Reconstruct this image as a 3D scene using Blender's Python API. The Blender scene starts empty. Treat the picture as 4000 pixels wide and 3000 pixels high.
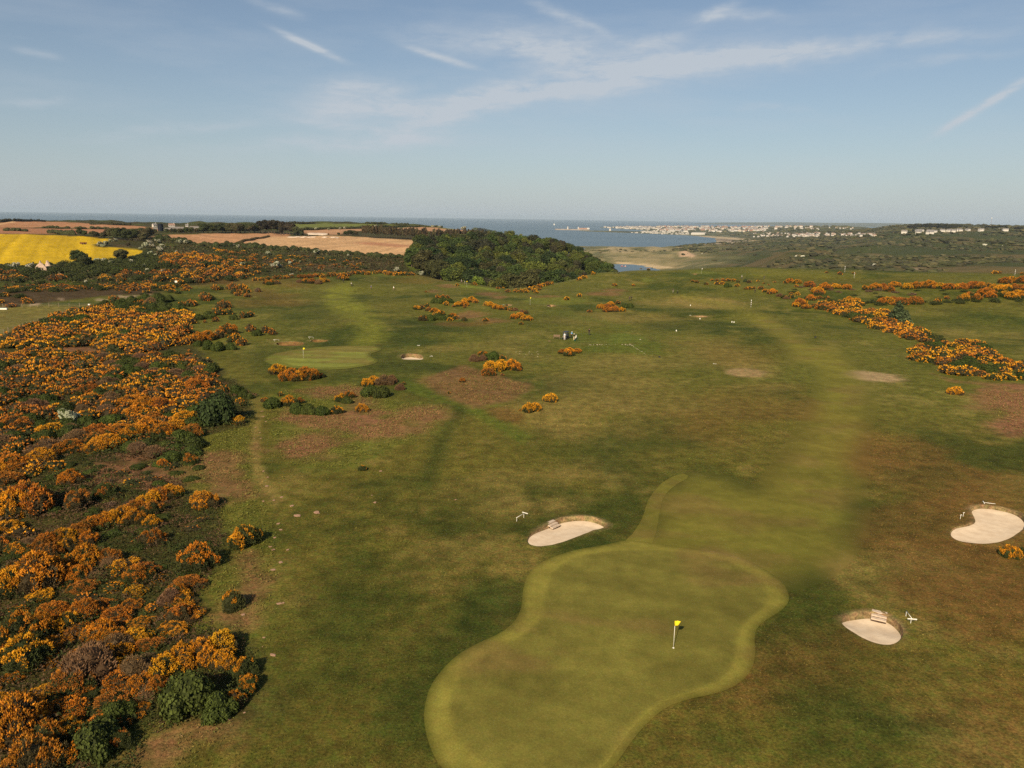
import bpy, math, random
import numpy as np
from mathutils import Matrix, Vector
from mathutils.geometry import delaunay_2d_cdt

# ------------------------------------------------------------------ camera, sky, sun
SC = bpy.context.scene
COL = SC.collection
CAMZ = 30.0                      # drone height over the near course
SEA = -75.0
F = 1683.0                       # focal length in units of a 2212 px wide frame
CX, CY = 1106.0, 829.5
PITCH = math.radians(12.06)
ROLL = math.radians(0.84)
_f = np.array([0, math.cos(PITCH), -math.sin(PITCH)])
_u = np.array([0, math.sin(PITCH), math.cos(PITCH)])
_r = np.array([1.0, 0, 0])
CR = _r*math.cos(ROLL) + _u*math.sin(ROLL)
CU = _u*math.cos(ROLL) - _r*math.sin(ROLL)
cam = bpy.data.cameras.new('camera'); camo = bpy.data.objects.new('camera', cam); COL.objects.link(camo)
cam.sensor_fit = 'HORIZONTAL'; cam.angle_x = 2*math.atan(CX/F)
cam.clip_start = 0.5; cam.clip_end = 200000
camo.matrix_world = Matrix(((CR[0], CU[0], -_f[0], 0), (CR[1], CU[1], -_f[1], 0), (CR[2], CU[2], -_f[2], CAMZ), (0, 0, 0, 1)))
SC.camera = camo
SC.view_settings.view_transform = 'Standard'; SC.view_settings.look = 'None'
SC.view_settings.gamma = 1.0; SC.view_settings.use_curve_mapping = False
SC.view_settings.exposure = 0.42

SUN_EL = math.radians(33); SUN_AZ = math.radians(19)      # shadows fall 19 deg to the right of straight ahead
sd = Vector((math.sin(SUN_AZ)*math.cos(SUN_EL), math.cos(SUN_AZ)*math.cos(SUN_EL), -math.sin(SUN_EL)))
sun = bpy.data.lights.new('sun', 'SUN'); sun.energy = 5.0; sun.angle = math.radians(0.55); sun.color = (1.0, 0.80, 0.55)
suno = bpy.data.objects.new('sun', sun); COL.objects.link(suno)
suno.rotation_euler = sd.to_track_quat('-Z', 'Y').to_euler(); suno.location = (0, -50, 200)

W = bpy.data.worlds.new('World'); SC.world = W; W.use_nodes = True
def px_dir(x, y):
    d = _f + CR*((x-CX)/F) + CU*((CY-y)/F)
    return d/np.linalg.norm(d)
def build_world():
    nt = W.node_tree; N = nt.nodes; L = nt.links
    for n in list(N): N.remove(n)
    out = N.new('ShaderNodeOutputWorld'); bg = N.new('ShaderNodeBackground'); bg.inputs[1].default_value = 0.057
    sky = N.new('ShaderNodeTexSky'); sky.sky_type = 'NISHITA'; sky.sun_disc = False
    sky.sun_elevation = SUN_EL; sky.sun_rotation = math.pi + SUN_AZ
    sky.altitude = 100; sky.air_density = 1.0; sky.dust_density = 0.3; sky.ozone_density = 2.0
    tc = N.new('ShaderNodeTexCoord')
    sep = N.new('ShaderNodeSeparateXYZ'); L.new(tc.outputs['Generated'], sep.inputs[0])
    def M(op, a, b=None, c=None):
        n = N.new('ShaderNodeMath'); n.operation = op
        for i, v in enumerate((a, b, c)):
            if v is None: continue
            if isinstance(v, (int, float)): n.inputs[i].default_value = v
            else: L.new(v, n.inputs[i])
        return n.outputs[0]
    az = M('ARCTAN2', sep.outputs[0], sep.outputs[1]); el = M('ARCSINE', sep.outputs[2])
    comb = N.new('ShaderNodeCombineXYZ'); L.new(az, comb.inputs[0]); L.new(el, comb.inputs[1])
    def noise(sx, sy, detail, rough, rot=0.0, off=0.0, dist=0.0):
        mp = N.new('ShaderNodeMapping'); mp.inputs['Scale'].default_value = (sx, sy, 1); mp.inputs['Rotation'].default_value = (0, 0, rot)
        mp.inputs['Location'].default_value = (off, off*.7, 0)
        L.new(comb.outputs[0], mp.inputs[0])
        n = N.new('ShaderNodeTexNoise'); n.inputs['Scale'].default_value = 1; n.inputs['Detail'].default_value = detail
        n.inputs['Roughness'].default_value = rough; n.inputs['Distortion'].default_value = dist
        L.new(mp.outputs[0], n.inputs[0]); return n.outputs[0]
    warp = M('MULTIPLY', M('SUBTRACT', noise(9, 14, 4, .6), .5), .034)
    fine = noise(16, 70, 6, .62, .10, 3.1, .6)
    fineb = noise(40, 130, 5, .65, -.35, 7.7, .4)
    tex = M('ADD', M('MULTIPLY', fine, 1.1), M('MULTIPLY', fineb, .55))
    tex = M('MULTIPLY', M('MAXIMUM', M('SUBTRACT', tex, .42), 0.0), 1.7)
    total = None
    # wisps: two ends (as seen in the photo), half width, strength
    for (x0, y0, x1, y1, w, s, plain) in WISPS:
        d0, d1 = px_dir(x0, y0), px_dir(x1, y1)
        a0, e0, a1, e1 = math.atan2(d0[0], d0[1]), math.asin(d0[2]), math.atan2(d1[0], d1[1]), math.asin(d1[2])
        ln = math.hypot(a1-a0, e1-e0); ca, sa = (a1-a0)/ln, (e1-e0)/ln
        da = M('SUBTRACT', az, (a0+a1)/2); de = M('SUBTRACT', M('ADD', el, warp if not plain else 0.0), (e0+e1)/2)
        al = M('ADD', M('MULTIPLY', da, ca), M('MULTIPLY', de, sa))
        ac = M('SUBTRACT', M('MULTIPLY', de, ca), M('MULTIPLY', da, sa))
        u = M('DIVIDE', al, ln/2); v = M('DIVIDE', ac, w/F)
        g = M('EXPONENT', M('MULTIPLY', M('ADD', M('POWER', M('ABSOLUTE', u), 3.0), M('MULTIPLY', v, v)), -1.0))
        g = M('MULTIPLY', g, s)
        total = g if total is None else M('ADD', total, g)
    veil = M('MULTIPLY', M('MAXIMUM', M('SUBTRACT', noise(3.2, 16, 6, .6, .12, 1.3), .45), 0.0), .85)
    lowair = M('MULTIPLY', M('EXPONENT', M('MULTIPLY', M('MAXIMUM', el, 0.0), -9.0)), .80)
    mask = M('MINIMUM', M('ADD', M('MULTIPLY', total, tex), M('ADD', veil, .06)), .85)
    lm = N.new('ShaderNodeMix'); lm.data_type = 'RGBA'; L.new(lowair, lm.inputs[0]); L.new(sky.outputs[0], lm.inputs[6]); lm.inputs[7].default_value = LOWAIR
    mix = N.new('ShaderNodeMix'); mix.data_type = 'RGBA'; L.new(mask, mix.inputs[0]); L.new(lm.outputs[2], mix.inputs[6])
    mix.inputs[7].default_value = CLOUD
    L.new(mix.outputs[2], bg.inputs[0]); L.new(bg.outputs[0], out.inputs[0])
CLOUD = (7.0, 7.6, 8.3, 1); LOWAIR = (5.1, 6.1, 7.1, 1)
WISPS = [(950, 90, 1600, 110, 60, .10, 0), (700, 215, 1350, 200, 55, .16, 0), (600, 300, 1000, 290, 40, .16, 0), (1400, 130, 2100, 90, 40, .14, 0), (860, 70, 1330, 130, 24, .5, 0), (1060, 75, 1300, 120, 34, .5, 0), (1230, 150, 1700, 125, 15, .85, 0), (1080, 180, 1660, 140, 20, .45, 0),
         (1450, 130, 2130, 70, 14, .75, 0), (1330, 110, 1480, 70, 18, .5, 0), (1300, 110, 1700, 100, 22, .2, 0),
         (640, 225, 1000, 240, 20, .85, 0), (680, 195, 880, 195, 18, .65, 0), (870, 285, 1090, 205, 22, .95, 0), (1000, 215, 1400, 180, 17, .85, 0),
         (560, 318, 1000, 300, 15, .6, 0), (600, 245, 900, 300, 10, .5, 0), (1140, 0, 1320, 80, 9, .6, 0), (1505, 40, 1700, 40, 9, .4, 0), (1510, 45, 1600, 15, 10, .55, 0),
         (598, 66, 735, 128, 6, 1.1, 1), (885, 103, 1025, 146, 6, .9, 1), (2025, 288, 2230, 165, 7, 1.3, 1), (540, 0, 650, 35, 8, .45, 1), (30, 105, 130, 125, 6, .4, 1),
         (240, 295, 560, 258, 8, .35, 0), (0, 215, 140, 220, 7, .35, 0), (1900, 150, 2212, 110, 9, .3, 0), (1600, 230, 1750, 240, 6, .3, 0)]
build_world()

# ------------------------------------------------------------------ small tools
RNG = np.random.default_rng(11)
random.seed(5)
def tag(o, label=None, cat=None, group=None, kind=None):
    if label: o['label'] = label
    if cat: o['category'] = cat
    if group: o['group'] = group
    if kind: o['kind'] = kind
    return o
def mk_mesh(name, V, Fc, mats, mi=None, smooth=False, col=None):
    V = np.asarray(V, np.float32); Fc = np.asarray(Fc, np.int32); k = Fc.shape[1]
    me = bpy.data.meshes.new(name)
    me.vertices.add(len(V)); me.vertices.foreach_set('co', V.ravel())
    me.loops.add(Fc.size); me.loops.foreach_set('vertex_index', Fc.ravel())
    me.polygons.add(len(Fc)); me.polygons.foreach_set('loop_start', np.arange(len(Fc), dtype=np.int32)*k)
    if not isinstance(mats, (list, tuple)): mats = [mats]
    for m in mats: me.materials.append(m)
    if mi is not None: me.polygons.foreach_set('material_index', np.asarray(mi, np.int32))
    me.polygons.foreach_set('use_smooth', np.full(len(Fc), bool(smooth)))
    if col is not None:
        at = me.color_attributes.new('Col', 'FLOAT_COLOR', 'POINT')
        c = np.ones((len(V), 4), np.float32); c[:, :3] = col; at.data.foreach_set('color', c.ravel())
    me.update(calc_edges=True); me.validate()
    return me
def mk_obj(name, me, parent=None, loc=None):
    o = bpy.data.objects.new(name, me); COL.objects.link(o)
    if parent is not None: o.parent = parent
    if loc is not None: o.location = loc
    return o
def empty(name, loc, rz=0.0, sc=1.0):
    o = bpy.data.objects.new(name, None); COL.objects.link(o); o.location = loc; o.rotation_euler = (0, 0, rz)
    o.scale = (sc, sc, sc) if not isinstance(sc, (tuple, list)) else sc
    o.empty_display_size = .2
    return o
class MB:
    """collects boxes, tubes and lathes, then links them as ONE mesh object"""
    def __init__(s): s.v = []; s.f = []; s.m = []
    def add(s, V, Fs, m=0):
        b = len(s.v); s.v += [tuple(map(float, p)) for p in V]; s.f += [tuple(b+i for i in f) for f in Fs]; s.m += [m]*len(Fs)
    def box(s, c, d, m=0, rz=0.0, taper=1.0, bev=0.0):
        x, y, z = d[0]/2, d[1]/2, d[2]/2; t = taper
        P = [(-x, -y, -z), (x, -y, -z), (x, y, -z), (-x, y, -z), (-x*t, -y*t, z), (x*t, -y*t, z), (x*t, y*t, z), (-x*t, y*t, z)]
        ca, sa = math.cos(rz), math.sin(rz)
        P = [(c[0]+p[0]*ca-p[1]*sa, c[1]+p[0]*sa+p[1]*ca, c[2]+p[2]) for p in P]
        s.add(P, [(3, 2, 1, 0), (4, 5, 6, 7), (0, 1, 5, 4), (1, 2, 6, 5), (2, 3, 7, 6), (3, 0, 4, 7)], m)
    def tube(s, pts, rad, n=8, m=0, caps=True):
        pts = [Vector(p) for p in pts]
        if not isinstance(rad, (list, tuple)): rad = [rad]*len(pts)
        P = []; Fs = []
        for i, p in enumerate(pts):
            d = (pts[min(i+1, len(pts)-1)]-pts[max(i-1, 0)]).normalized()
            a = Vector((0, 0, 1)) if abs(d.z) < .9 else Vector((1, 0, 0))
            e1 = d.cross(a).normalized(); e2 = d.cross(e1)
            for k in range(n):
                t = 2*math.pi*k/n; P.append(p+(e1*math.cos(t)+e2*math.sin(t))*rad[i])
        for i in range(len(pts)-1):
            for k in range(n):
                Fs.append((i*n+k, i*n+(k+1) % n, (i+1)*n+(k+1) % n, (i+1)*n+k))
        if caps:
            Fs.append(tuple(range(n-1, -1, -1))); Fs.append(tuple((len(pts)-1)*n+k for k in range(n)))
        s.add(P, Fs, m)
    def build(s, name, mats, parent=None, smooth=False, loc=None):
        me = bpy.data.meshes.new(name); me.from_pydata(s.v, [], s.f)
        if not isinstance(mats, (list, tuple)): mats = [mats]
        for x in mats: me.materials.append(x)
        me.polygons.foreach_set('material_index', s.m); me.polygons.foreach_set('use_smooth', [smooth]*len(s.f))
        me.update()
        return mk_obj(name, me, parent, loc)

def _h(ix, iy, seed):
    return _HT[(ix+_HP[(iy+seed*37) & 4095]) & 4095]
_hr = np.random.default_rng(77); _HT = _hr.random(4096).astype(np.float32); _HP = _hr.integers(0, 4096, 4096).astype(np.int32)
def vnoise(x, y, seed=0):
    x = np.asarray(x, float); y = np.asarray(y, float)
    ix = np.floor(x).astype(np.int32); iy = np.floor(y).astype(np.int32); fx = (x-ix).astype(np.float32); fy = (y-iy).astype(np.float32)
    fx = fx*fx*fx*(fx*(fx*6-15)+10); fy = fy*fy*fy*(fy*(fy*6-15)+10)
    a = _h(ix, iy, seed); b = _h(ix+1, iy, seed); c = _h(ix, iy+1, seed); d = _h(ix+1, iy+1, seed)
    return (a*(1-fx)+b*fx)*(1-fy)+(c*(1-fx)+d*fx)*fy
def fbm(x, y, oct=4, seed=0, gain=.5):
    s = 0; a = 1; t = 0
    for i in range(oct):
        ca, sa = math.cos(i*1.1), math.sin(i*1.1)
        s = s + a*vnoise((x*ca-y*sa)*2**i+17.3*i, (x*sa+y*ca)*2**i-9.1*i, seed+i*7); t += a; a *= gain
    return s/t
def sstep(a, b, x):
    t = np.clip((x-a)/(b-a), 0, 1); return t*t*(3-2*t)

# ------------------------------------------------------------------ the lie of the land
# every profile: seen from the take-off point, (pixel row, distance) of what shows, ('z', distance, height) of what is hidden
PROF = {
 -900: [('z', 330, -3), ('z', 410, -12), ('z', 560, -9), ('z', 900, 5), ('z', 1600, 12), ('z', 1900, 5), ('z', 2300, -40), ('z', 2600, -85)],
 0: [(628, 330), ('z', 400, -12), (612, 440), (580, 540), (505, 900), (492, 1150), (477, 1600), ('z', 1900, 5), ('z', 2300, -40), ('z', 2600, -85)],
 200: [(621, 340), ('z', 410, -12), (606, 450), (572, 560), (512, 880), (493, 1200), (482, 1600), ('z', 1900, 5), ('z', 2300, -40), ('z', 2600, -85)],
 380: [(618, 345), ('z', 420, -14), (607, 470), (552, 640), (514, 850), (492, 1250), (486, 1600), ('z', 1900, 5), ('z', 2300, -40), ('z', 2600, -85)],
 525: [(604, 385), ('z', 450, -15), (597, 510), (532, 720), (505, 1000), (490, 1500), (486, 1800), ('z', 2100, 0), ('z', 2400, -40), ('z', 2700, -85)],
 620: [(594, 405), ('z', 480, -16), (590, 530), (538, 700), (508, 1000), (492, 1400), (485, 1800), ('z', 2100, 0), ('z', 2400, -40), ('z', 2700, -85)],
 775: [(587, 430), ('z', 500, -16), (584, 560), (549, 700), (510, 1000), (495, 1300), (484, 1800), ('z', 2100, 0), ('z', 2400, -40), ('z', 2700, -85)],
 890: [(590, 430), ('z', 500, -18), ('z', 560, -17), (556, 690), (518, 950), (500, 1250), (487, 1750), ('z', 2100, -20), ('z', 2500, -85)],
 1000: [(608, 390), ('z', 450, -20), ('z', 520, -22), ('z', 650, -15), (528, 920), (511, 1200), (497, 1550), ('z', 1900, -30), ('z', 2300, -85)],
 1100: [(622, 365), ('z', 430, -16), ('z', 500, -24), ('z', 650, -17), ('z', 850, -5), ('z', 1000, -3), ('z', 1300, -25), ('z', 1700, -80), ('z', 2000, -85)],
 1200: [(612, 385), ('z', 450, -14), ('z', 520, -22), ('z', 700, -15), ('z', 850, -7), ('z', 1000, -20), ('z', 1400, -78), ('z', 1700, -85)],
 1240: [(602, 400), ('z', 470, -12), ('z', 540, -22), ('z', 700, -15), ('z', 830, -10), ('z', 1000, -30), ('z', 1400, -78), (576, 1810), (568, 1900), (560, 2000), (547, 2350), (538, 2850), ('z', 3040, -74.6), ('z', 3300, -79), ('z', 6300, -82), ('z', 6800, -76), ('z', 7400, -76), ('z', 10000, -82)],
 1300: [(590, 425), ('z', 500, -10), ('z', 580, -20), ('z', 720, -17), ('z', 850, -30), ('z', 1200, -74), ('z', 1500, -78), ('z', 1760, -77), (570, 1890), (560, 2000), (546, 2350), (537, 2800), ('z', 3080, -74.6), ('z', 3400, -80), ('z', 6000, -80), ('z', 6550, -74.4), ('z', 7000, -72.5), (498, 8300), (491, 10000), ('z', 11500, -85)],
 1370: [(588, 435), ('z', 560, -16), ('z', 700, -32), ('z', 1100, -73), ('z', 1500, -78), ('z', 1790, -76.2), (572, 1880), (561, 2000), (546, 2350), (536, 2850), ('z', 3090, -74.6), ('z', 3400, -80), ('z', 5700, -80), ('z', 6250, -74.4), ('z', 6600, -72), (498, 7900), (490, 9800), ('z', 11500, -85)],
 1450: [(586, 437), ('z', 600, -30), ('z', 1100, -70), ('z', 1500, -75.8), (578, 1760), (571, 1860), (560, 2000), (545, 2400), (535, 2850), ('z', 3090, -74.6), ('z', 3400, -80), ('z', 5400, -80), ('z', 5900, -74.5), ('z', 6200, -71), (498, 7500), (489.5, 9500), ('z', 11500, -85)],
 1530: [(580, 450), ('z', 620, -27), ('z', 1100, -66), (575, 1560), (562, 1850), (548, 2250), (537, 2650), (529, 3050), ('z', 3450, -74.6), ('z', 3700, -76.5), ('z', 4900, -76.5), ('z', 5200, -74.6), (505, 6000), (497, 7300), (489.5, 9200), ('z', 11500, -85)],
 1610: [(579, 455), ('z', 620, -24), ('z', 1100, -60), (570, 1500), (560, 1800), (545, 2250), (535, 2650), (526, 3250), (519, 4100), (508, 5300), (497, 7000), (489.5, 8600), ('z', 10500, -85)],
 1715: [(580, 458), ('z', 650, -20), ('z', 900, -40), (565, 1200), (550, 1500), ('z', 1700, -45), (540, 2100), (525, 2800), (505, 4200), (496, 5500), (489.5, 7000), ('z', 9000, -30), ('z', 10500, -85)],
 1850: [(584, 456), ('z', 650, -22), ('z', 850, -36), (575, 1000), (555, 1500), (535, 2200), (512, 3200), (499, 3900), ('z', 4500, -8), (493, 5600), (489.5, 6600), ('z', 9000, -60), ('z', 10000, -85)],
 1930: [(587, 448), ('z', 620, -20), ('z', 820, -35), (578, 1000), (552, 1500), (528, 2200), (504, 3200), (488, 4000), ('z', 4600, 20), ('z', 6500, -30), ('z', 8500, -85)],
 2000: [(589, 440), ('z', 600, -18), ('z', 800, -34), (580, 1000), (550, 1500), (520, 2300), (496, 3300), (484.5, 4000), ('z', 4600, 24), ('z', 6500, -30), ('z', 9000, -85)],
 2212: [(593, 430), ('z', 600, -15), ('z', 800, -30), (581, 950), (550, 1450), (520, 2200), (498, 3200), (489.5, 3900), ('z', 4600, 24), ('z', 6500, -30), ('z', 9000, -85)],
 2900: [('z', 430, 0), ('z', 600, -15), ('z', 800, -30), ('z', 950, -21), ('z', 1450, -19), ('z', 2200, -3), ('z', 3200, 18), ('z', 3900, 28), ('z', 4600, 20), ('z', 6500, -30), ('z', 9000, -85)],
}
def pchip(xk, yk, x):
    xk = np.asarray(xk, float); yk = np.asarray(yk, float); h = np.diff(xk)
    sh = (slice(None),)+(None,)*(yk.ndim-1); hh = h[sh]; dl = np.diff(yk, axis=0)/hh
    m = np.zeros_like(yk); m[0] = dl[0]; m[-1] = dl[-1]
    w1 = 2*hh[1:]+hh[:-1]; w2 = hh[1:]+2*hh[:-1]
    ok = dl[:-1]*dl[1:] > 0
    den = np.where(ok, w1/np.where(ok, dl[:-1], 1)+w2/np.where(ok, dl[1:], 1), 1)
    m[1:-1] = np.where(ok, (w1+w2)/den, 0)
    i = np.clip(np.searchsorted(xk, x)-1, 0, len(xk)-2); t = ((np.clip(x, xk[0], xk[-1])-xk[i])/h[i])[sh]; hi = h[i][sh]
    return yk[i]*(1+2*t)*(1-t)**2 + m[i]*hi*t*(1-t)**2 + yk[i+1]*t*t*(3-2*t) + m[i+1]*hi*t*t*(t-1)
LD = np.linspace(math.log(3), math.log(14000), 900)
AZT = np.radians(np.arange(-60, 60.01, .2))
def build_table():
    cols = []; azs = []
    for x in sorted(PROF):
        ds = [1, 60, 200, 280]; zs = [0, 0, 0, -.4]; aa = None
        for e in PROF[x]:
            if e[0] == 'z': ds.append(e[1]); zs.append(e[2])
            else:
                d = px_dir(x, e[0]); hd = math.hypot(d[0], d[1]); ds.append(e[1]); zs.append(CAMZ+d[2]/hd*e[1])
        if ds[-1] < 13900: ds.append(14000); zs.append(min(zs[-1], -85))
        d = px_dir(x, 560); azs.append(math.atan2(d[0], d[1]))
        cols.append(pchip(np.log(ds), np.array(zs), LD))
    T = pchip(np.array(azs), np.array(cols), AZT)
    k = np.array([1, 2, 3, 2, 1])/9.0
    P = np.pad(T, ((2, 2), (0, 0)), 'edge'); T = sum(k[i]*P[i:i+T.shape[0]] for i in range(5))
    return T
TAB = build_table()
def base_h(x, y):
    D = np.maximum(np.hypot(x, y), 3.01); az = np.arctan2(x, y)
    ia = np.clip((az-AZT[0])/(AZT[1]-AZT[0]), 0, len(AZT)-1.001); il = np.clip((np.log(D)-LD[0])/(LD[1]-LD[0]), 0, len(LD)-1.001)
    a = ia.astype(int); l = il.astype(int); fa = ia-a; fl = il-l
    return (TAB[a, l]*(1-fa)+TAB[a+1, l]*fa)*(1-fl)+(TAB[a, l+1]*(1-fa)+TAB[a+1, l+1]*fa)*fl
MOUNDS = []          # (x, y, rx, ry, rot, h)
def height(x, y):
    x = np.asarray(x, float); y = np.asarray(y, float)
    D = np.hypot(x, y); z = base_h(x, y)
    a = .10+.85*sstep(120, 280, D)
    z = z + a*(fbm(x/26, y/26, 3, 3)-.5)*2
    z = z + .05*(fbm(x/5, y/5, 2, 9)-.5)*sstep(20, 60, D)
    far = sstep(440, 620, D)
    z = z + far*(fbm(x/70, y/70, 3, 21)-.5)*5*(1-sstep(2600, 3400, D))*sstep(-74.5, -66, z)
    az = np.arctan2(x, y); hl = sstep(.26, .36, az)*sstep(1050, 1500, D)*(1-sstep(3000, 3700, D))
    z = z + hl*(fbm(x/330, y/330, 3, 27)-.55)*46
    dune = sstep(-74, -68, z)*sstep(1500, 1900, D)*(1-sstep(3000, 3600, D))
    z = z + dune*np.abs(fbm(x/110, y/110, 4, 33)-.5)*22
    for (mx, my, rx, ry, rot, h) in MOUNDS:
        ca, sa = math.cos(rot), math.sin(rot); dx = x-mx; dy = y-my
        q = ((dx*ca+dy*sa)/rx)**2+((dy*ca-dx*sa)/ry)**2
        z = z + h*np.exp(-q*1.6)
    return z
# polar height grid, so that a pixel finds its point on the land quickly
_GA = np.radians(np.arange(-50, 50.01, .1)); _GL = np.linspace(math.log(12), math.log(13500), 1700); _DS = np.exp(_GL)
def grid_heights():
    A, R = np.meshgrid(_GA, _DS, indexing='ij')
    return height(np.sin(A)*R, np.cos(A)*R)
_GZ = None
def ground_at(px, py):
    """the point of the land that a pixel of the photograph shows"""
    global _GZ
    if _GZ is None: _GZ = grid_heights()
    d = px_dir(px, py); hd = math.hypot(d[0], d[1]); sl = d[2]/hd; ux, uy = d[0]/hd, d[1]/hd
    ia = min(max((math.atan2(ux, uy)-_GA[0])/(_GA[1]-_GA[0]), 0), len(_GA)-1.001); a = int(ia); fa = ia-a
    g = CAMZ+sl*_DS-(_GZ[a]*(1-fa)+_GZ[a+1]*fa)
    i = int(np.argmax(g < 0))
    if g[i] >= 0: return ground_at(px, py+.8)
    if i == 0: return (ux*_DS[0], uy*_DS[0])
    t = g[i-1]/(g[i-1]-g[i]); D = _DS[i-1]+(_DS[i]-_DS[i-1])*t
    return (ux*D, uy*D)
def gz(x, y): return float(height(np.array([x]), np.array([y]))[0])
def to_px(x, y, z):
    dx, dy, dz = x, y, z-CAMZ
    c = dx*_f[0]+dy*_f[1]+dz*_f[2]; r = dx*CR[0]+dy*CR[1]+dz*CR[2]; u = dx*CU[0]+dy*CU[1]+dz*CU[2]
    return CX+F*r/c, CY-F*u/c
def poly_ground(pts, step=14):
    """closed pixel outline -> closed outline on the ground"""
    out = []
    n = len(pts)
    for i in range(n):
        (x0, y0), (x1, y1) = pts[i], pts[(i+1) % n]
        k = max(1, int(math.hypot(x1-x0, (y1-y0)*2)/step))
        for j in range(k): out.append(ground_at(x0+(x1-x0)*j/k, y0+(y1-y0)*j/k))
    return np.array(out)
def smooth_px(pts, it=2):
    for _ in range(it):
        q = []
        for i in range(len(pts)):
            a, b = pts[i], pts[(i+1) % len(pts)]
            q += [(a[0]*.75+b[0]*.25, a[1]*.75+b[1]*.25), (a[0]*.25+b[0]*.75, a[1]*.25+b[1]*.75)]
        pts = q
    return pts
def sdf(poly, x, y):
    """signed distance, positive inside"""
    x = np.asarray(x, float); y = np.asarray(y, float)
    d2 = np.full(x.shape, 1e18); ins = np.zeros(x.shape, bool); n = len(poly)
    for i in range(n):
        ax, ay = poly[i]; bx, by = poly[(i+1) % n]; ex, ey = bx-ax, by-ay
        wx = x-ax; wy = y-ay; t = np.clip((wx*ex+wy*ey)/(ex*ex+ey*ey+1e-12), 0, 1)
        d2 = np.minimum(d2, (wx-ex*t)**2+(wy-ey*t)**2)
        c = (ay > y) != (by > y)
        if ey != 0: ins ^= c & (x < ax+ex*(y-ay)/ey)
    return np.where(ins, 1, -1)*np.sqrt(d2)
# ------------------------------------------------------------------ materials
def new_mat(name):
    m = bpy.data.materials.new(name); m.use_nodes = True
    nt = m.node_tree; b = nt.nodes['Principled BSDF']; return m, nt, b
def simple(name, c, rough=.7, spec=.3, var=0.0, scale=8.0, metal=0.0):
    m, nt, b = new_mat(name); b.inputs['Roughness'].default_value = rough; b.inputs['Specular IOR Level'].default_value = spec
    b.inputs['Metallic'].default_value = metal
    if var <= 0: b.inputs['Base Color'].default_value = (*c, 1); return m
    tc = nt.nodes.new('ShaderNodeTexCoord'); n = nt.nodes.new('ShaderNodeTexNoise'); n.inputs['Scale'].default_value = scale; n.inputs['Detail'].default_value = 5
    nt.links.new(tc.outputs['Object'], n.inputs[0])
    r = nt.nodes.new('ShaderNodeMapRange'); r.inputs[1].default_value = .3; r.inputs[2].default_value = .7; r.inputs[3].default_value = 1-var; r.inputs[4].default_value = 1+var
    nt.links.new(n.outputs[0], r.inputs[0])
    x = nt.nodes.new('ShaderNodeVectorMath'); x.operation = 'SCALE'; x.inputs[0].default_value = c; nt.links.new(r.outputs[0], x.inputs['Scale'])
    nt.links.new(x.outputs[0], b.inputs['Base Color'])
    return m
def ground_mat(name, amp=.46, bump=.5, fine=5.0, tone=1.0):
    m, nt, b = new_mat(name); N = nt.nodes; L = nt.links
    b.inputs['Roughness'].default_value = .95; b.inputs['Specular IOR Level'].default_value = .08
    at = N.new('ShaderNodeAttribute'); at.attribute_name = 'Col'
    geo = N.new('ShaderNodeNewGeometry')
    def nz(s, d, r=.6):
        n = N.new('ShaderNodeTexNoise'); n.inputs['Scale'].default_value = s; n.inputs['Detail'].default_value = d; n.inputs['Roughness'].default_value = r
        L.new(geo.outputs['Position'], n.inputs[0]); return n.outputs[0]
    def rng(v, a, c_, lo, hi):
        r = N.new('ShaderNodeMapRange'); r.inputs[1].default_value = a; r.inputs[2].default_value = c_; r.inputs[3].default_value = lo; r.inputs[4].default_value = hi
        L.new(v, r.inputs[0]); return r.outputs[0]
    n1 = nz(fine, 4, .75); n2 = nz(.55, 5, .65); n3 = nz(1.7, 3, .6)
    k = N.new('ShaderNodeMath'); k.operation = 'MULTIPLY'; L.new(rng(n1, .34, .66, 1-amp, 1+amp), k.inputs[0]); L.new(rng(n2, .36, .64, 1-amp*.6, 1+amp*.6), k.inputs[1])
    s = N.new('ShaderNodeVectorMath'); s.operation = 'SCALE'; L.new(at.outputs['Color'], s.inputs[0]); L.new(k.outputs[0], s.inputs['Scale'])
    # grass tone shifts between green and straw at half a metre
    mx = N.new('ShaderNodeMix'); mx.data_type = 'RGBA'; mx.blend_type = 'MULTIPLY'; mx.inputs[0].default_value = 1
    cr = N.new('ShaderNodeMix'); cr.data_type = 'RGBA'; L.new(rng(n3, .32, .68, 0, 1), cr.inputs[0])
    cr.inputs[6].default_value = (1-.20*tone, 1.0, 1-.18*tone, 1); cr.inputs[7].default_value = (1+.18*tone, 1.0, 1+.08*tone, 1)
    L.new(s.outputs[0], mx.inputs[6]); L.new(cr.outputs[2], mx.inputs[7]); L.new(mx.outputs[2], b.inputs['Base Color'])
    if bump > 0:
        bp = N.new('ShaderNodeBump'); bp.inputs['Strength'].default_value = bump; bp.inputs['Distance'].default_value = .12
        L.new(n1, bp.inputs['Height']); L.new(bp.outputs[0], b.inputs['Normal'])
    return m
GROUND = ground_mat('rough_grass_ground'); MOWNM = ground_mat('mown_turf', amp=.22, bump=.1, fine=9.0, tone=.3)
SAND = None
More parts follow.
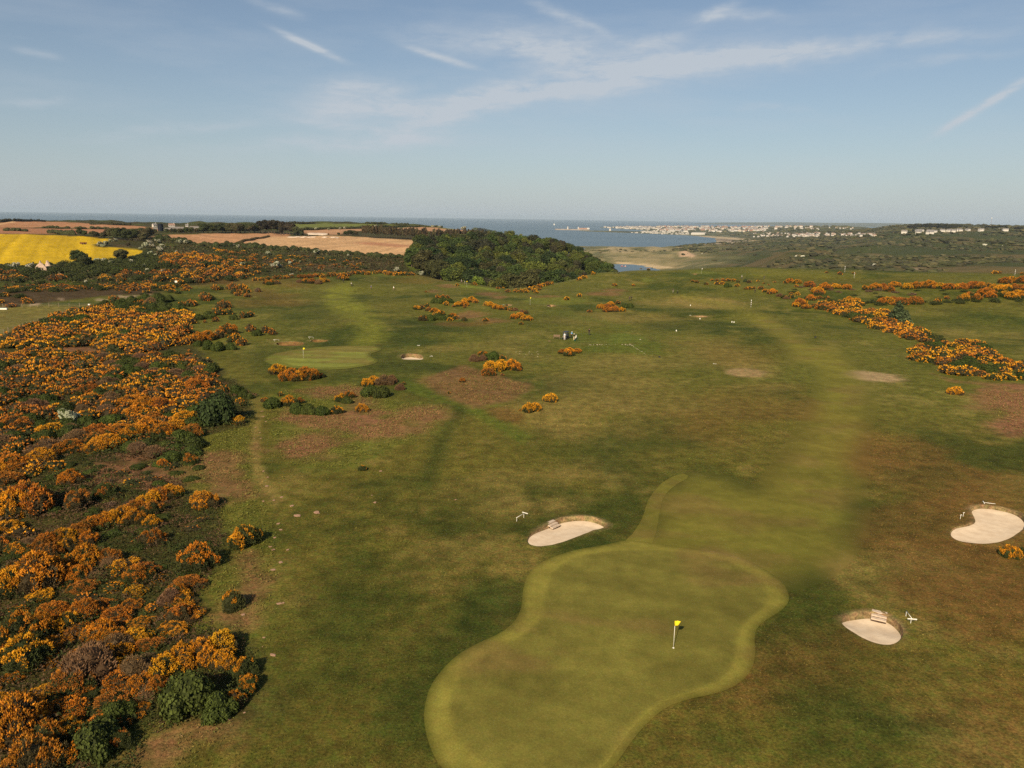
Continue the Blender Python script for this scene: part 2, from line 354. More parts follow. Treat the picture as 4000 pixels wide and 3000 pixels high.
def sand_mat():
    m, nt, b = new_mat('bunker_sand'); N = nt.nodes; L = nt.links
    b.inputs['Roughness'].default_value = 1; b.inputs['Specular IOR Level'].default_value = .05
    geo = N.new('ShaderNodeNewGeometry')
    n = N.new('ShaderNodeTexNoise'); n.inputs['Scale'].default_value = 1.3; n.inputs['Detail'].default_value = 6; L.new(geo.outputs['Position'], n.inputs[0])
    cr = N.new('ShaderNodeValToRGB'); cr.color_ramp.elements[0].position = .3; cr.color_ramp.elements[0].color = (.60, .48, .34, 1)
    cr.color_ramp.elements[1].position = .7; cr.color_ramp.elements[1].color = (.72, .60, .44, 1)
    L.new(n.outputs[0], cr.inputs[0]); L.new(cr.outputs[0], b.inputs['Base Color'])
    w = N.new('ShaderNodeTexNoise'); w.inputs['Scale'].default_value = 5; w.inputs['Detail'].default_value = 4; L.new(geo.outputs['Position'], w.inputs[0])
    bp = N.new('ShaderNodeBump'); bp.inputs['Strength'].default_value = .35; bp.inputs['Distance'].default_value = .06; L.new(w.outputs[0], bp.inputs['Height']); L.new(bp.outputs[0], b.inputs['Normal'])
    return m
SAND = sand_mat()

# ------------------------------------------------------------------ ground colours (albedo)
C = dict(olive=(.104, .094, .017), green=(.040, .054, .009), dry=(.215, .162, .048), brown=(.140, .080, .022), mown=(.142, .132, .027), collar=(.204, .186, .036),
         fair=(.160, .150, .025), brack=(.205, .100, .052), brackg=(.100, .112, .018), scrub=(.042, .042, .014), scrubb=(.085, .054, .024), heath=(.060, .040, .022),
         plough=(.41, .225, .120), plough2=(.48, .305, .165), ploughd=(.33, .15, .09), rape=(.50, .335, .012), pasture=(.150, .130, .036), gfield=(.135, .155, .035), sand=(.46, .36, .22), rock=(.36, .27, .19),
         dune=(.270, .225, .120), duneg=(.135, .132, .058), town=(.120, .125, .070), wet=(.30, .25, .18), down=(.135, .098, .046), lush=(.078, .104, .013), soil=(.22, .115, .055))
edge_az = []; edge_D = []
for x in sorted(PROF):
    e = PROF[x][0]; d = px_dir(x, 560); edge_az.append(math.atan2(d[0], d[1])); edge_D.append(e[1])
def d4(pts, ox, oy, k): return [(ox+a*k, oy+b*k) for a, b in pts]
# zoomed views of the photo -> frame coordinates
z1 = lambda P: d4(P, 0, 431.4, .25)          # far left
z2 = lambda P: d4(P, 497.8, 431.4, .275)     # fields in the middle
z3 = lambda P: d4(P, 1050.9, 453.5, .15)     # bay
z4 = lambda P: d4(P, 1272, 453.5, .225)      # dunes and town
z5 = lambda P: d4(P, 1714.6, 453.5, .225)    # right hill
z6 = lambda P: d4(P, 0, 553, .3)
z7 = lambda P: d4(P, 0, 885, .275)
z8 = lambda P: d4(P, 0, 1217, .3)
a1 = lambda P: d4(P, 553, 575.2, .225)
a2 = lambda P: d4(P, 829.6, 575.2, .25)
a4 = lambda P: d4(P, 1327, 575.2, .225)
a5 = lambda P: d4(P, 1714.6, 575.2, .225)
g1 = lambda P: d4(P, 885, 995.6, .6)
g3 = lambda P: d4(P, 497.8, 719, .375)
g4 = lambda P: d4(P, 1272, 719, .425)
def ell(cx, cy, rx, ry, rot=0, n=22):
    c, s = math.cos(math.radians(rot)), math.sin(math.radians(rot))
    return [(cx+rx*math.cos(t)*c-ry*math.sin(t)*s, cy+rx*math.cos(t)*s+ry*math.sin(t)*c) for t in np.linspace(0, 2*math.pi, n, endpoint=False)]
def strip(pts, w):
    P = np.array(pts, float); T = np.gradient(P, axis=0); T /= np.linalg.norm(T, axis=1)[:, None]+1e-9
    w = np.asarray(w, float)*np.ones(len(P)); n = np.stack([-T[:, 1], T[:, 0]], 1)*(w/2)[:, None]
    return [tuple(p) for p in P+n]+[tuple(p) for p in (P-n)[::-1]]
PATCH = []
def patch(pts, col, soft=1.0, s=1.0, namp=0.0, nsc=6.0, step=22, stripe=None):
    c = C[col] if isinstance(col, str) else col
    g = poly_ground(pts, step)
    PATCH.append((g, np.array(c), soft, s, namp, nsc, g.min(0)-soft-namp-1, g.max(0)+soft+namp+1, stripe))

GREEN_OUT = smooth_px(g1([(780, 285), (700, 305), (600, 320), (520, 345), (460, 375), (425, 410), (410, 450), (405, 500), (400, 540), (375, 585), (330, 620), (250, 655), (170, 700), (110, 760), (70, 820), (50, 900), (55, 970), (75, 1040), (110, 1106), (220, 1190), (450, 1230), (640, 1180), (730, 1106), (760, 1070), (800, 1010), (850, 950), (920, 890), (1000, 860), (1080, 845), (1160, 820), (1215, 780), (1240, 730), (1245, 680), (1240, 640), (1250, 600), (1290, 570), (1340, 540), (1365, 510), (1365, 480), (1345, 440), (1300, 405), (1240, 370), (1160, 340), (1080, 325), (980, 312), (900, 302), (840, 292)]), 1)
GREEN_IN = smooth_px(g1([(700, 325), (600, 340), (540, 370), (500, 410), (480, 470), (470, 530), (455, 580), (410, 620), (340, 660), (250, 710), (180, 760), (145, 820), (130, 890), (140, 960), (170, 1020), (220, 1070), (290, 1120), (450, 1180), (620, 1150), (700, 1106), (745, 1040), (805, 960), (870, 895), (950, 855), (1040, 832), (1120, 800), (1165, 760), (1185, 700), (1192, 640), (1212, 590), (1260, 552), (1298, 520), (1303, 480), (1280, 440), (1220, 395), (1140, 355), (1050, 333), (950, 322), (830, 318)]), 1)
MID_OUT = smooth_px(a1([(70, 900), (90, 870), (180, 835), (320, 810), (450, 790), (600, 775), (800, 765), (1000, 762), (1150, 770), (1215, 795), (1190, 815), (1120, 835), (1095, 855), (1120, 875), (1170, 895), (1180, 915), (1130, 945), (1000, 970), (850, 990), (700, 998), (560, 995), (400, 985), (250, 965), (130, 945), (80, 920)]), 1)
MID_IN = smooth_px(a1([(222, 905), (240, 870), (330, 845), (480, 815), (620, 795), (800, 780), (1000, 774), (1130, 780), (1180, 798), (1120, 820), (1070, 845), (1075, 872), (1140, 900), (1130, 925), (1000, 955), (850, 973), (700, 980), (560, 978), (400, 965), (270, 940)]), 1)
APPROACH = smooth_px([(1353, 1166), (1370, 1150), (1388, 1120), (1398, 1085), (1412, 1062), (1437, 1037), (1473, 1022), (1515, 1020), (1590, 1032), (1633, 1059), (1646, 1025), (1697, 957), (1735, 897), (1760, 825), (1740, 783), (1700, 800), (1688, 755), (1666, 732), (1623, 701), (1598, 690), (1640, 680), (1668, 683), (1713, 705), (1745, 730), (1770, 753), (1795, 722), (1841, 770), (1884, 812), (1897, 859), (1888, 931), (1875, 995), (1872, 1059), (1885, 1130), (1855, 1200), (1780, 1265), (1640, 1290), (1480, 1280), (1380, 1235)], 1)

def ground_patches():
    P = patch
    # --- near course: lush and dry areas, worn ground; mid-distance ones also paint hollow and ridge shading
    for (x, y, rx, ry, c, s, so) in [(1030, 1330, 110, 75, 'green', .9, 4), (920, 1500, 80, 140, 'green', .8, 4), (760, 1380, 150, 200, 'green', .65, 6), (620, 1560, 120, 110, 'green', .5, 4), (1300, 1190, 70, 26, 'green', .85, 2), (1330, 1100, 55, 40, 'green', .55, 3),
        (1500, 1040, 150, 35, 'green', .55, 4), (1340, 960, 140, 50, 'green', .7, 7), (1200, 900, 110, 34, 'dry', .4, 6), (1260, 840, 160, 30, 'dry', .45, 8), (1400, 880, 130, 22, 'dry', .35, 6), (1120, 1050, 130, 35, 'dry', .42, 5), (1080, 1100, 60, 22, 'dry', .45, 3), (1180, 1090, 70, 18, 'dry', .5, 2),
        (1000, 1180, 90, 30, 'dry', .3, 4), (960, 1080, 120, 50, 'olive', .5, 5), (1900, 980, 130, 38, 'brown', .6, 6), (2050, 1080, 150, 60, 'brown', .6, 6), (2000, 1180, 150, 40, 'brown', .7, 5), (1950, 1240, 160, 40, 'dry', .35, 4), (2130, 1300, 110, 70, 'brown', .75, 4), (1700, 1480, 120, 50, 'brown', .45, 3), (1560, 1580, 130, 60, 'olive', .6, 4),
        (1830, 1480, 160, 60, 'green', .75, 4), (1900, 1590, 140, 70, 'green', .6, 4), (2160, 1560, 70, 110, 'brown', .5, 3), (2110, 1640, 60, 50, 'dry', .25, 3), (1980, 1440, 110, 36, 'olive', .6, 3), (1790, 1350, 60, 60, 'green', .5, 3), (1980, 1020, 110, 28, 'green', .5, 4), (1830, 1130, 150, 34, 'green', .35, 5), (1500, 930, 90, 26, 'brown', .25, 5), (1560, 880, 120, 22, 'brown', .2, 6), (1700, 850, 40, 10, 'green', .7, 3), (1670, 838, 55, 9, 'dry', .4, 3),
        (1450, 780, 190, 26, 'dry', .38, 8), (1330, 800, 120, 20, 'dry', .35, 8), (1620, 760, 90, 24, 'brown', .45, 8), (1540, 740, 90, 20, 'dry', .3, 8), (1350, 690, 150, 14, 'dry', .45, 8), (1450, 672, 110, 8, 'green', .55, 6), (1560, 676, 90, 7, 'green', .7, 6), (1480, 700, 120, 9, 'green', .6, 6), (1430, 655, 70, 5, 'dry', .4, 8), (1530, 655, 80, 11, 'dry', .75, 5), (1500, 645, 50, 5, 'dry', .7, 4), (1600, 663, 40, 5, 'dry', .55, 5),
        (1200, 690, 70, 10, 'green', .35, 8), (1050, 745, 90, 10, 'dry', .4, 7), (1010, 800, 70, 10, 'green', .5, 5), (1130, 770, 80, 10, 'dry', .4, 7), (950, 700, 70, 9, 'green', .7, 7), (900, 718, 60, 8, 'green', .6, 6), (780, 645, 35, 7, 'green', .75, 5), (830, 665, 80, 9, 'olive', .6, 9), (690, 660, 70, 16, 'green', .35, 9), (650, 690, 60, 16, 'green', .6, 7), (640, 720, 80, 10, 'green', .5, 6), (800, 735, 40, 7, 'green', .7, 5),
        (860, 800, 130, 14, 'green', .75, 5), (600, 800, 60, 24, 'green', .6, 5), (490, 800, 60, 40, 'olive', .5, 6), (950, 752, 35, 6, 'dry', .5, 4), (580, 640, 60, 20, 'brown', .5, 10), (560, 610, 120, 8, 'brown', .55, 10), (900, 605, 60, 8, 'brown', .4, 10), (730, 605, 120, 6, 'green', .4, 10),
        (2080, 690, 110, 22, 'green', .55, 8), (2120, 725, 70, 8, 'dry', .35, 8), (2050, 715, 40, 5, 'dry', .4, 6), (2080, 660, 140, 12, 'olive', .5, 10), (1950, 610, 220, 8, 'olive', .5, 14), (1600, 595, 160, 5, 'lush', .45, 14), (1740, 605, 160, 7, 'olive', .6, 14)]:
        P(ell(x, y, rx, ry), c, so, s*(.65 if c in ('dry', 'brown') and 700 < y < 900 and x < 1850 else 1), so*1.6, max(3, so*1.5), 30)
    P(a1(ell(660, 880, 760, 170)), 'green', 6, .55, 4, 8)
    for pts, w, c, s in [(a1([(900, 200), (760, 270), (720, 300), (820, 360), (950, 440), (1060, 530), (1180, 620), (1150, 700), (1000, 750)]), [26, 30, 34, 36, 40, 40, 36, 30, 30], (.15, .158, .022), .95), ([(1470, 640), (1530, 652), (1600, 668), (1650, 690)], [8, 12, 16, 24], 'fair', .6), ([(1400, 735), (1320, 700), (1230, 680), (1165, 668)], [10, 14, 14, 14], 'lush', .5), (a4([(1300, 60), (1600, 75), (2000, 85), (2400, 90)]), 12, 'fair', .5), ([(1700, 625), (1900, 622), (2100, 628)], 9, 'fair', .35)]:
        P(strip(pts, w), c, 4, s, 4, 8)
    # dark lush trails through the bracken
    P(strip(g3([(1000, 290), (1080, 330), (1250, 380), (1400, 450), (1550, 530), (1700, 610)]), [26, 24, 20, 20, 24, 30]), 'lush', 1.2, .75, .8, 3)
    P(strip(g3([(1420, 450), (1560, 400), (1720, 330), (1800, 290)]), 14), 'lush', 1.2, .6, .6, 3)
    P(strip(g3([(1330, 440), (1260, 530), (1210, 640), (1180, 720), (1100, 900)]), [30, 30, 32, 34, 40]), 'green', 1.6, .75, .8, 3)
    # bracken
    P(g3([(190, 400), (280, 330), (450, 290), (700, 285), (760, 330), (1000, 390), (1200, 390), (1250, 480), (1150, 600), (950, 650), (760, 760), (600, 800), (400, 800), (280, 740), (230, 600), (215, 480)]), 'brackg', 1.5, .75, 1.6, 4)
    for (x, y, rx, ry) in [(560, 500, 190, 45), (880, 560, 180, 40), (450, 630, 120, 45), (420, 690, 110, 28), (600, 340, 170, 26), (820, 470, 90, 30), (760, 390, 70, 30), (350, 470, 60, 25), (1100, 470, 110, 40)]:
        P(g3(ell(x, y, rx*1.25, ry*1.25)), 'brack', 2.6, .75, 2.4, 2.5)
    P(g3([(1080, 270), (1150, 240), (1350, 190), (1500, 230), (1700, 290), (1750, 330), (1600, 400), (1450, 430), (1380, 430), (1250, 360), (1120, 300)]), 'brack', 1.5, .6, 1.5, 4)
    P(g3([(1480, 430), (1650, 425), (1690, 480), (1660, 520), (1550, 500)]), 'brown', 1.2, .7, 1.2, 4)
    for (x, y, rx, ry) in [(2150, 860, 60, 30), (2190, 925, 40, 22), (2200, 880, 50, 50)]: P(ell(x, y, rx, ry), 'brack', 2, .7, 2.5, 4)
    P(a5([(1330, 1030), (1560, 1090), (1960, 1130), (2212, 1140), (2212, 1200), (1900, 1160), (1500, 1110)]), 'brack', 1.2, .5, 1.5, 4)
    for (x, y, rx, ry) in [(560, 170, 80, 16), (900, 240, 90, 18), (1000, 265, 60, 14), (1400, 265, 120, 16), (1880, 240, 150, 16), (1980, 205, 120, 14), (720, 420, 140, 30), (900, 465, 120, 18), (420, 215, 60, 12), (650, 500, 260, 20)]:
        P(a2(ell(x, y, rx, ry)), 'brack' if y < 480 else 'brown', 3, .6, 4, 6)
    for (x, y, rx, ry) in [(1180, 75, 60, 20)]: P(a1(ell(x, y, rx, ry)), 'lush', 3, .6, 2, 5)
    # worn path with its bare stretches on the left
    P(strip([(560, 895), (552, 930), (547, 965), (552, 1000), (562, 1030), (580, 1062), (605, 1085)], [16, 18, 22, 26, 28, 30, 22]), 'dry', .6, .75, .5, 2)
    P(strip([(556, 950), (552, 975), (556, 990)], 10), 'brack', .5, .5, .4, 2)
    P([(430, 945), (545, 905), (540, 1000), (570, 1080), (600, 1150), (600, 1300), (560, 1420), (545, 1560), (400, 1659), (250, 1659), (200, 1500), (330, 1250), (470, 1120), (400, 1030)], 'brackg', 1.6, .55, 1.6, 3)
    for (x, y, rx, ry) in [(330, 1025, 90, 22), (480, 1010, 45, 40), (500, 1060, 60, 22), (420, 985, 50, 14), (540, 1240, 30, 50), (520, 1330, 40, 25), (440, 1580, 60, 30), (350, 1620, 50, 25)]: P(ell(x, y, rx, ry), 'brack', 1.5, .6, 1.6, 2.5)
    # gorse ground: leaf litter and bramble under the bushes
    LIT = [(-60, 740), (60, 700), (150, 670), (330, 655), (420, 668), (410, 720), (470, 800), (545, 850), (550, 915), (430, 940), (425, 990), (330, 1020), (420, 1060), (480, 1090), (470, 1190), (440, 1250), (420, 1330), (530, 1380), (580, 1440), (560, 1540), (300, 1600), (280, 1700), (-300, 1700), (-300, 760)]
    P(LIT, (.045, .042, .014), 1.5, .85, 2.5, 4)
    for (x, y, rx, ry) in [(240, 1035, 90, 20), (330, 1045, 70, 16), (260, 1010, 60, 12), (300, 985, 50, 10), (200, 755, 150, 5), (130, 750, 60, 5)]: P(ell(x, y, rx, ry), 'brack', 1.2, .75, 1.5, 2.5)
    P(LIT[:1]+[(0, 640), (200, 640), (330, 650)]+LIT[1:2], 'pasture', 3, 0.0, 1, 5)
    # rough on the left beyond the bank
    P([(-200, 660), (0, 655), (170, 660), (225, 650), (150, 672), (60, 700), (0, 728), (-200, 780)], 'pasture', 1.5, .9, 1, 6)
    P([(-100, 625), (0, 626), (150, 622), (300, 620), (370, 622), (330, 636), (200, 642), (100, 655), (0, 662), (-100, 665)], 'heath', 3, .95, 3, 6)
    P([(200, 655), (330, 640), (380, 645), (370, 655), (280, 660)], 'green', 2, .8, 2, 5)
    for (x, y, rx, ry) in [(133, 647, 10, 2), (270, 641, 25, 2.5), (75, 658, 10, 2), (215, 648, 14, 2), (315, 637, 12, 2)]: P(ell(x, y, rx, ry), 'rock', .8, .8, 1.0, 2)
    # shallow dry pans and bunker surrounds
    P(g4(ell(800, 203, 105, 24, 4)), (.30, .205, .11), 1.2, .9, 1.2, 4); P(g4(ell(830, 200, 135, 34, 4)), 'dry', 2, .35, 1.5, 4)
    P(g4(ell(1450, 222, 160, 24, 6)), (.31, .225, .12), 1.5, .95, 1.5, 4)
    P(a5(ell(1960, 880, 100, 32, 12)), 'dry', 1.5, .55, 2, 5)
    P(g4(ell(740, 160, 100, 10, 4)), 'dry', 1.5, .45, 1.5, 4)
    P(a4(ell(830, 483, 110, 8)), 'dry', 1.5, .7, 1, 4)
    P(g1(ell(1150, 350, 90, 22, 14)), (.26, .165, .075), 1.0, .7, .7, 2)
    # tee platforms
    P(a2([(1680, 560), (2050, 600), (2120, 650), (1950, 675), (1620, 660), (1540, 600)]), 'lush', 2.5, .6, 2, 5)
    P(a2([(1700, 690), (2160, 680), (2260, 720), (2180, 750), (1760, 750)]), 'lush', 2, .7, 1.2, 5)
    P(a4([(-40, 640), (120, 640), (300, 690), (240, 735), (-60, 745)]), (.105, .13, .02), 1.2, .85, 1, 5)
    P(a4([(190, 745), (400, 720), (500, 760), (470, 850), (250, 845), (190, 800)]), 'lush', 2, .6, 1.5, 5)
    for q in [(1480, 300, 280, 34)]: P(a2(ell(*q)), (.125, .14, .022), 1.5, .8, .5, 5)
    P(a2([(600, 160), (740, 165), (1000, 195), (1010, 215), (860, 200), (700, 185)]), (.15, .18, .025), 1.5, .8, 1, 5)
    P(a4([(690, 40), (840, 38), (1000, 55), (1100, 68), (900, 80), (760, 75)]), (.125, .145, .025), 4, .7, 2, 5)
    P(a4([(250, 110), (330, 108), (400, 140), (290, 150)]), (.14, .16, .025), 2, .7, 1, 5); P(a4(strip([(120, 120), (180, 150), (280, 165)], 14)), 'dry', 2, .6, 1, 4)
    # --- far left: fields and hedgerow slopes
    P(z1([(-300, 330), (0, 297), (350, 303), (700, 318), (930, 338), (945, 355), (860, 378), (800, 392), (850, 408), (1000, 415), (1180, 430), (1265, 450), (1270, 475), (1200, 505), (1130, 510), (900, 545), (600, 555), (300, 560), (50, 578), (-300, 595)]), 'rape', 2.5, 1, 1.0, 8, 22, (.5, 5, .30))
    P(z1([(-300, 215), (0, 200), (120, 185), (400, 188), (800, 205), (1150, 225), (1330, 240), (1340, 255), (1150, 250), (900, 250), (500, 240), (200, 240), (-300, 245)]), (.37, .19, .10), 8, 1, 2, 20)
    P(z1([(-300, 250), (0, 245), (400, 248), (900, 258), (1200, 262), (1200, 290), (950, 290), (650, 290), (300, 296), (0, 293), (-300, 300)]), (.34, .165, .09), 5, 1, 2, 20)
    P(z1(strip([(-20, 215), (60, 197), (130, 188)], 9)), 'plough2', 3, .9, 1, 10)
    P(z1([(1310, 320), (1450, 305), (1800, 293), (2212, 290), (2500, 290), (2500, 335), (2212, 395), (1990, 398), (1850, 398), (1720, 390), (1650, 365), (1600, 350), (1480, 338)]), 'plough', 3, 1, 1.5, 10, 22, (.9, 7, .2))
    P(z2([(0, 265), (290, 270), (250, 290), (60, 345), (-100, 355)]), 'plough', 3, 1, 1, 10)
    P(z2([(120, 345), (300, 292), (460, 288), (800, 282), (1000, 291), (1300, 310), (1600, 325), (1830, 343), (1700, 375), (1500, 360), (1390, 430), (1340, 448), (1150, 440), (960, 425), (740, 415), (640, 395), (330, 378), (220, 370)]), 'plough2', 3, 1, 1.5, 10, 22, (-.25, 6, .22))
    P(z2(ell(1210, 352, 210, 14, 4)), 'ploughd', 6, .75, 6, 14); P(z2(ell(1000, 338, 120, 5, 2)), 'ploughd', 5, .4, 6, 14)
    P(z2([(545, 242), (800, 232), (1200, 226), (1500, 212), (1700, 220), (1900, 250), (1990, 275), (1900, 275), (1600, 250), (1300, 240), (900, 245), (850, 275), (600, 272)]), (.38, .22, .125), 6, 1, 3, 20)
    P(z2([(480, 192), (800, 188), (1100, 190), (1400, 200), (1480, 212), (1200, 222), (900, 228), (560, 236)]), 'gfield', 6, 1, 3, 20)
    P(z2([(1480, 205), (1650, 212), (1900, 240), (1880, 248), (1650, 225)]), 'gfield', 6, .9, 3, 20)
    P(z2(strip([(60, 347), (180, 310), (300, 287)], 9)), 'scrubb', 1, .9, 1, 5)
    P(z2([(1390, 440), (1480, 470), (1540, 570), (1440, 570), (1370, 510)]), 'lush', 3, .9, 2, 6)
    # slopes of the little valley
    P(z2([(0, 380), (640, 400), (1350, 455), (1330, 560), (900, 560), (300, 590), (0, 590)]), 'scrub', 3, .4, 3, 10)
    for (x, y, rx, ry, s) in [(650, 520, 220, 30, .7), (960, 500, 120, 22, .8), (200, 460, 120, 20, .6), (350, 480, 100, 24, .5), (1150, 500, 140, 30, .5), (1050, 540, 160, 14, .5)]: P(z2(ell(x, y, rx, ry)), 'scrubb', 3, s, 5, 8)
    P(z1(ell(1750, 570, 330, 110, 12)), 'scrubb', 4, .55, 6, 8)
    # --- far right: beach, dunes, scrub, town
    P(z4([(265, 500), (380, 505), (560, 520), (700, 535), (820, 553), (700, 562), (480, 558), (380, 540), (280, 520)]), 'sand', 6, 1, 4, 20)
    P(z4([(275, 525), (380, 540), (490, 560), (420, 575), (280, 575), (240, 545)]), 'wet', 6, .8, 5, 20)
    for (x, y, rx, ry, s) in [(250, 380, 160, 26, .95), (640, 375, 80, 22, 1.0), (480, 405, 130, 14, .6), (800, 385, 90, 12, .5), (560, 355, 180, 7, .6)]: P(z4(ell(x, y, rx, ry)), 'sand', 20, s*.5, 30, 50)
    P(z4([(865, 445), (870, 400), (930, 385), (985, 415), (1020, 440), (1010, 453), (890, 452)]), (.52, .36, .24), 8, 1, 6, 25)
    P(z4([(850, 335), (1180, 330), (1420, 318), (1630, 300), (1500, 275), (1300, 258), (1000, 245), (700, 238), (300, 232), (0, 225), (-200, 228), (-200, 245), (0, 243), (300, 250), (640, 250), (860, 262), (980, 285), (1180, 312)]), 'wet', 15, 1, 15, 60)
    P(z4(strip([(0, 232), (400, 240), (900, 250), (1250, 262), (1500, 285), (1620, 300)], [8, 7, 7, 8, 14, 14])), 'sand', 15, .9, 15, 60)
    P(z4(ell(1080, 285, 130, 12, 6)), (.10, .075, .06), 20, .75, 20, 60); P(z4(ell(1330, 290, 110, 8, 3)), (.12, .085, .065), 20, .7, 20, 60)
    P(z5(ell(830, 448, 120, 12, 4)), 'dune', 15, .7, 10, 30); P(z5(ell(1150, 560, 90, 12, 4)), 'rock', 8, .5, 10, 20)
def gcol(x, y):
    x = np.asarray(x, float); y = np.asarray(y, float); D = np.hypot(x, y); az = np.arctan2(x, y)
    c = lambda k: np.array(C[k])
    n1 = fbm(x/34, y/34, 4, 51); n2 = fbm(x/11, y/11, 4, 61, .6); n3 = fbm(x/3.2, y/3.2, 3, 71, .6)
    t = n1*.5+n2*.35+n3*.15
    out = c('olive')[None]*np.ones(x.shape+(1,))
    def mixin(out, col, m): return out*(1-m[..., None])+np.asarray(col)*m[..., None]
    out = mixin(out, c('green'), sstep(.47, .33, t)*.75)
    out = mixin(out, c('dry'), sstep(.53, .70, n2*.55+n3*.45)*.40)
    out = mixin(out, c('brown'), sstep(.52, .68, fbm(x/22, y/22, 3, 81))*.6*sstep(.12, .42, az)*(1-sstep(110, 200, D)))
    out = out*(1+sstep(110, 170, D)[..., None]*np.array((-.06, .06, 0)))
    # beyond the edge of the course
    e = np.interp(az, edge_az, edge_D)
    far = sstep(-6, 14, D-e)
    f1 = fbm(x/40, y/40, 4, 91); f2 = fbm(x/13, y/13, 3, 95)
    left = mixin(np.broadcast_to(c('scrub'), out.shape), c('scrubb'), sstep(.5, .66, f1*.5+f2*.5)*.6); left = mixin(left, c('lush'), sstep(.56, .7, fbm(x/28, y/28, 3, 97))*.5)
    g1_ = fbm(x/160, y/160, 5, 101, .6); g2_ = fbm(x/45, y/45, 4, 105, .6)
    dune = mixin(np.broadcast_to(c('duneg'), out.shape), c('dune'), sstep(.44, .64, g1_*.55+g2_*.45)); dune = mixin(dune, (.105, .105, .048), sstep(.50, .36, g1_*.5+g2_*.5)*.75)
    down = mixin(np.broadcast_to(np.array((.048, .058, .020)), out.shape), c('down'), sstep(.46, .62, g1_*.6+g2_*.4)*.7)
    town = mixin(np.broadcast_to(c('town'), out.shape), (.055, .062, .035), sstep(.45, .6, g1_))
    right = mixin(dune, down, sstep(.205, .285, az+(g1_-.5)*.16-.00001*(D-1500)))
    right = mixin(right, town, sstep(4300, 5600, D)*1.0)
    right = mixin(right, (.080, .085, .042), sstep(2900, 3700, D)*(1-sstep(4300, 5600, D))*sstep(.10, .2, az)*.7)
    fr = mixin(left, right, sstep(-.02, .06, az-.0+.0*x))
    out = mixin(out, fr, far)
    for (g, col, soft, s, namp, nsc, lo, hi, stripe) in PATCH:
        m = (x > lo[0]) & (x < hi[0]) & (y > lo[1]) & (y < hi[1])
        if not m.any(): continue
        xs, ys = x[m], y[m]; d = sdf(g, xs, ys)
        if namp: d = d+(fbm(xs/nsc, ys/nsc, 3, 131)-.5)*2*namp
        w = sstep(-soft, soft, d)*s
        cc = col
        if stripe:
            an, per, k = stripe; q = (xs*math.cos(an)+ys*math.sin(an))/per+fbm(xs/60, ys/60, 2, 9)*.6; cc = col*(1+k*(fbm(q, ys*.0+xs*.002, 2, 15)-.5)*2)[:, None]*(1-.35*k*(np.abs((q*.25) % 1-.5) < .06))[:, None]
        out[m] = out[m]*(1-w[:, None])+cc*w[:, None]
    # mottling, so no field is one flat tone
    out = out*(.86+.28*fbm(x/6, y/6, 3, 141, .6))[..., None]*(.9+.2*n1)[..., None]
    return out
ground_patches()
# ------------------------------------------------------------------ bunkers (outlines first: the ground is dug out under them)
class Bunker: pass
def bunker_outline(pts_px, depth, lip, tilt=1.0):
    b = Bunker(); g = poly_ground(smooth_px(pts_px, 2), 4)
    # even spacing
    d = np.r_[0, np.cumsum(np.hypot(*np.diff(np.r_[g, g[:1]], axis=0).T))]; n = max(48, int(d[-1]/.35)); s = np.linspace(0, d[-1], n, endpoint=False)
    gg = np.r_[g, g[:1]]; b.rim = np.stack([np.interp(s, d, gg[:, 0]), np.interp(s, d, gg[:, 1])], 1)
    k = np.array([1, 2, 1])/4.
    for _ in range(3): b.rim = sum(k[i]*np.roll(b.rim, i-1, 0) for i in range(3))
    b.depth = depth; b.lip = lip; b.tilt = tilt; b.c = b.rim.mean(0); return b
BK = {}
BK['a'] = bunker_outline(d4([(470, 700), (500, 640), (600, 560), (760, 470), (900, 395), (1100, 320), (1350, 290), (1550, 300), (1720, 345), (1850, 410), (1900, 450), (1840, 490), (1700, 520), (1500, 590), (1300, 670), (1100, 745), (900, 800), (700, 825), (560, 815), (480, 770)], 1078.5, 1078.5, .125), .42, .9)
BK['b'] = bunker_outline(d4([(890, 420), (900, 385), (1040, 345), (1200, 345), (1400, 380), (1600, 415), (1780, 480), (1900, 560), (1960, 650), (1920, 770), (1800, 860), (1650, 960), (1450, 1040), (1200, 1070), (950, 1055), (700, 1030), (560, 960), (505, 880), (540, 800), (640, 740), (820, 715), (950, 660), (985, 590), (940, 520)], 1991, 1050.9, .1167), .32, .9)
BK['c'] = bunker_outline(d4([(340, 530), (420, 470), (600, 420), (850, 390), (1050, 400), (1230, 480), (1400, 600), (1470, 750), (1440, 850), (1380, 920), (1250, 980), (1100, 985), (900, 930), (700, 830), (500, 710), (380, 620)], 1769.9, 1272.1, .125), .46, .8)
BK['d'] = bunker_outline(a1([(1390, 872), (1400, 850), (1460, 838), (1560, 845), (1600, 865), (1612, 895), (1560, 900), (1480, 897), (1420, 898), (1395, 888)]), .75, 1.6)
BK['e'] = bunker_outline(a4([(752, 484), (800, 474), (860, 477), (905, 485), (880, 491), (800, 490)]), .7, 2.2)
BK['f'] = bunker_outline(a2([(1405, 340), (1430, 331), (1480, 337), (1490, 347), (1450, 354), (1410, 350)]), .8, 2.6)
BK['g'] = bunker_outline(a2([(1045, 335), (1070, 327), (1105, 333), (1110, 341), (1080, 345), (1052, 342)]), .8, 2.6)
BK['h'] = bunker_outline(a4([(748, 76), (765, 69), (795, 72), (798, 80), (770, 84)]), .8, 4)
BK['i'] = bunker_outline(a1([(185, 742), (220, 730), (320, 724), (420, 728), (470, 742), (440, 762), (320, 768), (220, 762)]), .5, 1.8)
BK['j'] = bunker_outline(a1([(520, 712), (560, 706), (640, 708), (700, 714), (660, 728), (580, 734), (530, 726)]), .45, 1.8)

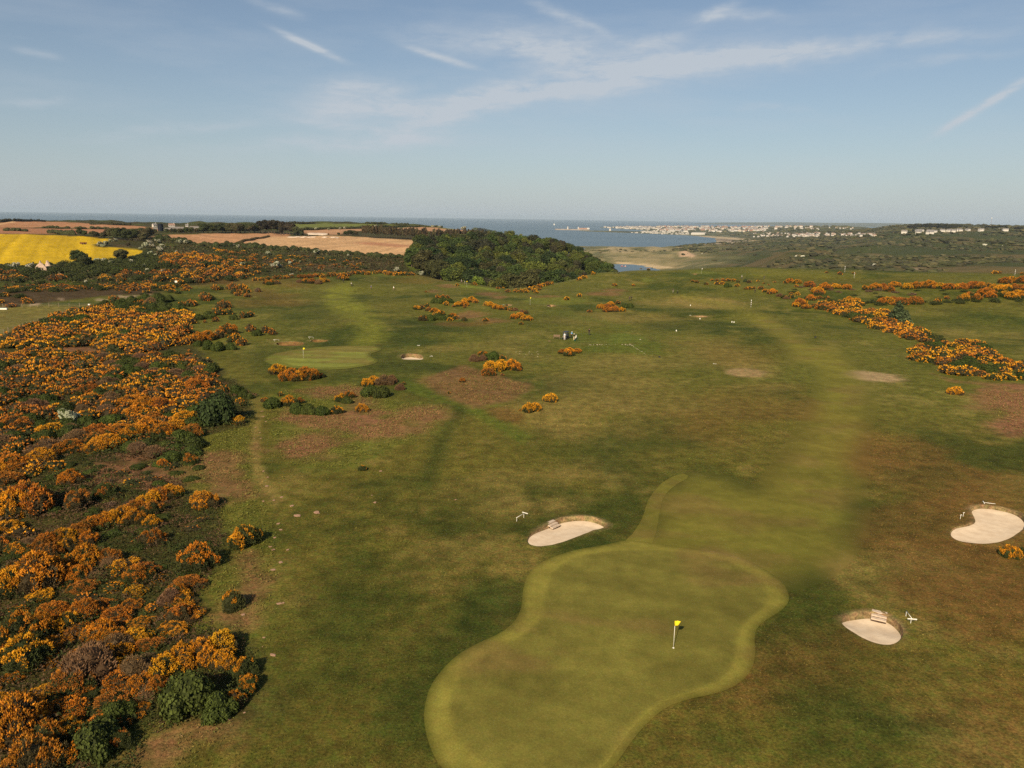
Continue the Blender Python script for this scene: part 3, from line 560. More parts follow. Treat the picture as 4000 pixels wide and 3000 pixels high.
# ------------------------------------------------------------------ terrain sheet
def build_terrain():
    fine = np.radians(np.arange(-45, 45.001, .128)); co = np.radians(np.r_[np.arange(-180, -46, 4.0)]); co2 = np.radians(np.arange(49, 180, 4.0))
    az = np.r_[co, fine, co2]
    def rows(a, b, k): n = int(math.log(b/a)/k); return np.exp(np.linspace(math.log(a), math.log(b), n, endpoint=False))
    D = np.r_[rows(4, 25, .06), rows(25, 110, .0052), rows(110, 260, .0068), rows(260, 700, .011), rows(700, 3500, .0145), rows(3500, 13500, .03), 13500.0]
    A, R = np.meshgrid(az, D, indexing='ij')
    x = (np.sin(A)*R).ravel(); y = (np.cos(A)*R).ravel(); z = height(x, y); col = gcol(x, y)
    for b in BK.values():
        lo = b.rim.min(0)-3; hi = b.rim.max(0)+3; m = np.where((x > lo[0]) & (x < hi[0]) & (y > lo[1]) & (y < hi[1]))[0]
        s = sdf(b.rim, x[m], y[m]); z[m[s > -b.lip*.14]] -= b.depth+.6
    na, nr = A.shape; idx = np.arange(na*nr).reshape(na, nr)
    i0 = idx; i1 = np.roll(idx, -1, 0)
    q = np.stack([i0[:, :-1], i0[:, 1:], i1[:, 1:], i1[:, :-1]], -1).reshape(-1, 4)
    V = np.stack([x, y, z], 1)
    me = mk_mesh('ground', V, q, GROUND, smooth=True, col=col)
    # the middle, under the take-off point
    o = mk_obj('ground', me); tag(o, kind='structure')
build_terrain()

def sheet(name, poly, lift, mat, colfn, grid=.5, label=None):
    """a mown area as a thin sheet that follows the ground"""
    lo, hi = poly.min(0), poly.max(0)
    gx, gy = np.meshgrid(np.arange(lo[0], hi[0], grid), np.arange(lo[1], hi[1], grid)); gx = gx.ravel(); gy = gy.ravel()
    s = sdf(poly, gx, gy); k = s > grid*.45; pts = [Vector(p) for p in poly]+[Vector((a, b)) for a, b in zip(gx[k], gy[k])]
    n = len(poly)
    vv, ee, ff, _, _, _ = delaunay_2d_cdt(pts, [(i, (i+1) % n) for i in range(n)], [], 1, 1e-5)
    P = np.array([(v.x, v.y) for v in vv]); z = height(P[:, 0], P[:, 1])+lift
    Fc = np.array([f for f in ff if len(f) == 3]); V = np.c_[P, z]
    # faces up
    a, b, c = V[Fc[:, 0]], V[Fc[:, 1]], V[Fc[:, 2]]; up = np.cross(b-a, c-a)[:, 2] > 0; Fc[~up] = Fc[~up][:, ::-1]
    me = mk_mesh(name, V, Fc, mat, smooth=True, col=colfn(P[:, 0], P[:, 1]))
    o = mk_obj(name, me); tag(o, kind='structure', label=label); return o
def turf_col(base, amp=.35, streak=None):
    base = np.array(base)
    def f(x, y):
        n = fbm(x/7, y/7, 4, 211, .6); n2 = fbm(x/2.2, y/2.2, 3, 217, .6); b = fbm(x/9+3, y/5, 3, 223)
        c = base[None]*(1+amp*(n-.5)*1.2+amp*(n2-.5)*.7)[:, None]
        w = (sstep(.52, .68, b)*.55)[:, None]; c = c*(1-w)+np.array((.165, .115, .036))*w
        if streak:
            ang, per, k = streak; s = np.sin((x*math.cos(ang)+y*math.sin(ang))*2*math.pi/per)
            c = c*(1+k*np.tanh(s*3))[:, None]
        return c
    return f
def soft_over(polyc, col, soft, s, under=None):
    """mown colour that fades into the grass around it at the sheet's rim"""
    def f(x, y):
        g = gcol(x, y) if under is None else under(x, y); d = sdf(polyc, x, y); w = (sstep(0, soft, d)*s)[:, None]
        return g*(1-w)+col(x, y)*w
    return f
gp = poly_ground(APPROACH, 12); sheet('fairway', gp, .012, MOWNM, soft_over(gp, turf_col(C['fair'], .35, (1.3, 9, .07)), 4.5, .74), .8)
EDGEB = poly_ground(smooth_px([(1353, 1166), (1370, 1150), (1388, 1120), (1398, 1085), (1412, 1062), (1437, 1037), (1473, 1022), (1492, 1030), (1455, 1050), (1432, 1075), (1425, 1105), (1420, 1140), (1410, 1172), (1400, 1192), (1330, 1192)], 1), 8)
sheet('fairway_edge', EDGEB, .03, MOWNM, soft_over(EDGEB, turf_col((.182, .168, .031), .3), 2.2, .9, lambda x, y: gcol(x, y)*.35+turf_col(C['fair'], .4)(x, y)*.65), .5)
gp = poly_ground(GREEN_OUT, 8); sheet('green_collar', gp, .045, MOWNM, soft_over(gp, turf_col(C['collar'], .3), .7, .95, lambda x, y: gcol(x, y)*.6+turf_col(C['fair'], .4)(x, y)*.4), .45)
gp = poly_ground(GREEN_IN, 8); sheet('putting_green', gp, .06, MOWNM, soft_over(gp, turf_col(C['mown'], .45, (1.15, 5.5, .045)), .5, 1, turf_col(C['collar'], .3)), .4)
gp = poly_ground(MID_OUT, 6); sheet('green_collar', gp, .05, MOWNM, soft_over(gp, turf_col((.138, .150, .026), .25), .6, .9), .9)
gp = poly_ground(MID_IN, 6); sheet('putting_green', gp, .075, MOWNM, soft_over(gp, turf_col((.168, .186, .036), .2, (1.45, 5.5, .10)), .8, 1, turf_col((.138, .150, .026), .25)), .9)

def dry_lip(x, y): 
    n = fbm(x/.6, y/.6, 3, 301)[:, None]; return np.array((.30, .215, .11))*(.55+.8*n)
def build_bunker(key, label, sandcol=None, steps=None):
    b = BK[key]; R = b.rim; n = len(R); c = b.c
    ez = height(R[:, 0], R[:, 1])
    root = empty('bunker', (c[0], c[1], float(ez.min())-b.depth)); tag(root, label, 'bunker', 'sand bunkers')
    o = np.array(root.location)
    t = np.roll(R, -1, 0)-np.roll(R, 1, 0); t /= np.linalg.norm(t, axis=1)[:, None]
    area = .5*np.sum(R[:, 0]*np.roll(R[:, 1], -1)-np.roll(R[:, 0], -1)*R[:, 1]); nr = np.stack([t[:, 1], -t[:, 0]], 1)*(1 if area > 0 else -1)   # outward
    v = (R-c)@(c/np.linalg.norm(c)); v = (v-v.min())/(v.max()-v.min())         # 0 nearest the camera, 1 the far face
    wall = sstep(.25, .8, v)
    fz = ez.mean()*.0+ez-(.10+(b.depth-.10)*wall)*1.0
    inner = R-nr*(.10+.22*wall*b.depth)[:, None]
    lumps = (fbm(R[:, 0]*1.5, R[:, 1]*1.5, 3, 5)-.5)*.16
    # turf lip over the ground around the hole
    prof = [(-.02, .035), (.10, .065), (.35, .045), (b.lip, -.03)]
    V = []; 
    for (k, h) in prof:
        P = R+nr*(k*(1 if k > .3 else 1))[:, None] if False else R+nr*k
        V.append(np.c_[P, height(P[:, 0], P[:, 1])+h+lumps*(k < .3)*(.3+wall)])
    V = np.concatenate(V)-o; m = len(prof); Q = []
    for i in range(m-1):
        for j in range(n): jj = (j+1) % n; Q.append((i*n+j, (i+1)*n+j, (i+1)*n+jj, i*n+jj))
    Q = np.array(Q); nn = np.cross(V[Q[:, 1]]-V[Q[:, 0]], V[Q[:, 2]]-V[Q[:, 0]])[:, 2]; Q[nn < 0] = Q[nn < 0][:, ::-1]
    wx = V[:, 0]+o[0]; wy = V[:, 1]+o[1]; colr = gcol(wx, wy); ww = np.repeat([.7, .55, .2, 0.0], n)*np.tile(.15+.85*wall, m); colr = colr*(1-ww[:, None])+dry_lip(wx, wy)*ww[:, None]
    mk_obj('turf_lip', mk_mesh('turf_lip', V, Q, GROUND, smooth=True, col=colr), root)
    # cut face, uneven courses of old turf
    rings = [np.c_[R-nr*.02, ez+.035+lumps*(.3+wall)]]
    for k in (.35, .7, 1.0):
        P = (R*(1-k)+inner*k)+nr*((fbm(R[:, 0]*3+k*9, R[:, 1]*3, 2, 8)-.5)*.10*wall)[:, None]; rings.append(np.c_[P, ez*(1-k)+fz*k-(.05 if k == 1 else 0)])
    V2 = np.concatenate(rings)-o; Q = []
    for i in range(len(rings)-1):
        for j in range(n): jj = (j+1) % n; Q.append((i*n+j, i*n+jj, (i+1)*n+jj, (i+1)*n+j))
    fx = fbm((V2[:, 0]+o[0])*2.2, V2[:, 2]*9+(V2[:, 1]+o[1]), 3, 11)[:, None]; cf = np.array((.22, .155, .08) if sandcol is None else (.15, .09, .035))*(.45+1.0*fx)
    mk_obj('turf_face', mk_mesh('turf_face', V2, np.array(Q), GROUND, smooth=False, col=cf), root)
    # raked sand
    if sandcol is None: smat = SAND
    else: smat = GROUND
    lo, hi = inner.min(0), inner.max(0); g = max(.3, (hi-lo).max()/40)
    gx, gy = np.meshgrid(np.arange(lo[0], hi[0], g), np.arange(lo[1], hi[1], g)); gx = gx.ravel(); gy = gy.ravel(); k = sdf(inner, gx, gy) > g*.4
    vv, _, ff, _, _, _ = delaunay_2d_cdt([Vector(p) for p in inner]+[Vector((a, b_)) for a, b_ in zip(gx[k], gy[k])], [(i, (i+1) % n) for i in range(n)], [], 1, 1e-5)
    P = np.array([(p.x, p.y) for p in vv]); d = sdf(inner, P[:, 0], P[:, 1])
    w2 = np.array([((1/((P_[0]-inner[:, 0])**2+(P_[1]-inner[:, 1])**2+.04)**1.5)) for P_ in P]); zf = (w2*fz[None]).sum(1)/w2.sum(1)
    z = zf-.10*sstep(0, 1.2, d)+.03*(fbm(P[:, 0]*1.2, P[:, 1]*1.2, 2, 15)-.5)
    Fc = np.array([f for f in ff if len(f) == 3]); V3 = np.c_[P, z]-o
    up = np.cross(V3[Fc[:, 1]]-V3[Fc[:, 0]], V3[Fc[:, 2]]-V3[Fc[:, 0]])[:, 2] > 0; Fc[~up] = Fc[~up][:, ::-1]
    mk_obj('sand', mk_mesh('sand', V3, Fc, smat, smooth=True, col=None if sandcol is None else np.array(sandcol)*(.7+.6*fbm(P[:, 0], P[:, 1], 3, 17))[:, None]), root)
    if steps:
        (sx, sy), (ex, ey), wdt, cnt = steps                      # pixel at the top step, pixel at the bottom step
        p0 = np.array(ground_at(sx, sy)); p1 = np.array(ground_at(ex, ey)); dr = (c-p0); 
        j = np.argmin(np.hypot(R[:, 0]-p0[0], R[:, 1]-p0[1])); dr = -nr[j]; p0 = R[j]+nr[j]*.12
        ang = math.atan2(dr[1], dr[0])-math.pi/2; z0 = ez[j]
        for i in range(cnt):
            mbx = MB(); q = p0+dr*(.33*i); zz = z0+.05-(b.depth-.02)*i/cnt
            mbx.box((q[0]-o[0], q[1]-o[1], zz-.06-o[2]), (wdt, .34, .12), 0, ang)
            mbx.box((q[0]+dr[0]*.15-o[0], q[1]+dr[1]*.15-o[1], zz-.26-o[2]), (wdt-.02, .05, .30), 1, ang)
            mbx.box((q[0]-dr[0]*.0-o[0], q[1]-o[1], zz-.35-o[2]), (wdt-.06, .28, .46), 1, ang)
            mbx.build('step', [WOODP, WOODD], root)
    return root
WOODP = simple('bleached_sleeper', (.50, .41, .32), .85, .15, .2, 6); WOODD = simple('sleeper_riser', (.060, .040, .028), .9, .1, .25, 8)
build_bunker('a', 'long bean shaped sand bunker with wooden steps beside the near green', steps=((1183, 1126), (1190, 1138), 1.25, 3))
build_bunker('b', 'kidney shaped sand bunker at the right edge of the picture')
build_bunker('c', 'small oval bunker with wooden steps right of the near flag', steps=((1905, 1322), (1900, 1335), 1.1, 3))
build_bunker('d', 'small pale bunker right of the striped green in the middle distance')
build_bunker('e', 'thin sliver of pale bunker in the middle of the far fairway')
build_bunker('f', 'tiny bunker on the right of the far green in the hollow')
build_bunker('g', 'tiny bunker on the left of the far green in the hollow')
build_bunker('h', 'tiny bunker in front of the farthest green near the plateau edge')
build_bunker('i', 'wider brown grassed bunker behind the striped green', sandcol=(.23, .125, .05))
build_bunker('j', 'narrower brown grassed bunker behind the striped green', sandcol=(.19, .12, .045))

# ------------------------------------------------------------------ the sea
def sea():
    m, nt, b = new_mat('sea_water'); N = nt.nodes; L = nt.links
    b.inputs['Roughness'].default_value = .55; b.inputs['Specular IOR Level'].default_value = .35
    geo = N.new('ShaderNodeNewGeometry'); mp = N.new('ShaderNodeMapping'); mp.inputs['Scale'].default_value = (.00025, .0009, 1); L.new(geo.outputs['Position'], mp.inputs[0])
    n = N.new('ShaderNodeTexNoise'); n.inputs['Scale'].default_value = 1; n.inputs['Detail'].default_value = 7; n.inputs['Roughness'].default_value = .6; L.new(mp.outputs[0], n.inputs[0])
    cr = N.new('ShaderNodeValToRGB'); cr.color_ramp.elements[0].position = .35; cr.color_ramp.elements[0].color = (.085, .145, .200, 1); cr.color_ramp.elements[1].position = .68; cr.color_ramp.elements[1].color = (.120, .185, .240, 1)
    L.new(n.outputs[0], cr.inputs[0]); L.new(cr.outputs[0], b.inputs['Base Color'])
    w = N.new('ShaderNodeTexNoise'); w.inputs['Scale'].default_value = .05; w.inputs['Detail'].default_value = 4; L.new(geo.outputs['Position'], w.inputs[0])
    bp = N.new('ShaderNodeBump'); bp.inputs['Strength'].default_value = .5; bp.inputs['Distance'].default_value = 3; L.new(w.outputs[0], bp.inputs['Height']); L.new(bp.outputs[0], b.inputs['Normal'])
    az = np.linspace(0, 2*math.pi, 240, endpoint=False); V = []; Q = []
    rr = [700, 2500, 8000, 20000, 61000]
    for r in rr: V += [(r*math.sin(a), r*math.cos(a), SEA) for a in az]
    for i in range(len(rr)-1):
        for j in range(240): Q.append((i*240+j, i*240+(j+1) % 240, (i+1)*240+(j+1) % 240, (i+1)*240+j))
    Q = np.array(Q)[:, ::-1]
    o = mk_obj('sea', mk_mesh('sea', np.array(V), Q, m)); tag(o, kind='structure')
sea()
# ------------------------------------------------------------------ plants: a few plant meshes, shared by many single plants
def plant_mat(name, base, rough=.75, spec=.15, noise=.25, scale=2.0, objcol=True, transl=0.0):
    """albedo = vertex tint x the plant's own colour x a little noise"""
    m, nt, b = new_mat(name); N = nt.nodes; L = nt.links
    b.inputs['Roughness'].default_value = rough; b.inputs['Specular IOR Level'].default_value = spec
    at = N.new('ShaderNodeAttribute'); at.attribute_name = 'Col'
    oi = N.new('ShaderNodeObjectInfo')
    mx = N.new('ShaderNodeMix'); mx.data_type = 'RGBA'; mx.blend_type = 'MULTIPLY'; mx.inputs[0].default_value = 1
    L.new(at.outputs['Color'], mx.inputs[6])
    if objcol: L.new(oi.outputs['Color'], mx.inputs[7])
    else: mx.inputs[7].default_value = (*base, 1)
    n = N.new('ShaderNodeTexNoise'); n.inputs['Scale'].default_value = scale; n.inputs['Detail'].default_value = 3
    geo = N.new('ShaderNodeNewGeometry'); L.new(geo.outputs['Position'], n.inputs[0])
    r = N.new('ShaderNodeMapRange'); r.inputs[1].default_value = .3; r.inputs[2].default_value = .7; r.inputs[3].default_value = 1-noise; r.inputs[4].default_value = 1+noise; L.new(n.outputs[0], r.inputs[0])
    s = N.new('ShaderNodeVectorMath'); s.operation = 'SCALE'; L.new(mx.outputs[2], s.inputs[0]); L.new(r.outputs[0], s.inputs['Scale'])
    L.new(s.outputs[0], b.inputs['Base Color'])
    return m
M_LEAF = plant_mat('leaf', (1, 1, 1)); M_FLOWER = plant_mat('flower', (1, 1, 1), noise=.18, scale=1.2)
M_SCRUB = plant_mat('scrub_leaf', (1, 1, 1), objcol=False)
M_BARK = simple('bark', (.10, .075, .055), .9, .1, .3, 3)

def rdirs(n, rng):
    v = rng.normal(size=(n, 3)); return v/np.linalg.norm(v, axis=1)[:, None]
def perp(Nn, rng):
    a = np.cross(Nn, rdirs(len(Nn), rng)); return a/(np.linalg.norm(a, axis=1)[:, None]+1e-9)
def spikes(P, Nn, Ln, Wd, rng):
    """little three sided spindles"""
    n = len(P); e1 = perp(Nn, rng); e2 = np.cross(Nn, e1); Ln = np.broadcast_to(Ln, (n,))[:, None]; Wd = np.broadcast_to(Wd, (n,))[:, None]
    r = [P+Nn*Ln*.42+(e1*math.cos(t)+e2*math.sin(t))*Wd for t in (0, 2.094, 4.189)]
    V = np.stack([P-Nn*Ln*.1]+r+[P+Nn*Ln], 1).reshape(-1, 3)
    f = np.array([(0, 2, 1), (0, 3, 2), (0, 1, 3), (4, 1, 2), (4, 2, 3), (4, 3, 1)])
    return V, (f[None]+5*np.arange(n)[:, None, None]).reshape(-1, 3)
def leaves(P, Nn, S, rng, asp=.7):
    """single bent leaves: two triangles each"""
    n = len(P); e1 = perp(Nn, rng); e2 = np.cross(Nn, e1); S = np.broadcast_to(S, (n,))[:, None]
    V = np.stack([P-e1*S, P-e2*S*asp+Nn*S*.25, P+e1*S, P+e2*S*asp+Nn*S*.25], 1).reshape(-1, 3)
    f = np.array([(0, 1, 2), (0, 2, 3)]); return V, (f[None]+4*np.arange(n)[:, None, None]).reshape(-1, 3)
_t = (1+5**.5)/2
_IV = np.array([(-1, _t, 0), (1, _t, 0), (-1, -_t, 0), (1, -_t, 0), (0, -1, _t), (0, 1, _t), (0, -1, -_t), (0, 1, -_t), (_t, 0, -1), (_t, 0, 1), (-_t, 0, -1), (-_t, 0, 1)])/math.hypot(1, _t)
_IF = np.array([(0, 11, 5), (0, 5, 1), (0, 1, 7), (0, 7, 10), (0, 10, 11), (1, 5, 9), (5, 11, 4), (11, 10, 2), (10, 7, 6), (7, 1, 8), (3, 9, 4), (3, 4, 2), (3, 2, 6), (3, 6, 8), (3, 8, 9), (4, 9, 5), (2, 4, 11), (6, 2, 10), (8, 6, 7), (9, 8, 1)])
def ico2():
    V = [tuple(v) for v in _IV]; Fs = []; c = {}
    def mid(a, b):
        k = (min(a, b), max(a, b))
        if k not in c:
            p = (np.array(V[a])+np.array(V[b]))/2; V.append(tuple(p/np.linalg.norm(p))); c[k] = len(V)-1
        return c[k]
    for a, b, d in _IF:
        x, y, z = mid(a, b), mid(b, d), mid(d, a); Fs += [(a, x, z), (b, y, x), (d, z, y), (x, y, z)]
    return np.array(V), np.array(Fs)
_I2V, _I2F = ico2()
class Acc:
    def __init__(s): s.V = []; s.F = []; s.C = []; s.n = 0
    def add(s, V, Fc, c):
        s.V.append(V); s.F.append(Fc+s.n); c = np.asarray(c, float); s.C.append(np.broadcast_to(c, (len(V), 3)) if c.ndim == 1 else c); s.n += len(V)
    def mesh(s, name, mat, smooth=False): return mk_mesh(name, np.concatenate(s.V), np.concatenate(s.F), mat, smooth=smooth, col=np.concatenate(s.C))
def lobes(rng, k, spread, rmin, rmax, flat=.75):
    L = [(0, 0, .30, .58)]
    for i in range(k):
        a = rng.uniform(0, 6.283); r = spread*math.sqrt(rng.uniform(.15, 1)); R = rng.uniform(rmin, rmax)
        L.append((r*math.cos(a), r*math.sin(a), R*rng.uniform(.45, .75), R))
    return L
def lobe_pts(L, n, rng, zmin=.02, flat=.9):
    P = []; Nn = []
    ar = np.array([l[3]**2 for l in L]); ar /= ar.sum()
    for l, a in zip(L, ar):
        m = int(n*a*1.5)+4; d = rdirs(m, rng); p = np.array(l[:3])+d*l[3]; p[:, 2] = l[2]+(p[:, 2]-l[2])*flat
        k = p[:, 2] > zmin
        for l2 in L:
            if l2 is l: continue
            q = p-np.array(l2[:3]); q[:, 2] /= flat; k &= np.linalg.norm(q, axis=1) > l2[3]*.97
        P.append(p[k]); Nn.append(d[k])
    return np.concatenate(P), np.concatenate(Nn)
def lobe_core(acc, L, rng, col, k=.86):
    for l in L:
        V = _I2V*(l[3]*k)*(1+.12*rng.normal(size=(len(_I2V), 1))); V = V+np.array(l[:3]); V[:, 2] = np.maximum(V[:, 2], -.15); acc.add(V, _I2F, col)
def gorse_proto(seed, frac, nf=4200):
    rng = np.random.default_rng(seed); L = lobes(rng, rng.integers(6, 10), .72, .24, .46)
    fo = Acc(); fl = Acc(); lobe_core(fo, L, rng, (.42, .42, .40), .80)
    P, Nn = lobe_pts(L, 7000, rng)
    # knobs: blossom sits on the raised ends of branches, with dark gaps between them
    K = 130; kc = P[rng.choice(len(P), K, replace=False)]; dd = np.linalg.norm(P[:, None]-kc[None], axis=2); ki = np.argmin(dd, 1); kd = dd[np.arange(len(P)), ki]; kr = rng.uniform(.09, .16, K)[ki]
    u = np.clip(kd/kr, 0, 1.6); dirn = Nn*.6+np.array((0, 0, .5)); P = P+dirn*(rng.uniform(.02, .15, K)[ki]*(1-u*u))[:, None]
    g = fbm(kc[:, 0]*2.6+seed, kc[:, 1]*2.6+kc[:, 2]*2.0, 3, seed); w_ = .8*g+.50*sstep(.0, .6, kc[:, 2])+rng.uniform(0, .12, K); kf = w_ > np.quantile(w_, 1-min(1, frac*1.25))
    flow = kf[ki] & (u < .88+.25*rng.random(len(P)))
    up = np.array((0, 0, .55))
    i = np.where(~flow)[0]; i = i[rng.random(len(i)) < .8]
    d = Nn[i]+up+rng.normal(size=(len(i), 3))*.4; d /= np.linalg.norm(d, axis=1)[:, None]
    V, Fc = spikes(P[i], d, rng.uniform(.05, .13, len(i)), rng.uniform(.011, .022, len(i)), rng); t = rng.uniform(.6, 1.35, len(i)); fo.add(V, Fc, np.repeat(t, 5)[:, None]*np.ones(3))
    j = np.where(flow)[0]; rng.shuffle(j); j = j[:nf]
    d = Nn[j]*.7+up+rng.normal(size=(len(j), 3))*.45; d /= np.linalg.norm(d, axis=1)[:, None]; pp = P[j]+rng.normal(size=(len(j), 3))*.012
    V, Fc = spikes(pp, d, rng.uniform(.04, .12, len(j)), rng.uniform(.014, .027, len(j)), rng)
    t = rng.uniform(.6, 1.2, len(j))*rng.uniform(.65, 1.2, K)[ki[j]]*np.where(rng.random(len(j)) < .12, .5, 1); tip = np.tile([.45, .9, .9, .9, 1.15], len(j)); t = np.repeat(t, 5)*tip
    c = np.stack([t, t*np.repeat(rng.uniform(.85, 1.15, len(j)), 5), t], 1); fl.add(V, Fc, c)
    return fo.mesh('foliage', M_LEAF), fl.mesh('flowers', M_FLOWER)
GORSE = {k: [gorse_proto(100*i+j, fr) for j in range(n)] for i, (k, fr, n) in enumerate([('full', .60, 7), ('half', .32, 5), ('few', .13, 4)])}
def mound_proto(seed, n, leafy, tint=.35):
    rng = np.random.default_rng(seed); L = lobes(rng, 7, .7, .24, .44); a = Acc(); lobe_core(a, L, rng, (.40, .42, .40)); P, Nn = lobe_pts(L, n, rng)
    P = P+rng.normal(size=P.shape)*.03
    if leafy: V, Fc = leaves(P, (Nn+rdirs(len(P), rng)*.6), rng.uniform(.03, .065, len(P)), rng); k = 4
    else:
        d = Nn+rdirs(len(P), rng)*.7+np.array((0, 0, .4)); d /= np.linalg.norm(d, axis=1)[:, None]; V, Fc = spikes(P, d, rng.uniform(.06, .15, len(P)), rng.uniform(.012, .026, len(P)), rng); k = 5
    t = rng.uniform(1-tint, 1+tint, len(P))*(.75+.5*fbm(P[:, 0]*3, P[:, 1]*3, 2, seed)); a.add(V, Fc, np.repeat(t, k)[:, None]*np.ones(3))
    return a.mesh('foliage', M_LEAF)
BRAMBLE = [mound_proto(700+i, 2600, True) for i in range(4)]; DEAD = [mound_proto(800+i, 2300, False) for i in range(3)]
def haw_proto(seed):
    """white blossoming hawthorn: short stem, dense crown, blossom in sprays"""
    rng = np.random.default_rng(seed); fo = Acc(); fl = Acc(); L = [(0, 0, .55, .40)]+[(rng.uniform(-.4, .4), rng.uniform(-.4, .4), rng.uniform(.35, .85), rng.uniform(.2, .33)) for _ in range(7)]
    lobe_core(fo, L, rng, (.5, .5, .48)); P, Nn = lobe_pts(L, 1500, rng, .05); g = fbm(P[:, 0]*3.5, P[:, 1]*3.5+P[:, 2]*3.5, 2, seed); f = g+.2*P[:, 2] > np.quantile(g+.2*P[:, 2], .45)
    V, Fc = leaves(P[~f], Nn[~f]+rdirs((~f).sum(), rng)*.6, .055, rng); fo.add(V, Fc, np.repeat(rng.uniform(.6, 1.3, (~f).sum()), 4)[:, None]*np.ones(3))
    V, Fc = leaves(P[f]+Nn[f]*.02, Nn[f]+rdirs(f.sum(), rng)*.6, .06, rng); fl.add(V, Fc, np.repeat(rng.uniform(.65, 1.15, f.sum()), 4)[:, None]*np.ones(3))
    return fo.mesh('foliage', M_LEAF), fl.mesh('blossom', M_FLOWER)
HAW = [haw_proto(900+i) for i in range(4)]
def trunk_mesh(h, r, rng, limbs=6, top=.8):
    mb = MB(); pts = [(0, 0, -.03)]; 
    for i in range(1, 5): pts.append((rng.uniform(-.02, .02), rng.uniform(-.02, .02), h*i/4))
    mb.tube(pts, [r*1.25, r, r*.8, r*.6, r*.35], 7)
    for i in range(limbs):
        a = rng.uniform(0, 6.283); z = h*rng.uniform(.4, .9); l = rng.uniform(.14, .28)
        mb.tube([(0, 0, z), (l*.5*math.cos(a), l*.5*math.sin(a), z+l*.35), (l*math.cos(a), l*math.sin(a), z+l*.9)], [r*.5, r*.35, r*.12], 5)
    me = bpy.data.meshes.new('trunk'); me.from_pydata(mb.v, [], mb.f); me.materials.append(M_BARK); me.update(); return me
def tree_proto(seed, kind='broad'):
    rng = np.random.default_rng(seed); cr = Acc()
    if kind == 'broad': L = [(0, 0, .58, .24)]+[(.27*rng.uniform(.5, 1)*math.cos(a), .27*rng.uniform(.5, 1)*math.sin(a), rng.uniform(.34, .82), rng.uniform(.10, .17)) for a in np.linspace(0, 12.5, 20)]+[(rng.uniform(-.1, .1), rng.uniform(-.1, .1), .85, .12)]
    elif kind == 'pine': L = [(rng.uniform(-.13, .13), rng.uniform(-.13, .13), z, rng.uniform(.07, .13)) for z in np.linspace(.5, .95, 12)]
    elif kind == 'spruce': L = [(.5*(.42-.4*z)*math.cos(a), .5*(.42-.4*z)*math.sin(a), .1+z*.85, .15-.10*z) for z, a in zip(np.linspace(0, 1, 26), np.arange(26)*2.4)]+[(0, 0, .1+z*.8, .17*(1.05-z)) for z in np.linspace(.0, 1, 8)]
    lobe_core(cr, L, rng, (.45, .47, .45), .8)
    P, Nn = lobe_pts(L, 2600, rng, .08, 1.0); P = P+rng.normal(size=P.shape)*.012; n = len(P)
    V, Fc = leaves(P, Nn*.8+rdirs(n, rng)*.7, rng.uniform(.018, .038, n), rng); lc = np.array([l[:3] for l in L]); li = np.argmin(((P[:, None]-lc[None])**2).sum(2), 1); t = rng.uniform(.7, 1.25, n)*rng.uniform(.62, 1.4, len(L))[li]; cr.add(V, Fc, np.repeat(t, 4)[:, None]*np.ones(3))
    tr = trunk_mesh(.72 if kind == 'broad' else .9, .022 if kind == 'broad' else .016, rng, 7 if kind != 'spruce' else 0)
    return cr.mesh('crown', M_LEAF), tr
TREES = {'broad': [tree_proto(40+i) for i in range(6)], 'pine': [tree_proto(60+i, 'pine') for i in range(4)], 'spruce': [tree_proto(70+i, 'spruce') for i in range(2)]}

ORANGES = [(.58, .240, .015), (.52, .195, .015), (.66, .295, .015), (.45, .160, .017), (.37, .135, .020)]
YELLOWS = [(.70, .33, .016), (.66, .28, .016)]
GREENLEAF = [(.050, .060, .018), (.062, .056, .022), (.045, .055, .016), (.075, .058, .026)]
NPLANT = dict(gorse=0, bramble=0, dead=0, hawthorn=0, tree=0)
def place(name, parts, cols, x, y, R, zs, label, cat, group, sink=.04, rz=None, tilt=0.0):
    z = gz(x, y); o = empty(name, (x, y, z-sink*R), random.uniform(0, 6.28) if rz is None else rz, (R*random.uniform(.92, 1.08), R*random.uniform(.92, 1.08), R*zs))
    tag(o, label, cat, group)
    for (pn, me), c in zip(parts, cols):
        k = mk_obj(pn, me, o); k.color = (*c, 1)
        if pn in ('flowers', 'blossom'): k['kind'] = 'stuff'
    return o
def jit(c, a=.12):
    k = random.uniform(1-a, 1+a); return (c[0]*k*random.uniform(.96, 1.04), c[1]*k*random.uniform(.92, 1.08), c[2]*k)
def gorse(x, y, R, kind, label, group, zs=1.0):
    """kind: o full orange, y full yellow, m half, s few flowers, g bramble, b dead"""
    if kind == 'g': return place('bramble_bush', [('foliage', random.choice(BRAMBLE))], [jit((.046, .064, .012), .2)], x, y, R, zs, label, 'bramble', group)
    if kind == 'b': return place('dead_gorse_bush', [('foliage', random.choice(DEAD))], [jit((.150, .088, .044), .15)], x, y, R, zs, label, 'dead bush', group)
    fo, fl = random.choice(GORSE[{'o': 'full', 'y': 'full', 'm': 'half', 's': 'few'}[kind]])
    c = jit(random.choice(YELLOWS if kind == 'y' else ORANGES)); g = jit(random.choice(GREENLEAF), .2)
    return place('gorse_bush', [('foliage', fo), ('flowers', fl)], [g, c], x, y, R, zs, label, 'gorse', group)

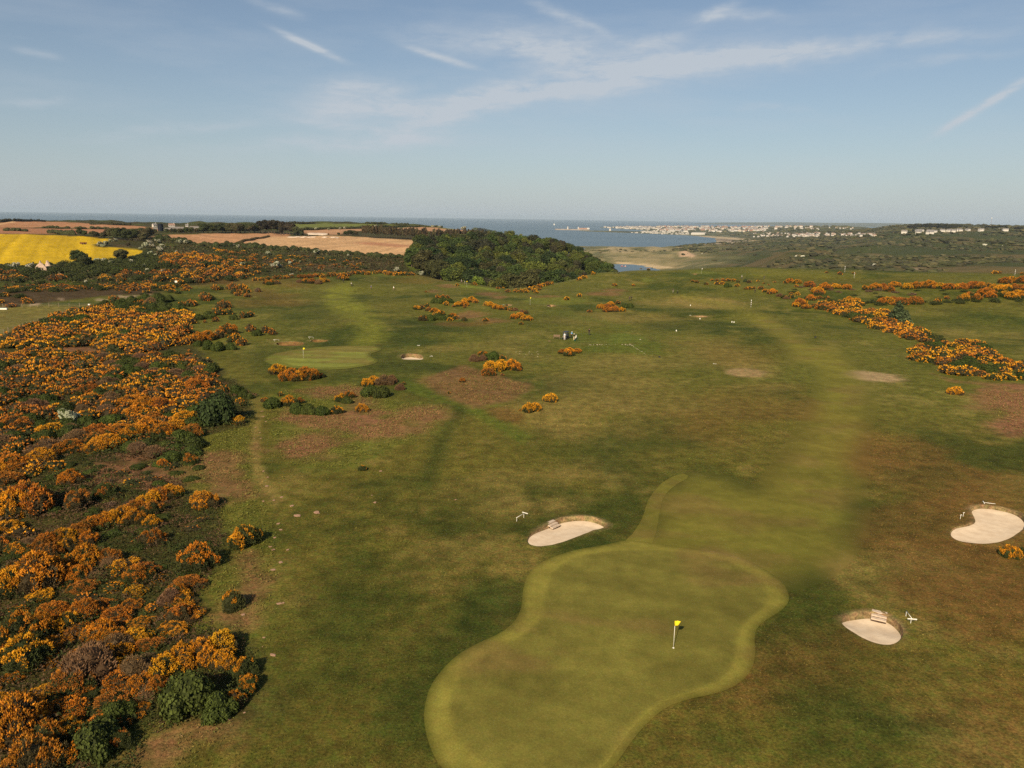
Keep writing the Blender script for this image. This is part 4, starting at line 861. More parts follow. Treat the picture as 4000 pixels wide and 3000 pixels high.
STUFFQ = []      # (x, y, R, zs, kind): plants beyond the count, merged into one mass at the end
QUEUE = []       # candidate single plants (size in the picture, args)
KN = {'o': 'orange flowering gorse bush', 'y': 'bright yellow orange gorse bush', 'm': 'half flowered gorse bush', 's': 'nearly bare gorse bush', 'g': 'dark green bramble bush', 'b': 'brown dead gorse bush'}
def put(px, py, rpx, kind, label=None, group=None, zs=1.0, drop=.5):
    zs *= 1.28
    x, y = ground_at(px, py+rpx*drop); D = math.hypot(x, y); sl = math.sqrt(D*D+CAMZ**2)
    R = rpx/F*sl*.97
    QUEUE.append((rpx*(3 if label else 1), x, y, R, kind, label, group, zs))
def scatter(pts, spacing, Rr, kinds, label, group, seed, dens=1.0, noise=(0, 1), nsc=14.0, zs=.9):
    """fills an outline on the ground with single bushes, never closer than spacing x distance"""
    rng = np.random.default_rng(seed); g = poly_ground(pts, 30); lo, hi = g.min(0), g.max(0); n = int((hi-lo).prod()/spacing**2*5); n = min(n, 60000)
    X = rng.uniform(lo[0], hi[0], n); Y = rng.uniform(lo[1], hi[1], n); k = sdf(g, X, Y) > 0; X, Y = X[k], Y[k]; nz = fbm(X/nsc, Y/nsc, 3, seed)
    cell = {}; out = []
    for x, y, q in zip(X, Y, nz):
        if q < noise[0] or rng.random() > dens: continue
        c = (int(x//spacing), int(y//spacing)); ok = True
        for i in (-1, 0, 1):
            for j in (-1, 0, 1):
                for (a, b) in cell.get((c[0]+i, c[1]+j), ()):
                    if (a-x)**2+(b-y)**2 < spacing**2: ok = False
        if ok: cell.setdefault(c, []).append((x, y)); out.append((x, y, q))
    for x, y, q in out:
        D = math.hypot(x, y); R = rng.uniform(*Rr); t = (q-.5)*2.4+.5+rng.normal()*.18; kk = kinds[int(np.clip(t, 0, .999)*len(kinds))]
        QUEUE.append((R/D*F, x, y, R, kk, KN[kk]+' '+label, group, zs*rng.uniform(.8, 1.15)))
GL = 'gorse in the dense bank on the left'
# --- the bank on the left: outlines of the thick gorse
scatter(z6([(50, 660), (100, 570), (200, 510), (350, 470), (520, 400), (700, 390), (900, 350), (1100, 350), (1300, 390), (1380, 470), (1330, 560), (1280, 620), (1200, 680), (1000, 700), (850, 700), (700, 650), (500, 660), (300, 670)]), 2.7, (2.0, 3.2), 'gmooyoooo', 'in the dense upper bank below the fence line', 'gorse in the upper left bank', 1, zs=.8)
scatter([(-40, 800), (0, 776), (60, 762), (150, 766), (250, 772), (330, 772), (390, 772), (450, 790), (462, 808), (440, 822), (480, 845), (430, 870), (420, 940), (425, 975), (380, 1000), (300, 985), (240, 975), (150, 985), (110, 1015), (40, 1030), (-60, 1060)], 2.15, (1.3, 2.4), 'ggbmooooooo', 'crowded into the middle of the left bank', 'gorse in the middle left bank', 2, dens=.85, zs=.85)
scatter([(-60, 1080), (0, 1060), (30, 1060), (60, 1130), (70, 1190), (20, 1215), (-80, 1230)], 2.0, (1.1, 1.7), 'mooosb', 'near the left edge of the picture', 'gorse at the left edge', 3)
scatter([(-80, 1230), (60, 1200), (150, 1215), (260, 1210), (400, 1230), (430, 1300), (400, 1360), (330, 1400), (330, 1480), (300, 1560), (200, 1640), (100, 1690), (-200, 1690)], 1.75, (.9, 1.6), 'ggggbbsmmo', 'low in the lower left thicket', 'undergrowth of the lower left thicket', 4, zs=.62)
scatter([(60, 1020), (140, 1000), (300, 1010), (440, 950), (450, 1000), (400, 1050), (300, 1085), (200, 1110), (100, 1110)], 1.9, (.7, 1.3), 'gggsb', 'kept low between the gorse on the left bank', 'low bushes between the gorse', 5, dens=.8, zs=.55)
scatter([(200, 1150), (330, 1110), (460, 1110), (450, 1240), (330, 1250), (240, 1230)], 2.0, (.7, 1.2), 'ggggs', 'below the long gorse ridge on the left', 'brambles below the gorse ridge', 6, zs=.5)
# single bushes of the lower left
for (vx, vy, r, k, lab) in [(154, 1033, 25, 'o', 'round orange gorse bush alone above the big dome of gorse on the left'), (63, 1077, 48, 'o', 'large orange dome of gorse with dark foot near the left edge'), (30, 1090, 40, 'o', None), (162, 1083, 28, 'm', 'sparse gorse bush right of the large orange dome'), (231, 1061, 25, 's', 'thin gorse bush with few flowers on the red bracken'),
    (352, 1000, 13, 'o', 'small bright gorse tuft below the white hawthorn'), (407, 992, 18, 'm', 'small gorse bush at the right end of the bracken gap'), (443, 1080, 28, 'o', 'round gorse bush at the upper right end of the long ridge'), (327, 1127, 20, 'm', None), (333, 1160, 25, 'm', None), (187, 1201, 34, 'o', None), (234, 1201, 24, 'o', None), (170, 1240, 26, 'o', None),
    (429, 1200, 40, 'm', 'upright gorse bush with gaps in its flowers below the long ridge'), (531, 1157, 36, 'm', 'lone dome shaped gorse bush beside the worn path'), (503, 1297, 30, 's', 'spiky sparse gorse bush beside the path edge'), (82, 1235, 52, 'o', 'wide orange gorse clump at lower left'), (27, 1256, 40, 'o', None), (297, 1243, 30, 'm', None), (370, 1290, 30, 'b', None), (385, 1275, 22, 'm', None), (392, 1325, 28, 'm', None),
    (192, 1316, 30, 'o', None), (150, 1343, 28, 'm', None), (45, 1361, 45, 'm', None), (54, 1409, 46, 'm', None), (219, 1362, 30, 'o', None), (200, 1430, 58, 'b', 'large brown dead gorse bush in the lower left thicket'), (162, 1475, 36, 'o', None), (250, 1390, 30, 'b', None), (290, 1445, 40, 'b', None), (300, 1480, 30, 'm', None),
    (358, 1440, 34, 'y', None), (395, 1415, 36, 'y', 'bright yellow orange gorse mass behind the bramble mound, its middle'), (438, 1405, 36, 'y', None), (482, 1388, 36, 'y', 'bright gorse bush at the right top of the big near clump'), (484, 1422, 30, 'y', None), (340, 1478, 26, 'o', None), (420, 1492, 66, 'g', 'large leafy green bramble mound in front of the brightest gorse'), (470, 1520, 40, 'g', None), (540, 1475, 26, 'm', None), (508, 1508, 24, 'm', None), (472, 1528, 18, 'm', None), (530, 1440, 30, 's', None),
    (45, 1548, 62, 'o', 'big orange gorse bush in the lower left corner'), (100, 1590, 40, 'm', None), (150, 1571, 26, 'm', None), (200, 1600, 55, 'g', None), (262, 1600, 26, 's', None), (70, 1640, 55, 'm', None), (250, 1540, 36, 'g', None), (130, 1640, 36, 'm', None)]:
    put(vx, vy, r, k, lab or {'o': 'orange gorse bush in the tangled lower left thicket', 'y': 'bright yellow orange gorse in the nearest big clump', 'm': 'half flowered gorse bush in the lower left thicket', 's': 'nearly bare gorse bush in the lower left thicket', 'b': 'brown dead gorse bush in the lower left thicket', 'g': 'green bramble mound in the lower left thicket'}[k], 'near left thicket')
for i, (vx, vy) in enumerate([(91, 1180), (108, 1168), (124, 1163), (145, 1158), (165, 1148), (186, 1140), (206, 1131), (227, 1124), (247, 1117), (268, 1108), (289, 1098), (310, 1087), (330, 1077), (350, 1069), (368, 1062), (110, 1190), (150, 1178), (190, 1165), (290, 1118), (330, 1098)]):
    put(vx, vy, 23, 'o' if i < 15 else 'm', 'orange gorse bush in the long ridge rising to the right', 'long gorse ridge on the left')
# spurs of the upper bank
for (zx, zy, r, k) in [(1370, 340, 40, 'o'), (1310, 345, 30, 'm'), (1430, 440, 40, 'g'), (1500, 425, 50, 'g'), (1580, 400, 50, 'm'), (1650, 400, 40, 'm'), (1690, 440, 35, 'g'), (1750, 425, 40, 'm'), (1810, 420, 35, 'o'), (1560, 458, 28, 'o'), (1475, 473, 15, 'o'),
    (1350, 610, 50, 'o'), (1420, 590, 60, 'o'), (1500, 575, 60, 'o'), (1580, 560, 50, 'o'), (1640, 530, 60, 'm'), (1700, 590, 55, 'o'), (1740, 620, 45, 'o'), (1500, 640, 60, 'g'), (1580, 650, 60, 'g'), (1660, 650, 50, 'g'), (1430, 630, 40, 'g'), (1800, 520, 45, 'm'), (1860, 550, 45, 'g'), (1910, 530, 45, 'm'), (1955, 545, 38, 'm'),
    (1470, 295, 50, 'o'), (1520, 300, 30, 'g'), (1400, 340, 30, 'm'), (1615, 350, 50, 'o'), (1640, 345, 35, 'o'), (1680, 222, 45, 'o'), (1740, 225, 40, 'o'), (1690, 252, 45, 'o'), (1780, 283, 27, 'o'), (1550, 227, 32, 'o'), (1590, 230, 22, 'g'), (1860, 245, 25, 'b'), (1770, 250, 30, 'm'), (1710, 275, 25, 'o'), (820, 313, 40, 'o'), (860, 345, 50, 'g'), (950, 325, 60, 'g'), (1050, 310, 60, 'g'), (1150, 310, 60, 'g'), (1220, 305, 40, 'g'), (760, 345, 45, 'g'), (880, 330, 40, 'g'), (1090, 330, 50, 'b'),
    (1365, 685, 16, 'o'), (1450, 805, 55, 'o'), (1400, 790, 50, 'o'), (1350, 775, 50, 'o'), (1480, 830, 35, 'o'), (1440, 930, 40, 'o'), (1480, 945, 25, 'o'), (1620, 960, 50, 'm'), (1700, 960, 60, 'g'), (1760, 990, 50, 'g'), (1800, 1010, 35, 'g'), (1770, 1060, 35, 'm'), (1730, 1040, 30, 'o')]:
    X = z6([(zx, zy)])[0]; put(X[0], X[1], r*.3, k, {'o': 'orange gorse bush at the outer edge of the left bank', 'm': 'half flowered gorse bush at the outer edge of the left bank', 'g': 'dark green bush at the outer edge of the left bank', 'b': 'brown bush at the outer edge of the left bank'}[k], 'outer bushes of the left bank')
    QUEUE[-1] = (r*.3*1.5,)+QUEUE[-1][1:]
for (zx, zy, r, lab) in [(1525, 1165, 55, 'left part of the gorse pair in front of the dark evergreen'), (1600, 1160, 60, 'right part of the gorse pair in front of the dark evergreen'), (1725, 1175, 48, 'small round gorse bush right of the dark evergreen by the path')]:
    X = z6([(zx, zy)])[0]; put(X[0], X[1]+2, r*.3, 'y', lab)
# orange line along the far edge of the bank, and the little valley behind
scatter([(-60, 628), (0, 622), (100, 617), (250, 613), (370, 613), (400, 619), (330, 628), (200, 627), (80, 632), (-60, 638)], 4.2, (1.8, 3.0), 'gmoooo', 'in the line along the far edge of the left bank', 'gorse line on the far left edge', 7, zs=.7)
scatter([(270, 632), (380, 620), (420, 622), (380, 640), (300, 645)], 5, (1.4, 2.2), 'gmoo', 'in the line along the far edge of the left bank', 'gorse line on the far left edge', 8, dens=.5, zs=.7)
scatter([(-60, 660), (0, 640), (70, 640), (90, 655), (0, 670)], 5, (1.6, 2.6), 'gmoo', 'above the pasture at the left edge', 'gorse above the pasture', 9, dens=.7, zs=.7)
scatter(z1([(1400, 480), (1800, 480), (2000, 530), (2160, 640), (2140, 690), (1700, 715), (1350, 720), (1330, 640), (1420, 560)]), 6, (2.6, 4.4), 'gmooooo', 'on the far slope beyond the left bank', 'gorse on the far valley slope', 10, zs=.85)
scatter(z1([(1850, 420), (2212, 470), (2212, 620), (2100, 560), (1900, 500)]), 7, (2.4, 3.8), 'ggmoo', 'on the far slope beyond the left bank', 'gorse on the far valley slope', 11, dens=.6, zs=.6)
scatter(z1([(-100, 700), (0, 640), (150, 640), (450, 660), (900, 650), (1300, 600), (1340, 700), (900, 720), (300, 740), (-100, 760)]), 7.5, (2.6, 4.0), 'gggmoo', 'in the dark scrub below the ruin', 'gorse in the scrub below the ruin', 12, dens=.8, zs=.8)
scatter(z2([(0, 420), (300, 440), (500, 450), (1000, 470), (1050, 550), (650, 550), (300, 570), (0, 600)]), 8, (2.4, 3.8), 'gggmmoo', 'on the brown slope below the ploughed field', 'gorse below the ploughed field', 13, dens=.55, zs=.6)
scatter(z1([(0, 620), (50, 590), (450, 590), (620, 560), (1150, 530), (1300, 480), (1400, 560), (1300, 640), (900, 640), (400, 650), (0, 640)]), 6.5, (3.0, 4.8), 'ggggg', 'below the ruin and the yellow field', 'scrub below the yellow field', 14, zs=.8)
# right hand belts
scatter(a5([(190, 400), (300, 365), (450, 350), (600, 365), (640, 405), (720, 430), (890, 440), (900, 490), (1040, 560), (1130, 600), (1280, 680), (1250, 730), (1100, 700), (980, 650), (780, 600), (560, 515), (400, 455), (230, 420)]), 2.9, (2.0, 3.2), 'gmooyoo', 'in the slanting belt right of the fairway', 'gorse in the slanting right belt', 15, zs=.72)
scatter(a5([(1110, 860), (1200, 790), (1330, 740), (1500, 745), (1740, 720), (1800, 760), (1830, 830), (1950, 890), (2080, 950), (2400, 930), (2400, 1120), (2000, 1090), (1700, 1080), (1560, 1040), (1350, 1000), (1360, 960), (1210, 910)]), 2.7, (1.6, 2.6), 'gmoyyoo', 'in the broad clump at the right edge', 'gorse clump at the right edge', 16, zs=.72)
scatter(a5([(1130, 620), (1280, 640), (1450, 690), (1440, 735), (1300, 735), (1200, 690)]), 3.2, (1.2, 1.9), 'gggb', 'between the two right gorse clumps', 'dark bushes between the right clumps', 17, zs=.6)
scatter(a5([(620, 350), (800, 330), (950, 330), (1230, 345), (1600, 335), (1900, 310), (2300, 320), (2300, 345), (1900, 345), (1500, 365), (1150, 375), (800, 385), (640, 385)]), 4.2, (1.6, 2.5), 'gggggmo', 'in the low hedge line along the right rough', 'dark hedge line on the right', 18, zs=.62)
scatter(a5([(0, 200), (300, 200), (700, 220), (1000, 230), (1500, 230), (1750, 230), (1600, 270), (1200, 280), (800, 300), (400, 290), (0, 260)]), 6.5, (1.2, 2.2), 'gggbb', 'low in the far right gorse belt', 'low scrub in the far right belt', 19, dens=.8, zs=.45)
B5 = [(30, 145, 30), (160, 170, 40), (240, 230, 45), (225, 250, 35), (300, 185, 40), (330, 205, 30), (400, 190, 35), (500, 195, 35), (680, 205, 30), (780, 190, 40), (740, 205, 35), (860, 190, 35), (960, 172, 38), (920, 215, 40), (1080, 192, 40), (1120, 185, 35), (1180, 182, 45), (1250, 175, 40), (1300, 172, 50), (1350, 185, 40), (1400, 188, 40), (1500, 195, 40), (1560, 195, 35), (1620, 192, 40), (1700, 180, 40), (1750, 180, 45), (1800, 185, 40), (1860, 195, 40), (1920, 205, 35), (1980, 210, 40), (2050, 212, 45), (2110, 208, 45), (2170, 212, 45), (2220, 215, 45), (1850, 245, 50), (1800, 250, 40), (1750, 290, 40), (1690, 285, 45), (1640, 295, 45), (1600, 305, 35), (2030, 265, 40), (2090, 285, 45), (2150, 262, 45), (2200, 275, 45), (1880, 275, 40), (850, 330, 40), (900, 322, 40), (950, 320, 40), (1010, 325, 40), (1060, 330, 40), (1150, 325, 50), (1180, 335, 40), (1390, 320, 25), (1370, 330, 20), (1470, 300, 20), (55, 345, 45), (30, 365, 30), (90, 340, 30), (160, 298, 38), (120, 382, 32), (250, 298, 22), (320, 300, 25), (480, 325, 28), (530, 315, 35), (590, 325, 32), (760, 330, 14), (2030, 135, 40), (2090, 130, 40), (2190, 130, 45)]
for (x, y, r) in B5:
    X = a5([(x, y)])[0]; put(X[0], X[1], r*.225*1.35, 'o' if random.random() < .8 else 'm', 'orange gorse bush in the far belt across the right side', 'gorse in the far right belt', .85)
for (x, y, r, k, lab) in [(1555, 1190, 70, 'y', 'lone bright yellow gorse bush on the grass below the right clump')]:
    X = a5([(x, y)])[0]; put(X[0], X[1], r*.225, k, lab, None, .8); X2 = (X[0], X[1])
for (x, y, r, k, lab) in [(318, 597, 18, 's', 'small dull gorse bush left of the two round far ones'), (445, 605, 28, 'o', 'small round orange gorse on the far plateau'), (577, 605, 18, 'o', 'small round gorse just behind the striped post on the far plateau'), (1930, 597, 30, 'o', None), (1975, 600, 25, 'o', None), (2195, 608, 20, 'o', None)]:
    X = z5([(x, y)])[0]; put(X[0], X[1], r*.225, k, lab or 'orange gorse bush at the far right plateau edge', None if lab else 'far right plateau gorse', .8)
B4 = [(750, 140, 22, 'o'), (790, 145, 28, 'm'), (880, 165, 25, 'm'), (940, 130, 20, 'o'), (985, 130, 22, 'o'), (1040, 130, 28, 'o'), (1090, 128, 28, 'o'), (1145, 130, 25, 'o'), (990, 160, 30, 'y'), (1040, 158, 30, 'y'), (1080, 177, 45, 'g'), (1180, 180, 28, 'y'), (1190, 145, 20, 's'), (1300, 207, 30, 'y'), (1270, 210, 25, 'o'), (1340, 205, 25, 'o'), (1290, 145, 30, 's'), (1380, 138, 18, 'y'), (1435, 162, 16, 'o'), (1480, 175, 14, 'm'), (1540, 150, 13, 'o'), (1690, 135, 40, 'o'), (1640, 150, 28, 'o'), (1750, 145, 30, 'm'), (1880, 155, 28, 'o'), (1850, 172, 22, 'o'), (1410, 205, 32, 'o'), (1450, 232, 32, 'o'), (1520, 235, 42, 'y'), (1500, 250, 30, 'm'), (1590, 275, 35, 'b'), (1630, 290, 35, 'm'), (1690, 285, 35, 'm'), (1650, 300, 30, 'b'), (1700, 262, 25, 'o'), (1760, 260, 30, 'o'), (1750, 185, 28, 'o'), (1780, 330, 50, 'o'), (1880, 305, 45, 'o'), (1960, 222, 40, 'o'), (2030, 185, 38, 'o'), (2040, 210, 25, 'o'), (1845, 385, 33, 'm'), (2100, 175, 30, 'o'), (2180, 180, 32, 'm'), (1770, 365, 30, 's'), (1955, 295, 20, 'o'), (2045, 300, 26, 'o'), (182, 180, 18, 'o'), (5, 178, 20, 'o'), (20, 183, 14, 'm'), (255, 25, 18, 'm'), (330, 28, 22, 'm'), (365, 15, 8, 'g')]
for (x, y, r, k) in B4:
    X = a4([(x, y)])[0]; put(X[0], X[1], r*.225, k, {'g': 'dark green round bush among the far right gorse', 'b': 'brown bare bush at the start of the right gorse belt'}.get(k, 'gorse bush scattered at the start of the right gorse belt') if y > 100 and x > 600 else 'tiny gorse bush on the far middle plateau', 'gorse at the start of the right belt' if x > 600 else 'tiny far gorse', .85)
# the middle of the course
B2 = [(460, 260, 28, 'o'), (510, 258, 30, 'o'), (550, 262, 28, 'o'), (440, 292, 50, 'g'), (510, 290, 60, 'g'), (570, 295, 45, 'g'), (540, 318, 35, 'o'), (700, 295, 40, 'y'), (760, 285, 45, 'y'), (795, 300, 32, 'o'), (690, 320, 45, 'y'), (640, 325, 40, 'y'), (600, 342, 18, 'o'), (700, 350, 20, 'o'), (280, 355, 38, 'm'), (320, 350, 34, 'o'), (375, 335, 30, 'm'), (390, 368, 35, 'o'), (430, 378, 38, 'o'), (460, 380, 22, 'o'), (490, 400, 40, 'm'), (440, 408, 30, 'y'), (340, 445, 45, 's'), (400, 440, 55, 'g'), (460, 430, 60, 'g'), (510, 440, 45, 'g'), (570, 455, 32, 'o'), (590, 420, 38, 'm'), (620, 440, 35, 'm'), (690, 455, 35, 's'), (880, 322, 35, 'y'), (920, 325, 40, 'y'), (960, 345, 42, 'y'), (1010, 355, 38, 'o'), (1050, 360, 35, 'o'), (1100, 370, 30, 'm'), (1130, 370, 30, 'b'), (1190, 390, 35, 'b'), (1230, 395, 32, 'm'), (1120, 430, 42, 'o'), (1170, 420, 45, 'o'), (1215, 445, 42, 'y'), (1250, 445, 38, 'y'), (1185, 490, 25, 'm')]
for (x, y, r, k) in B2:
    X = a2([(x, y)])[0]; put(X[0], X[1], r*.25, k, {'g': 'dark green bramble in the gorse group in mid course', 'b': 'brown bare gorse in the group in mid course', 's': 'nearly bare gorse in the group in mid course'}.get(k, 'bright gorse bush in the group in mid course'), 'gorse group in mid course', .9)
for (x, y, r, k, lab) in [(875, 458, 32, 'o', 'lone small gorse bush in the red bracken in mid course'), (1575, 275, 32, 'y', 'small yellow gorse bush right of the green in the hollow'), (1690, 245, 30, 'y', 'small yellow gorse bush up the slope right of the green in the hollow'), (1775, 385, 26, 'o', 'small round gorse bush left of the gorse group by the far golfers'), (630, 157, 22, 'o', None), (780, 147, 28, 'o', None), (360, 218, 15, 'o', None), (1995, 157, 25, 'o', None), (2155, 160, 18, 'o', None)]:
    X = a2([(x, y)])[0]; put(X[0], X[1], r*.25, k, lab or 'tiny gorse bush far off on the open grass', None if lab else 'tiny far gorse', .85)
for (x, y, r, k) in [(1880, 345, 42, 'o'), (1930, 345, 45, 'o'), (1990, 365, 50, 'o'), (1930, 375, 40, 'o'), (2050, 372, 38, 'y'), (2020, 310, 35, 'm'), (2080, 335, 45, 'g'), (2130, 335, 42, 'g'), (1960, 320, 40, 'o')]:
    X = a2([(x, y)])[0]; put(X[0], X[1], r*.25, k, 'green bush on the right of the gorse group by the far golfers' if k == 'g' else 'orange gorse bush in the group beside the far golfers', 'gorse group beside the far golfers', .85)
for (x, y, r, k, lab) in [(1540, 728, 50, 'o', 'left half of the low wide gorse in front of the golf cart'), (1600, 720, 62, 'o', 'middle of the low wide gorse in front of the golf cart'), (1660, 722, 50, 'o', 'right half of the low wide gorse in front of the golf cart'), (1600, 742, 60, 's', 'bare foot of the low wide gorse in front of the golf cart'), (780, 790, 62, 'b', 'brown bare gorse bush left of centre'), (850, 790, 50, 'b', 'second brown gorse bush left of centre, merging into green'), (860, 745, 55, 'm', 'gorse with few flowers behind the brown bush left of centre'), (950, 765, 70, 'g', 'green bush joined to the brown gorse left of centre'), (1020, 785, 35, 'm', 'small gorse at the right end of the brown bush left of centre')]:
    X = a2([(x, y)])[0]; put(X[0], X[1], r*.25, k, lab, None, .7 if y < 750 else .95)
for (x, y, r, k, lab) in [(268, 208, 52, 'o', 'round gorse bush left of the big dome below the striped green'), (350, 240, 62, 'o', 'left half of the big gorse dome below the striped green'), (430, 235, 66, 'o', 'right half of the big gorse dome below the striped green'), (395, 250, 50, 'm', 'green front of the big gorse dome below the striped green'), (525, 243, 24, 's', 'flat little gorse right of the big dome below the striped green'),
    (780, 285, 40, 'y', 'left orange end of the clump between the bracken patches'), (825, 270, 42, 'y', 'bright middle of the clump between the bracken patches'), (885, 270, 55, 'b', 'brown dead gorse in the clump between the bracken patches'), (930, 262, 40, 'b', 'right dead gorse of the clump between the bracken patches'), (810, 330, 60, 'g', 'left green bramble of the clump between the bracken patches'), (880, 335, 65, 'g', 'right green bramble of the clump between the bracken patches'), (980, 310, 36, 'b', 'small brown gorse right of the clump between the bracken patches'), (1000, 290, 16, 'o', None),
    (200, 385, 24, 'm', None), (290, 352, 22, 'm', None), (250, 400, 60, 'g', None), (340, 390, 50, 'm', None), (400, 390, 30, 'm', None), (380, 430, 60, 'g', None), (450, 435, 60, 'g', None), (520, 445, 55, 'g', None), (640, 372, 40, 'm', None), (680, 355, 36, 'm', None), (610, 442, 40, 's', None), (670, 385, 40, 'g', None),
    (755, 430, 42, 'y', 'lone bright yellow gorse bush on the bracken left of centre'), (1335, 272, 24, 'o', 'small gorse bush alone on the right bracken patch'), (1495, 190, 50, 'y', 'left end of the long gorse mound below the brown bush'), (1560, 185, 55, 'y', 'left middle of the long gorse mound below the brown bush'), (1620, 182, 55, 'y', 'right middle of the long gorse mound below the brown bush'), (1650, 195, 40, 'm', 'right end of the long gorse mound below the brown bush'), (1490, 225, 42, 'o', 'lower front of the long gorse mound below the brown bush'), (1565, 240, 15, 'o', None),
    (1720, 430, 48, 'y', 'left bush of the yellow pair on the open grass'), (1755, 425, 42, 'y', 'second bush of the left yellow clump on the open grass'), (1845, 372, 44, 'y', 'right bush of the yellow pair on the open grass'), (1258, 343, 14, 'm', None), (1475, 277, 8, 'y', None), (760, 778, 28, 's', 'small dark bush alone on the rough grass below the bracken'), (1668, 445, 10, 'o', None)]:
    X = g3([(x, y)])[0]; put(X[0], X[1], r*.375, k, lab or ('tiny gorse sprig on the near rough' if r < 26 else 'bush in the low row on the left bracken'), None if lab else 'small bushes on the left bracken', .95)
for (x, y, r) in [(985, 186, 20), (1030, 185, 15), (1070, 210, 28), (1140, 207, 30), (1180, 210, 32), (1220, 205, 32), (1260, 190, 32), (1300, 180, 30), (1340, 168, 32), (1375, 158, 30), (1410, 148, 34), (1440, 142, 30), (1475, 132, 26), (1300, 205, 32), (1340, 195, 24), (1310, 220, 26), (1230, 215, 26), (1530, 118, 26), (1570, 112, 26), (1610, 100, 26), (1690, 105, 30), (1720, 92, 30), (1745, 90, 22), (1700, 68, 24), (1760, 62, 22), (1800, 58, 26), (1165, 163, 20), (1275, 158, 20)]:
    X = a2([(x, y)])[0]; put(X[0], X[1], r*.25, 'y' if random.random() < .6 else 'o', 'orange gorse bush lining the notch in front of the wood', 'gorse lining the notch', .85)
for (x, y, r, k) in [(0, 120, 35, 'o'), (60, 118, 35, 'o'), (120, 112, 35, 'o'), (180, 104, 35, 'o'), (230, 100, 38, 'o'), (290, 98, 35, 'o'), (340, 96, 38, 'o'), (420, 95, 40, 'o'), (470, 92, 38, 'o'), (520, 90, 40, 'o'), (570, 84, 40, 'o'), (620, 80, 40, 'o'), (650, 92, 38, 'y'), (700, 76, 40, 'o'), (750, 70, 38, 'o'), (800, 78, 38, 'o'), (840, 76, 38, 'o'), (880, 72, 38, 'o'), (930, 58, 38, 'o'), (980, 55, 40, 'o'), (1030, 58, 40, 'o'), (1080, 62, 36, 'o'), (1140, 55, 32, 'o'), (1190, 50, 34, 'o'), (1240, 55, 38, 'o'), (1290, 65, 40, 'o'), (1340, 68, 40, 'o'), (1390, 68, 40, 'o'), (1440, 68, 40, 'o'), (1485, 68, 36, 'o'), (840, 108, 50, 'm'), (810, 105, 35, 'o'), (870, 112, 35, 'm'), (100, 148, 45, 'm'), (150, 150, 50, 'm'), (200, 152, 40, 'm'), (430, 138, 40, 'b'), (480, 135, 50, 'm'), (540, 138, 50, 'm'), (600, 145, 50, 'b'), (650, 130, 45, 'y'), (680, 135, 30, 'o'), (20, 230, 30, 'm')]:
    X = a1([(x, y)])[0]; put(X[0], X[1], r*.225, k, 'orange gorse bush on the rim above the valley left of the wood' if y < 100 else 'gorse bush in the short rows just inside the left rim', 'gorse on the rim above the valley' if y < 100 else 'gorse rows inside the rim', .8)
for (x, y, r, k, lab) in [(2180, 1192, 19, 'y', 'bright gorse bush below the kidney shaped bunker'), (2222, 1190, 18, 's', 'dark gorse bush cut by the right edge below the kidney shaped bunker')]: put(x, y, r, k, lab)
# largest 300 gorse plants of the picture stand singly, the rest is one mass
gq = sorted([q for q in QUEUE if q[4] in 'oyms'], key=lambda q: -q[0]); oq = sorted([q for q in QUEUE if q[4] in 'gb'], key=lambda q: -q[0])
NSING = 300
def ordinal(i): return ['first', 'second', 'third', 'fourth', 'fifth', 'sixth', 'seventh', 'eighth', 'ninth', 'tenth', 'eleventh', 'twelfth', 'thirteenth', 'fourteenth', 'fifteenth', 'sixteenth', 'seventeenth', 'eighteenth', 'nineteenth', 'twentieth'][i]
def number_group(group):
    by = {}
    for lst in (gq, oq):
        for i, q in enumerate(lst):
            if q[6] == group: by.setdefault(q[5], []).append((to_px(q[1], q[2], 0.0)[0], lst, i))
    for lab, qs in by.items():
        if 1 < len(qs) <= 20 and len(lab.split()) < 13:
            for n, (_, lst, i) in enumerate(sorted(qs, key=lambda t: t[0])): lst[i] = lst[i][:5]+(lab+', '+ordinal(n)+' from the left',)+lst[i][6:]
for g_ in ('near left thicket', 'long gorse ridge on the left', 'gorse group beside the far golfers', 'small bushes on the left bracken', 'gorse at the left edge', 'far right plateau gorse'): number_group(g_)
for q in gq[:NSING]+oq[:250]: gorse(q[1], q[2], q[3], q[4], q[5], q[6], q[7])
STUFFQ = gq[NSING:]+oq[250:]
print('gorse singles', len(gq[:NSING]), 'other', len(oq[:250]), 'mass', len(STUFFQ))
